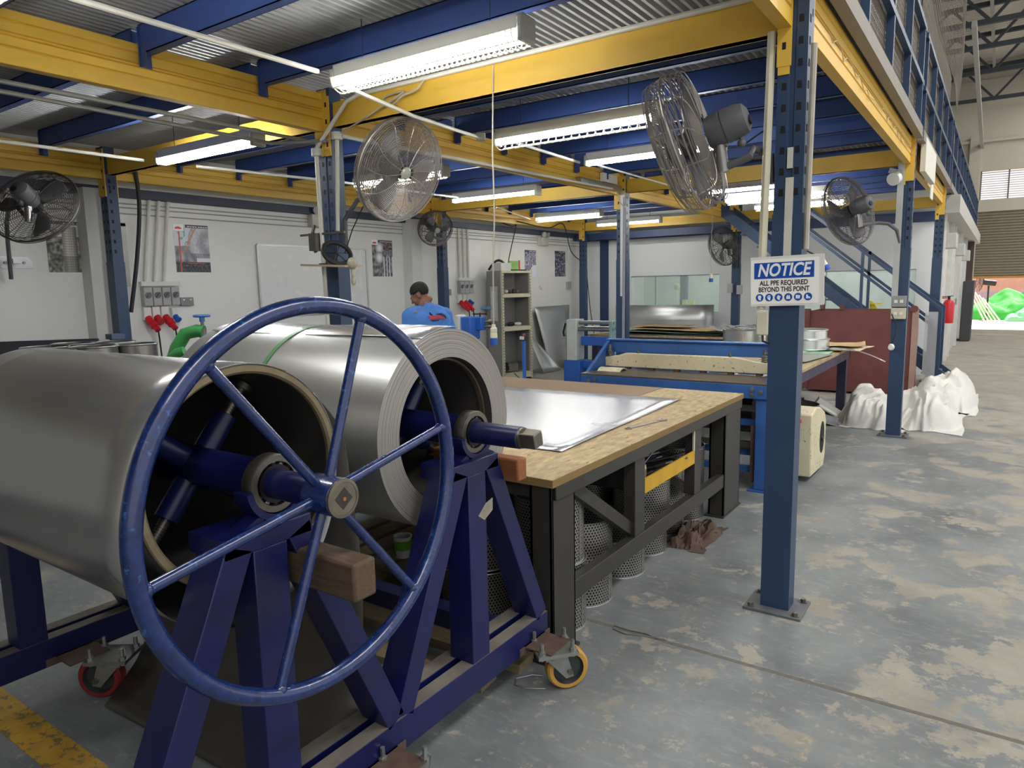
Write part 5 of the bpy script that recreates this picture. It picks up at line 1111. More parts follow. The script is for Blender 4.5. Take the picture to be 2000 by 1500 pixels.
# perforated baskets under the bench
PERF = bpy.data.materials.new('perforated_sheet'); PERF.use_nodes = True; nt = PERF.node_tree; N = nt.nodes; L = nt.links; b = N['Principled BSDF']
b.inputs['Base Color'].default_value = lin('#a9a49c'); b.inputs['Metallic'].default_value = 0.75; b.inputs['Roughness'].default_value = 0.38
uv = N.new('ShaderNodeUVMap'); s_ = N.new('ShaderNodeSeparateXYZ'); L.new(uv.outputs[0], s_.inputs[0])
def mth(op, a, c=0.0):
    n = N.new('ShaderNodeMath'); n.operation = op
    for i, v_ in enumerate((a, c)):
        if isinstance(v_, (int, float)): n.inputs[i].default_value = v_
        else: L.new(v_, n.inputs[i])
    return n.outputs[0]
def dots(ox, oy):
    fx = mth('SUBTRACT', mth('FRACT', mth('ADD', s_.outputs['X'], ox)), 0.5); fy = mth('MULTIPLY', mth('SUBTRACT', mth('FRACT', mth('ADD', s_.outputs['Y'], oy)), 0.5), 1.73)
    return mth('LESS_THAN', mth('ADD', mth('MULTIPLY', fx, fx), mth('MULTIPLY', fy, fy)), 0.105)
hole = mth('MAXIMUM', dots(0, 0), dots(0.5, 0.5)); mh = N.new('ShaderNodeMix'); mh.data_type = 'RGBA'; L.new(hole, mh.inputs['Factor']); mh.inputs['A'].default_value = lin('#a9a49c'); mh.inputs['B'].default_value = lin('#050505'); L.new(mh.outputs['Result'], b.inputs['Base Color']); L.new(mth('MULTIPLY', mth('SUBTRACT', 1.0, hole), 0.7), b.inputs['Metallic'])  # holes coloured black: the shade inside the drums put into the colour
def basket(x, y, z0, r, h, label, ax=None, pitch=0.0165):
    t = thing('perforated_drum', label, 'perforated drum', (x, y, z0)); n = 64
    me = bpy.data.meshes.new('shell'); vs = []; fs = []; uvs = []
    A_ = axisM((0, 0, 0), ax, (0.3, 1, 0.1)) if ax is not None else Mx.Identity(4)
    for j in range(2):
        for i in range(n+1): vs.append(tuple(A_ @ V((r*cos(2*pi*i/n), r*sin(2*pi*i/n), h*j))))
    per = round(2*pi*r/pitch)
    for i in range(n): fs.append((i, i+1, n+2+i, n+1+i)); uvs += [(per*i/n, 0), (per*(i+1)/n, 0), (per*(i+1)/n, h/pitch/1.73), (per*i/n, h/pitch/1.73)]
    me.from_pydata(vs, [], fs); lay = me.uv_layers.new(name='UVMap')
    for k, u in enumerate(uvs): lay.data[k].uv = u
    me.materials.append(PERF); me.polygons.foreach_set('use_smooth', [True]*len(fs)); me.update()
    o = bpy.data.objects.new('perforated_shell', me); COL.objects.link(o); o.parent = t
    m = MB(); m.T = Mx.Translation((x, y, z0)) @ A_
    m.torus((0, 0, 0), (0, 0, 1), r, 0.0035, 56, 6); part(m, 'rim', GALV, t); m = MB(); m.T = Mx.Translation((x, y, z0)) @ A_; m.torus((0, 0, h), (0, 0, 1), r, 0.0035, 56, 6)
    part(m, 'rim', GALV, t); m = MB(); m.T = Mx.Translation((x, y, z0)) @ A_; m.bar((r, 0, 0.0), (r, 0, h), 0.012, 0.004, (1, 0, 0)); part(m, 'seam', GALV, t)
    return t
r = 0.165
bl = [(-1.69, 2.745, 0, .165, .175, 'lowest drum'), (-1.695, 2.755, .18, .165, .135, 'second drum'), (-1.70, 2.745, .32, .165, .31, 'tall top drum'),
      ]
for i, (x, y, z, r, h, l) in enumerate(bl): basket(x, y, z, r, h, 'perforated %s in the stack behind the near aisle leg of the bench' % l)
basket(-1.71, 3.06, 0, .165, .20, 'lower perforated drum of the second stack from the near bench leg'); basket(-1.74, 3.08, .205, .185, .22, 'wide upper perforated drum of the second stack from the near bench leg')
basket(-1.70, 3.47, 0, .155, .20, 'low perforated drum standing under the first middle post of the bench')
basket(-1.72, 3.84, 0, .155, .19, 'low perforated drum under the yellow tray lip'); basket(-1.73, 3.87, .195, .17, .235, 'perforated drum stacked close below the yellow tray lip')
basket(-1.77, 4.22, 0, .165, .43, 'perforated drum left of the brown rag under the bench'); basket(-1.755, 4.56, 0, .165, .50, 'tallest perforated drum beside the far bench leg')
basket(-2.10, 2.72, 0, .2, .22, 'lowest perforated drum seen between the blue stand legs'); basket(-2.12, 2.74, .225, .2, .22, 'middle perforated drum seen between the blue stand legs')
basket(-2.08, 2.76, .45, .19, .12, 'tilted perforated drum on top behind the orange timber', V((0.12, 0.1, 1))); basket(-2.1, 3.35, 0, .2, .30, 'perforated drum in the dark behind the bench brace', None); basket(-2.11, 3.36, .305, .19, .185, 'upper perforated drum in the dark behind the bench brace')
basket(-2.15, 3.95, 0, .2, .40, 'perforated drum in the dark below the tool tray'); basket(-2.18, 4.45, 0, .2, .40, 'perforated drum in the dark near the far bench leg')
# rag
def blob(cx, cy, z, sx, sy, h, seed, k=0.9):
    rows = []
    for j in range(29):
        row = []
        for i in range(29):
            u = i/14-1; v = j/14-1; rr = math.hypot(u, v); e = max(0, 1-rr**3); q = noise.noise(V((u*2.6+seed, v*2.6, seed))); q2 = abs(noise.noise(V((u*5.5, v*5.5+seed, seed*2))))
            f = 1+0.25*noise.noise(V((cos(math.atan2(v, u))*1.5+seed, sin(math.atan2(v, u))*1.5, 1)))
            row.append((cx+u*sx*f+0.25*q*sx, cy+v*sy*f+0.2*q2*sy, z+h*e**0.8*max(0.12, 0.25+0.9*q+k*1.3*(0.5-q2))))
        rows.append(row)
    return MB().grid(rows)
single(blob(-1.50, 4.17, 0.003, 0.13, 0.25, 0.10, 3.3), 'rag', mat('brown_rag', '#56453b', 0.95, var=0.3, scale=8, bump=0.3), 'crumpled brown rag on the floor beside the bench drums', 'rag', smooth=70)
# wires on the floor
def loop(c, rx, ry, rot, n=40, a1=5.6): return [(c[0]+rx*cos(a1*i/n)*cos(rot)-ry*sin(a1*i/n)*sin(rot), c[1]+rx*cos(a1*i/n)*sin(rot)+ry*sin(a1*i/n)*cos(rot), 0.004) for i in range(n+1)]
w1 = on(1235, 1230, 'z', 0); single(MB().tube([tuple(on(px, py, 'z', 0.003)) for px, py in ((1285, 1248), (1262, 1238), (1225, 1230), (1200, 1222), (1197, 1228), (1220, 1238), (1262, 1242), (1300, 1250))], 0.0022, 6), 'wire', GALV, 'thin bent wire lying on the floor to the right of the bench leg', 'wire')
single(MB().tube([tuple(on(px, py, 'z', 0.003)) for px, py in ((1065, 1345), (1025, 1344), (1006, 1338), (1008, 1325), (1040, 1318), (1060, 1320))], 0.0022, 6), 'wire', GALV, 'bent wire lying under the front castor of the stand', 'wire')
nt_ = on(1118, 1318, 'z', 0); single(MB().cyl((nt_.x, nt_.y, 0), (nt_.x, nt_.y, 0.008), 0.006, 6), 'loose_nut', GALV, 'tiny loose nut on the floor right of the front castor', 'nut')
# ---------------------------------------------------------------- plate shear
BLUEM = mat('worn_machine_blue', '#2f5c9c', 0.5, var=0.2, scale=6, wear=0.27, wearcol='#6b6560', wscale=22, bump=0.05)
CREAMM = mat('worn_machine_cream', '#d3c9a8', 0.6, var=0.08, scale=5, wear=0.40, wearcol='#7d5f48', wscale=34)
BEDST = mat('brown_bed_steel', '#6e635a', 0.4, metal=0.6, var=0.2, scale=6)
SX0, SX1 = -2.96, -1.36
sm = thing('plate_shear', 'old blue and cream foot-operated plate shear behind the front bench', 'shear', (-2.2, 5.6, 0))
part(MB().box((SX0, 5.33, 0.722), (SX1, 5.40, 0.826)), 'front_beam', BLUEM, sm, bevel=0.004)
part(MB().box((SX0, 5.33, 0.824), (SX1, 5.78, 0.842)), 'bed', BEDST, sm, bevel=0.004); part(MB().box((SX0, 5.78, 0.74), (SX1, 5.90, 0.842)), 'bed_back', BLUEM, sm)
for x in (SX0+0.08, SX0+0.14, SX1-0.13, SX1-0.065):
    for z in ((0.775,) if abs(x-SX1+0.065) < 0.01 or x < SX0+0.1 else (0.795, 0.75)): part(MB().cyl((x, 5.33, z), (x, 5.318, z), 0.017, 14).cyl((x, 5.318, z), (x, 5.312, z), 0.010, 6), 'adjusting_bolt', GALV, sm)
pr2 = [(-2.93, 0.845), (-2.93, 0.945), (-2.80, 0.962), (-2.74, 0.985), (-1.75, 0.985), (-1.58, 0.955), (-1.46, 0.945), (-1.46, 0.842)]
part(MB().prism([(a, 5.74, b__) for a, b__ in [(-2.93, 0.862)]+pr2[1:7]+[(-1.46, 0.862)]], (0, 0.07, 0)), 'clamp_beam', CREAMM, sm, bevel=0.004)
for k in range(6):
    x = -2.72+k*0.232; part(MB().box((x-0.022, 5.75, 0.842), (x+0.022, 5.80, 0.864)), 'clamp_foot', RUSTY, sm)
for k in range(5): x = -2.60+k*0.232; part(MB().box((x-0.085, 5.87, 0.842), (x+0.085, 5.872, 0.875)), 'backing_strip', mat('pale_green_strip', '#bfd6c8', 0.5), sm)
part(MB().box((-2.95, 5.86, 0.98), (-1.30, 5.93, 1.098)).box((-2.97, 5.83, 1.088), (-1.30, 5.95, 1.10)), 'back_beam', BLUEM, sm, bevel=0.003)
for x in (-2.96, -1.42):
    part(MB().prism([(x, 5.42, 0.842), (x, 5.80, 0.842), (x, 5.93, 0.842), (x, 5.93, 1.09), (x, 5.84, 1.09), (x, 5.72, 1.02)], (0.03, 0, 0)), 'side_gusset', BLUEM, sm)
for x in (-2.62, -1.80): part(MB().cyl((x, 5.775, 0.985), (x, 5.775, 1.02), 0.012, 8).cyl((x, 5.775, 0.995), (x, 5.775, 1.005), 0.02, 6), 'clamp_bolt', RAWST, sm)
for x in (-1.52, -2.90):
    c = MB().cyl((x, 5.775, 0.945), (x, 5.775, 1.055), 0.013, 10); z = 0.96
    while z < 1.01: c.torus((x, 5.775, z), (0, 0, 1), 0.022, 0.006, 16, 6); z += 0.014
    c.cyl((x, 5.775, 1.02), (x, 5.775, 1.035), 0.024, 6); part(c, 'spring_post', RAWST, sm)
for x in (SX0+0.06, SX1-0.06):
    part(MB().box((x-0.05, 5.36, 0.012), (x+0.05, 5.44, 0.722)).box((x-0.05, 5.44, 0.05), (x-0.03, 5.88, 0.722)), 'leg', BLUEM, sm, bevel=0.006); part(MB().box((x-0.09, 5.33, 0), (x+0.09, 5.92, 0.012)), 'foot_plate', BLUEM, sm)
for z, y, m_ in ((0.60, 5.62, GALV), (0.50, 5.55, BLUEM), (0.42, 5.68, RAWST), (0.33, 5.5, RAWST), (0.26, 5.55, BLUEM), (0.14, 5.48, BLUEM)): part(MB().bar((SX0+0.08, y, z), (SX1-0.08, y, z), 0.045, 0.05), 'linkage_bar', m_, sm)
part(MB().bar((SX1-0.14, 5.42, 0.05), (SX1-0.14, 5.42, 0.5), 0.03, 0.02), 'pedal_rod', RUSTY, sm)
part(MB().lathe([(0.0, -0.05), (0.14, -0.05), (0.14, 0.05), (0.0, 0.05)], (SX1-0.26, 5.75, 0.58), (1, 0, 0), 30), 'flywheel', BLACK, sm)
part(MB().lathe([(0.12, 0), (0.13, 0), (0.13, 0.22), (0.12, 0.22)], (SX0+0.06, 5.60, 0.74), (1, 0, 0), 24, True, 0, pi), 'end_guard', CREAMM, sm)
# belt guard at the right end
gd = thing('belt_guard', 'cream belt guard with a dark round opening and red knob behind the notice post', 'guard', (-1.25, 6.1, 0))
prof = [(5.80, 0.045), (6.30, 0.03), (6.36, 0.12), (6.36, 0.42), (6.30, 0.50), (6.12, 0.565), (5.96, 0.59), (5.80, 0.55)]
part(MB().prism([(-1.42, a, b__) for a, b__ in prof], (0.27, 0, 0)), 'casing', CREAMM, gd, bevel=0.012)
part(MB().prism([(-1.1505, 6.20+0.085*cos(2*pi*k/24), 0.30+0.135*sin(2*pi*k/24)) for k in range(24)], (0.003, 0, 0)), 'opening', DARKHOLE, gd, smooth=0); part(MB().cyl((-1.149, 6.20, 0.30), (-1.135, 6.20, 0.30), 0.03, 14), 'shaft_nut', RAWST, gd)
kn = on(1561, 822, 'y', 5.79); part(MB().sphere((kn.x, 5.785, kn.z), 0.02, 12, 8), 'knob', RED, gd)

# ---------------------------------------------------------------- rear tables and what lies on them
PURP = mat('purple_grey_steel', '#3d3b56', 0.45, metal=0.2, var=0.15, wear=0.06, wearcol='#77726b')
def table(x0, x1, y0, y1, z, label, legs):
    t = thing('work_table', label, 'table', ((x0+x1)/2, (y0+y1)/2, 0))
    part(MB().box((x0, y0, z-0.03), (x1, y1, z)), 'table_top', PLY, t, bevel=0.003); part(MB().box((x0+0.03, y0+0.02, z-0.13), (x1-0.01, y0+0.06, z-0.03)).box((x0+0.03, y1-0.06, z-0.13), (x1-0.01, y1-0.02, z-0.03)).box((x1-0.05, y0+0.02, z-0.13), (x1-0.01, y1-0.02, z-0.03)).box((x0+0.03, y0+0.02, z-0.13), (x0+0.07, y1-0.02, z-0.03)), 'apron', PURP, t)
    for lx, ly in legs: part(MB().box((lx-0.05, ly-0.05, 0), (lx+0.05, ly+0.05, z-0.03)), 'leg', PURP, t)
    return t
table(-5.5, -2.45, 10.15, 11.3, 0.80, 'long rear table under the window loaded with sheets of board', [(-5.4, 10.25), (-5.4, 11.2), (-2.6, 10.25), (-2.6, 11.2)])
table(-2.75, -1.44, 6.45, 9.35, 0.79, 'rear right table whose corner sticks out past the notice post', [(-1.52, 9.26), (-1.52, 6.6), (-2.65, 9.26), (-2.65, 6.6)])
def wsheet(x0, x1, y0, y1, z, m_, label, seed, amp=0.012, rot=0, name='board_sheet'):
    rows = []; cx, cy = (x0+x1)/2, (y0+y1)/2
    for i in range(13):
        row = []
        for j in range(13):
            u = i/12; v = j/12; X0 = x0+(x1-x0)*u-cx; Y0_ = y0+(y1-y0)*v-cy; q = noise.noise(V((u*2.3+seed, v*2.3, seed)))
            row.append((cx+X0*cos(rot)-Y0_*sin(rot), cy+X0*sin(rot)+Y0_*cos(rot), z+amp*(0.6+q)+amp*1.8*(abs(2*u-1)**3)*(0.5+0.5*noise.noise(V((seed, v*2, 1))))))
        rows.append(row)
    o = single(MB().grid(rows), name, m_, label, 'sheet', smooth=60); solid(o, 0.003); return o
TEAL = mat('grey_green_board', '#8ea59b', 0.6, var=0.08); KRAFT = mat('kraft_board', '#b49a70', 0.8, var=0.08); FILM = mat('crumpled_film', '#c9ccd0', 0.15, var=0.1, scale=5, bump=0.5, metal=0.5)
wsheet(-5.35, -3.4, 10.25, 11.15, 0.803, TEAL, 'grey-green board sheet at the bottom of the rear table pile', 1.2, 0.015)
wsheet(-5.1, -3.3, 10.2, 11.1, 0.842, TEAL, 'second grey-green board sheet in the rear table pile', 2.7, 0.016, 0.06)
wsheet(-4.9, -3.05, 10.2, 10.95, 0.882, KRAFT, 'brown kraft board on top of the rear table pile', 3.9, 0.015, -0.05)
wsheet(-4.75, -3.9, 10.35, 10.8, 0.928, CARD, 'short brown offcut on top of the rear table pile', 5.2, 0.008, 0.1)
wsheet(-3.5, -2.75, 10.2, 11.0, 0.845, FILM, 'crumpled clear film at the right end of the rear table', 7.7, 0.06)
def tubring(x, y, z, r, h, label, n=1):
    t = thing('aluminium_ring', label, 'metal ring', (x, y, z)); AL = mat('bright_aluminium', '#cfd2d0', 0.3, metal=0.95, var=0.06, scale=3, stretch=(1, 1, 12))
    part(MB().lathe([(r, 0), (r, h), (r-0.012, h), (r-0.012, 0.004)], (x, y, z), (0, 0, 1), 64), 'band', AL, t, smooth=50); part(MB().torus((x, y, z+h), (0, 0, 1), r+0.004, 0.007, 64, 6).torus((x, y, z+0.006), (0, 0, 1), r+0.004, 0.006, 64, 6), 'rolled_edge', AL, t)
    return t
r1 = dep(1466, 662, 9.3); tubring(-2.62, 9.0, 0.792, 0.27, 0.21, 'bright wide aluminium ring left of the notice post on the rear right table')
tubring(-1.83, 8.62, 0.815, 0.265, 0.115, 'lower aluminium ring right of the notice post'); tubring(-1.85, 8.63, 0.935, 0.26, 0.10, 'upper aluminium ring right of the notice post')
for k in range(3): tubring(-2.30, 9.16, 0.792+0.105*k, 0.10, 0.10, 'small aluminium ring stacked behind the larger pair, %s' % ('lowest', 'middle', 'topmost')[k])
for k in range(5): m = MB().tube([(-2.62+0.22*cos(a)*(1-0.1*k), 9.0+0.22*sin(a)*(1-0.1*k), 1.0+0.012*k+0.035*sin(a*0.5+k)) for a in [i*2*pi/30 for i in range(30)]], 0.004, 5, True); single(m, 'metal_hoop', GALV, 'thin metal hoop resting inside the wide aluminium ring, %s from below' % ORD[k], 'hoop', group='hoops in the wide ring')
wsheet(-2.15, -1.50, 7.9, 8.9, 0.793, mat('pale_green_paper', '#a9d6b4', 0.7, var=0.04), 'pale green paper under the aluminium rings', 2.2, 0.004, 0.05)
wsheet(-1.95, -1.48, 7.3, 8.2, 0.800, mat('grey_gasket', '#8b8d88', 0.7, var=0.1), 'grey patterned sheet on the rear right table in front of the rings', 6.2, 0.004, -0.1)
wsheet(-1.85, -1.25, 8.75, 9.3, 0.82, KRAFT, 'curled brown board overhanging the corner of the rear right table', 8.1, 0.03, 0.15)
wsheet(-1.80, -1.2, 8.55, 9.2, 0.806, mat('cream_board', '#cfc5a6', 0.7, var=0.05), 'cream board overhanging the corner of the rear right table', 9.4, 0.012, -0.1)
sw = MB().grid([[(-1.6+0.62*t+0.0, 8.55+0.05*k, 0.83+0.02*sin(t*3)-0.13*t*t) for t in [i/12 for i in range(13)]] for k in (0, 1, 1.6)]); o = single(sw, 'metal_strip', FILM, 'long curved pale strip hanging off the rear right table toward the sacks', 'strip', smooth=60); solid(o, 0.003)
# scrap under the rear right table
basket(-1.75, 7.6, 0.0, 0.30, 0.33, 'large perforated drum under the rear right table', None, 0.018)
for k, (x, y, a, c) in enumerate(((-1.6, 8.3, 0.3, GALV), (-1.75, 8.7, -0.4, STEELIN), (-1.9, 8.2, 0.9, GALV), (-1.55, 8.8, 0.2, WHITEP), (-2.0, 8.9, -0.2, STEELIN))):
    mb = MB(); mb.T = Mx.Translation((x, y, 0.02)) @ Mx.Rotation(a, 4, 'Z') @ Mx.Rotation(0.25+0.1*k, 4, 'Y'); mb.box((-0.22, -0.10, 0.03), (0.22, 0.10, 0.045)).box((-0.22, -0.10, 0.045), (-0.21, 0.10, 0.12)).box((-0.22, 0.09, 0.045), (0.22, 0.10, 0.10))
    single(mb, 'metal_offcut', c, 'folded metal offcut in the scrap below the rear right table, %s from the front' % ORD[k], 'offcut', group='offcuts under the table')

# leaning sheets, plate rolls, curved sheet, cabinet
q = [on(1044, 600, 'x', -7.22), on(1112, 595, 'x', -7.22), V((-6.98, 12.06, 0.01)), V((-7.0, 11.42, 0.01))]
def lean(P, label, m_, t=0.004):
    rows = []
    for i in range(9):
        u = i/8; a = P[0]*(1-u)+P[3]*u; b_ = P[1]*(1-u)+P[2]*u; rows.append([tuple((a*(1-j/8)+b_*(j/8))+V((0.02*sin(j*0.8)*sin(u*pi), 0, 0))) for j in range(9)])
    o = single(MB().grid(rows), 'leaning_sheet', m_, label, 'sheet', smooth=60); solid(o, t)
lean(q, 'large steel sheet leaning on the left wall beside the cabinet', STEEL)
lean([V((-7.15, 10.75, 0.9)), V((-7.1, 11.0, 0.62)), V((-6.75, 11.45, 0.01)), V((-6.8, 10.85, 0.01))], 'smaller steel sheet leaning on the cabinet side, in front of the large one', STEEL)
CB = Mx.Translation((-6.83, 9.66, 0)) @ Mx.Rotation(radians(-11), 4, 'Z')   # local: x to back is -x, front face x=0, y along front
cb = thing('storage_cabinet', 'grey open-front storage cabinet with cream shelves against the left wall', 'cabinet', (-6.95, 10.0, 0)); CGREY = mat('cabinet_grey', '#8b8a88', 0.5, var=0.04); W_, D_, H_ = 0.66, 0.40, 1.86
def cpart(f, nm, m_, lab=None, bevel=0):
    mb = MB(); mb.T = CB; f(mb); return part(mb, nm, m_, cb, lab, bevel=bevel)
cpart(lambda m: m.box((-D_, -0.004, 0.0), (-0.03, 0.004, H_)), 'side_panel', CGREY); cpart(lambda m: m.box((-D_, W_-0.004, 0.0), (-0.03, W_+0.004, H_)), 'side_panel', CGREY); cpart(lambda m: m.box((-D_, 0, 0.0), (-D_+0.01, W_, H_)), 'back_panel', CGREY)
for y in (0, W_):
    def fpost(m, y=y):
        m.box((-0.04, y-0.018, 0), (0, y+0.018, H_)); m.m = 1; z = 0.05
        while z < H_-0.04: m.box((-0.001, y-0.006, z), (0.0008, y+0.006, z+0.022)); z += 0.05
    cpart(fpost, 'slotted_post', [CREAM, DARKHOLE])
for z, h in ((0.02, 0.10), (0.845, 0.075), (1.41, 0.065), (H_-0.04, 0.04)): cpart(lambda m, z=z, h=h: m.box((-D_, 0.018, z+h-0.012), (-0.002, W_-0.018, z+h)).box((-0.02, 0.018, z), (-0.002, W_-0.018, z+h)), 'shelf', CREAM, bevel=0.003)
cpart(lambda m: m.box((-0.31, -0.010, 1.02), (-0.13, -0.004, 1.60)), 'document_holder', mat('cream_holder', '#cfcaba', 0.5)); cpart(lambda m: m.box((-0.28, -0.012, 1.08), (-0.17, -0.010, 1.52)).box((-0.28, -0.013, 1.47), (-0.17, -0.0115, 1.52)), 'document', mat('document_paper', '#e4e8ee', 0.6))
cpart(lambda m: m.box((-D_-0.02, -0.12, 1.22), (-0.28, -0.004, 1.26)), 'blue_tray', mat('pale_blue_tray', '#6fa9d4', 0.5), 'small pale blue tray')
def onshelf(y, z, d=-0.15): return CB @ V((d, y, z))
for k in range(5):
    p = onshelf(0.12+0.09*k, 1.475); single(MB().sphere(p+V((0, 0, 0.035)), (0.04, 0.035, 0.035+0.012*(k == 3)), 12, 8), 'scrap_part', (RAWST, WHITEP, RUSTY, mat('dark_maroon', '#4a2e30', 0.6), RAWST)[k], 'small part on the top open shelf of the cabinet, %s from the left' % ORD[k], 'small part', group='parts on the cabinet')
for k in range(3):
    p = onshelf(0.14+0.17*k, 0.92); single(MB().sphere(p+V((0, 0, 0.03)), (0.06, 0.09, 0.03+0.01*(k == 1)), 12, 8), 'tool_case', (mat('dark_teal', '#24506a', 0.5), BLACK, WHITEP)[k], 'tool lying on the middle shelf of the cabinet, %s from the left' % ORD[k], 'tool', group='tools on the cabinet')
for k in range(4):
    p = onshelf(0.12+0.12*k, 0.12); mb = MB(); mb.T = Mx.Translation(p+V((0, 0, 0.09))) @ Mx.Rotation(0.4*k, 4, 'Z') @ Mx.Rotation(0.3, 4, 'X'); mb.box((-0.07, -0.06, -0.06), (0.07, 0.06, 0.07)); single(mb, 'scrap_box', (BLACK, GALV, GALV, RAWST)[k], 'scrap metal box on the bottom shelf of the cabinet, %s from the left' % ORD[k], 'box', group='boxes on the cabinet bottom', bevel=0.004)
mb = MB(); mb.T = CB; mb.box((-0.30, 0.02, H_), (-0.06, 0.26, H_+0.13)); single(mb, 'carton', mat('white_carton', '#d4d4d0', 0.7), 'white carton on top of the grey cabinet', 'carton', bevel=0.004)
mb = MB(); mb.T = CB; mb.box((-0.20, 0.33, H_), (-0.16, 0.56, H_+0.17)); mb.m = 1; mb.box((-0.162, 0.54, H_), (-0.156, 0.57, H_+0.18)); single(mb, 'picture_box', [mat('green_print', '#8fb36a', 0.5, var=0.3, scale=12), RED], 'colourful green and red box standing on top of the cabinet', 'box')
pth = [CB @ V((-0.32+0.02*k, 0.0-0.02+0.04*k, H_+0.02+0.16*sin(pi*k/8))) for k in range(9)]; single(MB().tube(pth, 0.02, 8), 'black_strap', BLACK, 'black curved strap behind the white carton on the cabinet', 'strap')
mb = MB(); mb.T = CB; mb.box((-0.15, 0.25, H_+0.001), (-0.03, 0.60, H_+0.02)); single(mb, 'laptop', BLACK, 'flat black case lying at the front of the cabinet top', 'case', bevel=0.004)
cable([tuple(CB @ V((0.0, 0.22, 0.12))), tuple(CB @ V((0.06, 0.3, 0.03))), tuple(CB @ V((0.12, 0.42, 0.008))), tuple(CB @ V((0.05, 0.6, 0.008)))], 'black cable spilling from the bottom shelf of the cabinet', 0.008)
rc = thing('roll_bender', 'white and blue sheet rolling machine left of the rear table', 'rolling machine', (-5.8, 10.6, 0)); T = Mx.Translation((-5.52, 9.62, 0))
def rp(f, nm, m_, bevel=0, lab=None):
    mb = MB(); mb.T = T; f(mb); return part(mb, nm, m_, rc, lab, bevel=bevel)
rp(lambda m: m.box((-0.02, -0.10, 0.43), (0.16, 0.16, 1.07)), 'headstock', mat('pale_machine_white', '#d4d8d4', 0.45), 0.012)
rp(lambda m: m.box((-0.06, -0.12, 0.0), (0.22, 0.2, 0.43)).box((0.22, 0.0, 0.30), (0.65, 0.12, 0.42)).box((0.62, -0.12, 0.0), (0.76, 0.2, 0.42)).box((0.16, 0.05, 0.66), (0.7, 0.14, 0.80)), 'base', mat('machine_bright_blue', '#2f66c0', 0.45, var=0.06), 0.01)
for dy, z in ((0.0, 1.02), (0.06, 0.93), (-0.03, 0.92)): rp(lambda m, dy=dy, z=z: m.cyl((0.16, dy, z), (0.70, dy, z), 0.032, 20).cyl((0.70, dy, z), (0.76, dy, z), 0.02, 12), 'roll', GALV)
rp(lambda m: m.box((0.70, -0.06, 0.40), (0.75, 0.12, 1.05)), 'tailstock', mat('pale_teal_end', '#8fb0b4', 0.5), 0.01)
rp(lambda m: m.tube([(-0.02, 0, 0.98), (-0.08, -0.02, 1.0), (-0.12, -0.02, 0.86), (-0.10, -0.02, 0.80)], 0.016, 8), 'crank', BLACK)
cvm = []
for i in range(9):
    x = -6.45+i*0.255; cvm.append([(x, 13.2-0.28*sin(pi*i/8)-0.1+0.0*j, 0.004+0.294*j) for j in range(5)])
o = single(MB().grid(cvm), 'curved_sheet', STEEL, 'wide curved steel sheet standing below the far window', 'sheet', smooth=60); solid(o, 0.003)
# things seen through the window, and the added room light
single(MB().box((-5.55, 14.3, 0), (-5.42, 14.43, 2.6)), 'office_post', NAVY, 'blue post in the room behind the far window', 'post')
for k in range(6): single(MB().cyl((-4.95+0.1*k, 14.6, 0.0), (-4.75+0.1*k, 16.3, 2.0), 0.03, 8), 'leaning_pipe', GALV, 'pipe leaning in the room behind the far window, %s from the left' % ORD[k], 'pipe', group='pipes behind the window')
st_ = thing('pedestal_lamp', 'pale round-headed stand in the room behind the far window', 'stand', (-5.5, 14.0, 0)); part(MB().cyl((-5.5, 14.0, 0), (-5.5, 14.0, 1.5), 0.02, 8), 'pole', WHITEP, st_); part(MB().sphere((-5.5, 14.0, 1.52), 0.07, 12, 8), 'head', CREAM, st_)
for k in range(2): single(MB().box((-5.40+0.16*k, 14.05, 0), (-5.31+0.16*k, 14.12, 1.25)), 'yellow_board', mat('pale_yellow', '#ddd688', 0.6), 'pale yellow strip behind the far window, %s' % ('left one', 'right one')[k], 'board')
single(MB().box((-2.5, 15.2, 0), (-1.3, 15.25, 1.72)), 'office_screen', mat('bright_white_panel', '#eceef0', 0.6), 'white panel in the room behind the stair window', 'panel')
ol = thing('office_fill_light', 'added fill light, out of view, brightening the room behind the far window', 'fill light', (-3.6, 14.9, 2.66)); part(MB().box((-5.6, 14.8, 2.66), (-1.6, 15.1, 2.698)), 'glow_panel', mat('office_fill_glow', '#ffffff', 0.5, emit=9.0, emitcol=(0.95, 1, 0.97, 1), rvar=0), ol)  # made-up lamp above the window's view, there to brighten the room

# ---------------------------------------------------------------- bead roller, control post, left-hand drums, green valve press
bd_ = thing('bead_roller', 'blue bead rolling machine behind the thick coil, left of the cabinet', 'bead machine', (-5.2, 6.8, 0)); BB = mat('machine_bright_blue', '#2f66c0', 0.45)
c = dep(922, 637, 8.5); X_ = V((0.82, 0.57, 0))
part(MB().cbox((c.x-0.01, c.y-0.02, c.z-0.02), (0.15, 0.2, 0.27)).bar(c+V((-0.02, 0, -0.1)), V((c.x-0.03, c.y, 0.02)), 0.14, 0.14), 'body', BB, bd_, bevel=0.015); part(MB().cbox((c.x-0.11, c.y-0.08, c.z-0.01), (0.07, 0.16, 0.30)), 'cover', mat('pale_machine_white', '#d4d8d4', 0.45), bd_, bevel=0.02)
h = c+X_*0.10+V((0, 0, 0.03)); part(MB().cbox((h.x, h.y, h.z-0.0), (0.10, 0.1, 0.16)), 'head', BB, bd_, bevel=0.01)
for dz in (0.02, -0.035): part(MB().cyl(h+V((0, 0, dz)), h+X_*0.13+V((0, 0, dz)), 0.014, 12).cyl(h+X_*0.10+V((0, 0, dz)), h+X_*0.135+V((0, 0, dz)), 0.03, 18), 'forming_roll', RAWST, bd_)
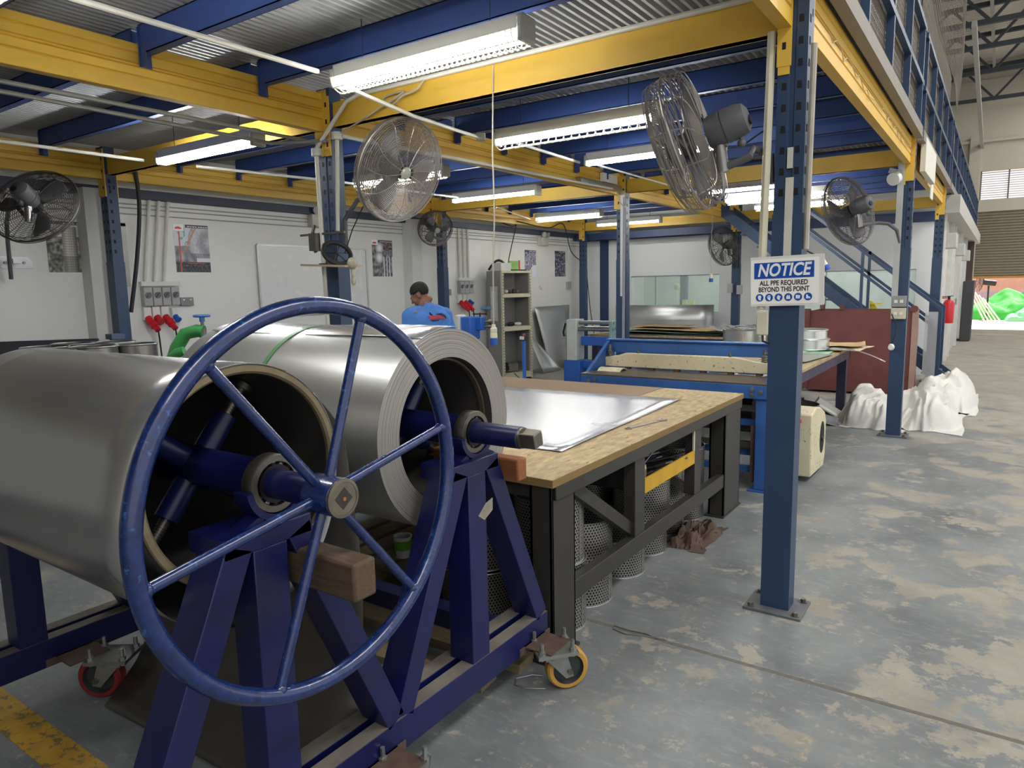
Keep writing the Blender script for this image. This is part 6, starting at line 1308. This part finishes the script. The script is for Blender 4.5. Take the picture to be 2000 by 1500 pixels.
part(MB().cyl(h+V((0, 0, 0.04)), h+V((0, 0, 0.13)), 0.01, 8).cyl(h+V((-0.07, -0.03, 0.115)), h+V((0.06, 0.04, 0.115)), 0.008, 8).sphere(h+V((-0.07, -0.03, 0.115)), 0.014, 8, 6).sphere(h+V((0.06, 0.04, 0.115)), 0.014, 8, 6), 'screw_handle', BLACK, bd_)
pc = dep(1023, 664, 7.0); cpole = thing('control_post', 'slim blue post with a small red-topped control box behind the bench', 'control post', (pc.x, pc.y, 0))
part(MB().cyl((pc.x, pc.y, 0.01), (pc.x, pc.y, pc.z), 0.018, 14), 'pole', mat('machine_bright_blue', '#2f66c0', 0.45), cpole); part(MB().cyl((pc.x, pc.y, 0), (pc.x, pc.y, 0.012), 0.12, 24), 'base', BLACK, cpole); part(MB().cbox((pc.x, pc.y, pc.z+0.02), (0.055, 0.06, 0.05)), 'box', BLACK, cpole, bevel=0.004); part(MB().cbox((pc.x-0.002, pc.y-0.0305, pc.z+0.022), (0.052, 0.003, 0.032)), 'label_plate', WHITEP, cpole); part(MB().cyl((pc.x, pc.y, pc.z+0.045), (pc.x, pc.y, pc.z+0.065), 0.018, 14), 'stop_button', mat('dull_red_button', '#8a3028', 0.5), cpole)
tb = thing('drum_table', 'low dark table behind the front coil holding the steel cans', 'table', (-5.3, 2.4, 0)); part(MB().box((-6.15, 1.75, 0.86), (-4.82, 2.92, 0.90)), 'table_top', DARKST, tb)
for x in (-6.1, -4.9):
    for y in (1.82, 2.85): part(MB().box((x-0.03, y-0.03, 0), (x+0.03, y+0.03, 0.86)), 'leg', DARKST, tb)
def can(px, py, d, label, r=0.145, h=0.32):
    c = dep(px, py, d); t = thing('steel_can', label, 'steel can', (c.x, c.y, 0.90)); ztop = c.z
    part(MB().lathe([(0, 0.002), (r, 0.002), (r, ztop-0.90), (r-0.004, ztop-0.90), (r-0.006, 0.01), (0, 0.01)], (c.x, c.y, 0.90), (0, 0, 1), 48), 'wall', mat('can_steel', '#8d8984', 0.32, metal=0.9, var=0.2, scale=4, stretch=(3, 3, 0.3)), t); part(MB().torus((c.x, c.y, ztop), (0, 0, 1), r, 0.006, 48, 8), 'rolled_rim', GALV, t)
can(263, 672, 5.0, 'open steel can at the right of the group behind the front coil'); can(183, 677, 4.75, 'open steel can second from the right, behind the front coil'); can(222, 668, 5.25, 'open steel can tucked behind the two rightmost ones'); can(145, 671, 5.1, 'open steel can in the back row, middle of the group'); can(88, 678, 4.85, 'open steel can toward the left of the group'); can(96, 687, 4.45, 'open steel can in the front row, nearest the coil')
a = dep(-120, 672, 5.6); b_ = dep(192, 661, 5.6); mb = MB().prism([(a.x, a.y, a.z+0.0), (b_.x, b_.y, b_.z), (b_.x+0.05, b_.y-0.02, b_.z-0.05), (b_.x+0.03, b_.y-0.03, b_.z-0.10), (a.x, a.y, a.z-0.12)], (-0.03, 0.02, 0)); single(mb, 'dark_plate', mat('blue_grey_plate', '#55575f', 0.45, metal=0.3), 'long blue-grey plate standing behind the steel cans', 'plate')
a = dep(225, 657, 5.5); single(MB().box((a.x-0.03, a.y-0.03, 0), (a.x+0.03, a.y+0.03, a.z-0.02)).box((a.x-0.05, a.y-0.05, a.z-0.02), (a.x+0.05, a.y+0.05, a.z+0.02)), 'stub_post', mat('grey_blue_stub', '#4a5670', 0.5), 'short blue stub post with a flat cap behind the steel cans', 'post')
gp = thing('green_press', 'green cast press frame with a small blue handwheel behind the coils', 'press', tuple(dep(360, 660, 6.0)*1)); GPM = mat('cast_green', '#3f8f4a', 0.5, var=0.15, scale=5)
g = [dep(px, py, 6.0) for px, py in ((338, 760), (336, 712), (345, 680), (362, 652), (385, 646), (398, 648))]
part(MB().tube(g, 0.055, 12), 'cast_frame', GPM, gp, smooth=60); g2 = [dep(px, py, 5.9) for px, py in ((332, 720), (334, 700), (345, 690), (360, 686))]; part(MB().tube(g2, 0.04, 12), 'lower_arm', GPM, gp, smooth=60); gq = dep(338, 760, 6.0); part(MB().cyl((gq.x, gq.y, 0), gq, 0.06, 12), 'pedestal', GPM, gp)
s0 = dep(396, 646, 6.0); s1_ = dep(394, 617, 6.0); part(MB().cyl(s0+V((0, 0, -0.06)), s1_, 0.014, 10).cyl(s0+V((0, 0, -0.05)), s0+V((0, 0, 0.02)), 0.03, 12), 'screw', RAWST, gp)
hm = MB().torus(s1_, (0, 0, 1), 0.06, 0.011, 28, 8)
for k in range(3): hm.cyl(s1_, s1_+V((0.06*cos(2.1*k), 0.06*sin(2.1*k), 0)), 0.008, 8)
hm.cyl(s1_+V((0, 0, -0.05)), s1_+V((0, 0, 0.01)), 0.022, 12); part(hm, 'small_handwheel', mat('light_blue_wheel', '#3d6fae', 0.45), gp)

# ---------------------------------------------------------------- skip, stairs, sacks, partitions, far objects
sk = thing('scrap_skip', 'dark red-brown steel scrap skip beside the socket box post', 'skip', (-1.56, 11.3, 0)); SKM = mat('dull_red_brown', '#6a3b38', 0.65, var=0.18, scale=4, wear=0.05, wearcol='#9a8a84', wscale=10)
x0, x1, y0, y1, zt = -2.24, -0.93, 10.78, 11.62, 1.165
part(MB().box((x0, y0, 0.06), (x1, y0+0.03, zt)), 'front_wall', SKM, sk); part(MB().box((x0, y1-0.03, 0.06), (x1, y1, zt)), 'back_wall', SKM, sk); part(MB().box((x0, y0+0.03, 0.06), (x0+0.03, y1-0.03, zt)), 'end_wall', SKM, sk); part(MB().box((x1-0.03, y0+0.03, 0.06), (x1, y1-0.03, zt)), 'end_wall', SKM, sk); part(MB().box((x0, y0, 0.03), (x1, y1, 0.06)), 'floor_plate', SKM, sk)
part(MB().prism([(x1-0.01, y0-0.02, 0.02), (x1+0.05, y0-0.02, 0.02), (x1+0.07, y0-0.02, 0.9), (x1+0.06, y0-0.02, zt+0.02), (x1-0.01, y0-0.02, zt-0.02)], (0, 0.05, 0)), 'corner_flange', mat('pale_rubbed_edge', '#a08478', 0.6, var=0.15), sk, 'pale rubbed corner flange'); part(MB().cyl((x1+0.01, y0-0.03, zt+0.03), (x1+0.01, y0+0.04, zt+0.03), 0.045, 16), 'lifting_lug', SKM, sk)
for x in (x0+0.02, x0+0.3): part(MB().box((x-0.03, y1-0.06, zt-0.02), (x+0.03, y1, zt+0.07)), 'lifting_lug', SKM, sk)
part(MB().box((x0-0.05, y0-0.04, 0.05), (x0+0.02, y0+0.03, zt+0.03)), 'corner_post', SKM, sk)
sr = thing('staircase', 'blue steel staircase climbing left from the aisle to the mezzanine', 'staircase', (-2.2, 12.1, 0)); ya, yb = 11.80, 12.44; sl = 0.80
def sx(z): return -0.62-(z-0.12)/sl
for y in (ya, yb): part(MB().bar((sx(0.05), y, 0.10), (sx(2.9), y, 2.95), 0.05, 0.16, (0, 0, 1)), 'stringer', NAVY, sr)
z = 0.22
while z < 2.85: part(MB().box((sx(z)-0.13, ya+0.02, z-0.015), (sx(z)+0.10, yb-0.02, z+0.015)), 'tread', mat('grey_tread', '#6f7076', 0.6, metal=0.4, var=0.2, scale=40), sr); z += 0.215
for y in (ya-0.02, yb+0.02):
    for off, nm in ((1.02, 'handrail'), (0.70, 'mid_rail')): part(MB().bar((-0.68, y, 0.145+off), (sx(2.9), y, 2.925+off), 0.04, 0.04), nm, NAVY, sr)
    part(MB().box((-0.70, y-0.022, 0.0), (-0.656, y+0.022, 1.19)), 'newel_post', NAVY, sr)
    for x in (-1.72, -2.9): zz = 0.12+(-0.62-x)*sl; part(MB().box((x-0.02, y-0.02, zz), (x+0.02, y+0.02, zz+1.03)), 'baluster', NAVY, sr)
single(MB().box((-1.7, 12.52, 1.20), (-1.52, 12.60, 1.22)).prism([(-1.70, 12.56, 1.03), (-1.52, 12.56, 1.03), (-1.66, 12.56, 1.24), (-1.70, 12.56, 1.26)], (0, 0.01, 0)), 'yellow_sign', mat('sign_yellow', '#e2d22c', 0.5), 'small yellow triangular piece on the stairs above the skip', 'sign')
gm = MB(); P_ = bpy.data.materials.new('clear_sheet'); P_.use_nodes = True; _b = P_.node_tree.nodes['Principled BSDF']; _b.inputs['Base Color'].default_value = lin('#d6dade'); _b.inputs['Alpha'].default_value = 0.4; _b.inputs['Roughness'].default_value = 0.15
single(MB().box((-0.86, 11.70, 0.0), (-0.70, 11.71, 1.12)), 'clear_sheet', P_, 'hazy clear sheet standing between skip and stair newel', 'sheet')
SACK = mat('white_woven_sack', '#d9d8d2', 0.6, var=0.05, scale=3, bump=0.1)
def sack(cx, cy, sx_, sy_, h, seed, label):
    n = 60; rows = []
    for j in range(n+1):
        row = []
        for i in range(n+1):
            u = i/n*2-1; v = j/n*2-1; rr = math.hypot(u, v); e = max(0.0, 1-rr**2.4)
            q = noise.noise(V((u*1.5+seed, v*1.5, seed))); f1_ = noise.noise(V((u*4.0+q*2+seed, v*3.0, seed+5))); f2_ = 1-abs(noise.noise(V((u*2.4+seed*2, v*2.4+q*3, seed+9))))*2.2-0.25*abs(noise.noise(V((u*7+q*4, v*7+seed, seed))))
            row.append((cx+u*sx_*(1+0.15*q), cy+v*sy_*(1+0.15*f1_), 0.004+h*(e**0.8)*max(0.05, 0.80+0.45*q+0.10*f1_+0.20*f2_)))
        rows.append(row)
    o = single(MB().grid(rows), 'white_sack', SACK, label, 'sack', loc=(cx, cy, 0), smooth=75); return o
sack(-1.10, 8.82, 0.36, 0.56, 0.36, 1.7, 'crumpled white sack nearest the viewer, left of the socket box post'); sack(-0.62, 9.1, 0.38, 0.72, 0.40, 4.4, 'crumpled white sack spreading into the aisle right of the socket box post'); sack(-0.47, 10.6, 0.34, 0.95, 0.40, 8.9, 'farthest crumpled white sack beside the stair newel')
# partitions along the aisle beyond the stairs
PW = mat('partition_white', '#c6c6c2', 0.6, var=0.04)
struct(MB().box((-1.0, 13.52, 0), (-0.86, 26.8, 2.78)), 'wall_partition', PW)
for k, y in enumerate((13.6, 15.9, 16.75, 19.6, 22.5)): struct(MB().box((-0.86, y, 0), (-0.78, y+0.11, 2.72)), 'trim_%d' % (10+k), mat('partition_frame', '#d2d2ce', 0.5))
struct(MB().box((-0.86, 13.4, 2.62), (-0.60, 26.6, 2.90)), 'trim_20', mat('pale_fascia', '#b9b7b2', 0.6, var=0.06))
dr = struct(MB().box((-0.86, 16.9, 0), (-0.835, 19.5, 2.1)), 'door_2', mat('pale_door', '#b5b7b5', 0.5)); struct(MB().cbox((-0.82, 19.2, 1.05), (0.04, 0.06, 0.14)), 'door_lock', GALV, dr)
for k, (y, z) in enumerate(((14.3, 2.35), (17.6, 2.30), (20.6, 2.25))): single(MB().box((-0.86, y, z-0.25), (-0.66, y+0.55, z)), 'wall_unit', mat('pale_unit', '#bcbcb8', 0.5), 'pale box fixed high on the white partition, %s beyond the stairs' % ORD[k], 'wall box', group='boxes on the partition', bevel=0.01)
ex = on(1852, 608, 'x', -0.70); fe = thing('fire_extinguisher', 'red fire extinguisher hanging beyond the stair newel', 'fire extinguisher', ex); rb, hb = 0.085, 0.40
part(MB().lathe([(0, -hb/2), (rb*0.95, -hb/2), (rb, -hb/2+0.02), (rb, hb/2-0.07), (rb*0.7, hb/2-0.02), (0.03, hb/2), (0, hb/2)], ex, (0, 0, 1), 28), 'cylinder', RED, fe); part(MB().cyl(ex+V((0, 0, hb/2)), ex+V((0, 0, hb/2+0.06)), 0.02, 12).bar(ex+V((-0.12, 0, hb/2+0.045)), ex+V((0.06, 0, hb/2+0.06)), 0.02, 0.012), 'valve', BLACK, fe); part(MB().bar(ex+V((-0.16, 0, hb/2+0.02)), ex+V((0, 0, hb/2+0.03)), 0.02, 0.02), 'wall_hook', RED, fe)
single(MB().prism([(-0.775, 21.0, 0.0), (-0.55, 21.0, 0.0), (-0.53, 21.0, 1.52), (-0.77, 21.0, 1.50)], (0, 0.9, 0)), 'foam_block', mat('charcoal_foam', '#45464b', 0.85, var=0.1, scale=5), 'tall charcoal foam block standing against the white partition', 'foam block', bevel=0.02)
single(MB().box((-0.85, 24.2, 0.0), (-0.68, 24.6, 2.6)), 'brown_panel', mat('dark_brown_panel', '#4a3a36', 0.7), 'tall dark brown panel behind the charcoal foam block', 'panel')
fp = on(1926, 626, 'z', 0.0); ff = thing('pedestal_fan', 'dark pedestal fan standing in the open shutter doorway', 'fan', fp)
hub_ = V((fp.x, fp.y, 1.36)); part(MB().cyl((fp.x, fp.y, 0.02), hub_+V((0, 0, -0.08)), 0.03, 10), 'pole', BLACK, ff); part(MB().lathe([(0, 0.03), (0.1, 0.03), (0.33, 0.0), (0, 0)], fp, (0, 0, 1), 24), 'base', BLACK, ff)
m = MB(); cN = hub_+V((-0.28, -0.1, 0.08)); nN = V((-1, -0.35, 0.1))
for r_ in (0.12, 0.22, 0.32, 0.38): m.torus(cN, nN, r_, 0.008, 30, 4)
e1_, e2_ = basis(nN)
for k in range(10): m.cyl(cN, cN+(e1_*cos(k*pi/5)+e2_*sin(k*pi/5))*0.38, 0.006, 4)
part(m, 'guard', BLACK, ff); part(MB().cyl(hub_+V((-0.16, -0.06, 0.05)), hub_+V((0.2, 0.07, 0.0)), 0.1, 16), 'motor_housing', BLACK, ff)
# ---------------------------------------------------------------- the worker
def remesh(o, vs, sm=6):
    r = o.modifiers.new('union', 'REMESH'); r.mode = 'VOXEL'; r.voxel_size = vs; r.use_smooth_shade = True
    s = o.modifiers.new('relax', 'SMOOTH'); s.iterations = sm; s.factor = 0.5
SKIN = mat('brown_skin', '#8a5f48', 0.55, var=0.06, scale=8); HAIR = mat('black_hair', '#14130f', 0.7, var=0.15, scale=60, bump=0.2)
BOIL = mat('blue_boilersuit', '#4f86d6', 0.8, var=0.07, scale=5, bump=0.06)
wp = V((-4.70, 5.34, 0)); vd = V((-4.65, 5.3, 0)).normalized(); ang = math.atan2(vd.y, vd.x)-pi/2+radians(24)
W = Mx.Translation(wp) @ Mx.Rotation(ang, 4, 'Z')           # local +Y is the way he faces, +X his right
hd = V((-0.035, 0.10, 1.515)); H = Mx.Translation(hd) @ Mx.Rotation(radians(48), 4, 'Z') @ Mx.Rotation(radians(-30), 4, 'X')
bm_ = MB(); bm_.T = W
bm_.caps([((0, 0, 0.98), 0.15), ((0, 0.01, 1.12), 0.145), ((0, 0.02, 1.26), 0.15), ((0, 0.03, 1.34), 0.12)])
bm_.caps([((0, 0.03, 1.36), 0.075), ((-0.01, 0.06, 1.43), 0.058), ((-0.02, 0.085, 1.49), 0.058)])
for s in (-1, 1):
    bm_.caps([((0.1*s, 0.02, 1.34), 0.085), ((0.18*s, 0.02, 1.315), 0.068), ((0.245*s, 0.0, 1.07), 0.046), ((0.2*s, 0.20, 0.955), 0.036), ((0.17*s, 0.235, 0.945), 0.030)])
    bm_.caps([((0.085*s, 0, 0.94), 0.095), ((0.10*s, 0.02, 0.52), 0.062), ((0.11*s, -0.01, 0.10), 0.043), ((0.11*s, 0.02, 0.055), 0.045), ((0.12*s, 0.14, 0.035), 0.036)])
    for k in range(4):                                      # palm and fingers
        b0 = V((0.16*s+(k-1.5)*0.019, 0.285, 0.94)); bm_.caps([((0.168*s+(k-1.5)*0.015, 0.245, 0.943), 0.017), (tuple(b0), 0.0105), (tuple(b0+V((0, 0.035+0.005*(k in (1, 2)), -0.012))), 0.0092), (tuple(b0+V((0, 0.05+0.008*(k in (1, 2)), -0.036))), 0.008)], 8)
    bm_.caps([((0.15*s, 0.245, 0.945), 0.016), ((0.125*s, 0.275, 0.935), 0.0105), ((0.118*s, 0.305, 0.925), 0.009)], 8)
bm_.T = W @ H                                               # head, facing +Y locally
bm_.sphere((0, -0.012, 0.045), (0.074, 0.094, 0.088), 24, 16); bm_.sphere((0, 0.022, -0.02), (0.062, 0.068, 0.078), 20, 12); bm_.sphere((0, 0.05, -0.075), (0.036, 0.034, 0.03), 14, 10)
bm_.sphere((0, 0.082, 0.03), (0.05, 0.018, 0.012), 14, 8); bm_.caps([((0, 0.088, 0.02), 0.009), ((0, 0.104, -0.012), 0.013)]); bm_.sphere((0, 0.083, -0.045), (0.024, 0.012, 0.008), 12, 8)
for s in (-1, 1): bm_.sphere((0.074*s, -0.012, 0.005), (0.010, 0.020, 0.033), 12, 8); bm_.sphere((0.030*s, 0.076, 0.012), (0.014, 0.010, 0.008), 10, 6); bm_.sphere((0.04*s, 0.06, -0.015), (0.024, 0.02, 0.02), 10, 6)
bm_.cyl((0, -0.02, -0.02), (0, -0.05, -0.10), 0.055, 14)
man = single(bm_, 'person', SKIN, 'person in light blue boiler suit seen from behind, short black hair, head bowed left', 'person', loc=tuple(wp), smooth=0); remesh(man, 0.0065, 5)
hr_ = MB(); hr_.T = W @ H; hr_.sphere((0, -0.020, 0.056), (0.0775, 0.095, 0.086), 28, 18)
hr2 = MB(); inv = (W @ H).inverted()
keep = [i for i, f in enumerate(hr_.f) if (lambda c: c.z > 0.035+0.6*max(0, c.y-0.02) or (c.y < -0.045 and c.z > -0.02+0.0*c.y))(inv @ (sum((hr_.v[j] for j in f), V((0, 0, 0)))/len(f)))]
hr_.f = [hr_.f[i] for i in keep]; hr_.mi = [0]*len(hr_.f)
ho = part(hr_, 'hair', HAIR, man, smooth=60); sm_ = ho.modifiers.new('thick', 'SOLIDIFY'); sm_.thickness = 0.009; sm_.offset = 0
be = MB(); be.T = W @ H; be.sphere((0, 0.046, -0.075), (0.041, 0.037, 0.03), 16, 10); part(be, 'beard', HAIR, man, smooth=60)
su = MB(); su.T = W
su.caps([((0, 0.0, 0.95), 0.165), ((0, -0.005, 1.10), 0.165), ((0, 0.0, 1.24), 0.165), ((0, 0.015, 1.33), 0.125)])
for s in (-1, 1):
    su.caps([((0.09*s, -0.03, 1.14), 0.125), ((0.10*s, -0.02, 1.27), 0.115)])
    su.caps([((0.09*s, 0.015, 1.355), 0.080), ((0.185*s, 0.015, 1.32), 0.083), ((0.255*s, 0.0, 1.07), 0.064), ((0.212*s, 0.16, 0.975), 0.052)])
    su.caps([((0.085*s, 0, 0.92), 0.115), ((0.10*s, 0.02, 0.52), 0.082), ((0.11*s, 0.0, 0.11), 0.066)])
su.caps([((0, 0.035, 1.40), 0.072)])
so2 = part(su, 'boiler_suit', BOIL, man, smooth=0); remesh(so2, 0.011, 5)
tx = bpy.data.textures.new('folds', 'CLOUDS'); tx.noise_scale = 0.12; dm = so2.modifiers.new('folds', 'DISPLACE'); dm.texture = tx; dm.strength = 0.03; dm.mid_level = 0.5
co = MB(); co.T = W; co.lathe([(0.078, 0.0), (0.070, 0.045), (0.076, 0.047), (0.086, 0.0)], (-0.002, 0.045, 1.385), (-0.05, 0.25, 1), 28, True); part(co, 'collar', BOIL, man)
def patch(poly, m_, nm, lab):
    mb = MB(); mb.T = W
    def proj(x, z):                                         # onto the curved back
        z += 0.115; y = -0.172+2.2*max(0, abs(x)-0.03)**2+0.45*max(0, z-1.26); return (x, y, z)
    top = [proj(*p) for p in poly]; c = proj(sum(p[0] for p in poly)/len(poly), sum(p[1] for p in poly)/len(poly)); n_ = len(top)
    mb.add(top+[c], [(i, (i+1) % n_, n_) for i in range(n_)]); o_ = part(mb, nm, m_, man, lab, smooth=0); s3 = o_.modifiers.new('thick', 'SOLIDIFY'); s3.thickness = 0.006; s3.offset = 0
LR = mat('print_red', '#c23a4a', 0.7); LBK = mat('print_navy', '#24243c', 0.7)
patch([(-0.07, 1.205), (0.03, 1.215), (0.10, 1.20), (0.12, 1.175), (0.07, 1.18), (-0.045, 1.178)], LR, 'back_print', 'red swoosh printed on the back')
patch([(-0.05, 1.172), (0.05, 1.172), (0.03, 1.160), (-0.03, 1.158)], LBK, 'back_print', 'navy lower part of the back print'); patch([(0.02, 1.225), (0.08, 1.235), (0.13, 1.21), (0.14, 1.18), (0.11, 1.212), (0.06, 1.222)], LBK, 'back_print', 'navy upper arc of the back print'); patch([(-0.045, 1.245), (-0.035, 1.245), (-0.01, 1.215), (-0.04, 1.218)], LBK, 'back_print', 'navy tick of the back print')
rs = MB(); rs.T = W; rs.grid([[(-0.155-0.03*i/4, -0.098+0.045*i/4+0.11*j/6, 1.335+0.055*sin(pi*(0.15+0.62*j/6))) for j in range(7)] for i in range(5)]); o_ = part(rs, 'shoulder_patch', mat('grey_reflective', '#8f9698', 0.5), man, 'grey reflective shoulder strip'); o_.modifiers.new('thick', 'SOLIDIFY').thickness = 0.006
for s in (-1, 1):
    bt_ = MB(); bt_.T = W; bt_.caps([((0.11*s, 0.0, 0.12), 0.055), ((0.11*s, 0.0, 0.058), 0.056), ((0.118*s, 0.10, 0.045), 0.046), ((0.122*s, 0.16, 0.042), 0.042)]); o_ = part(bt_, 'boot', BLACK, man, smooth=60)
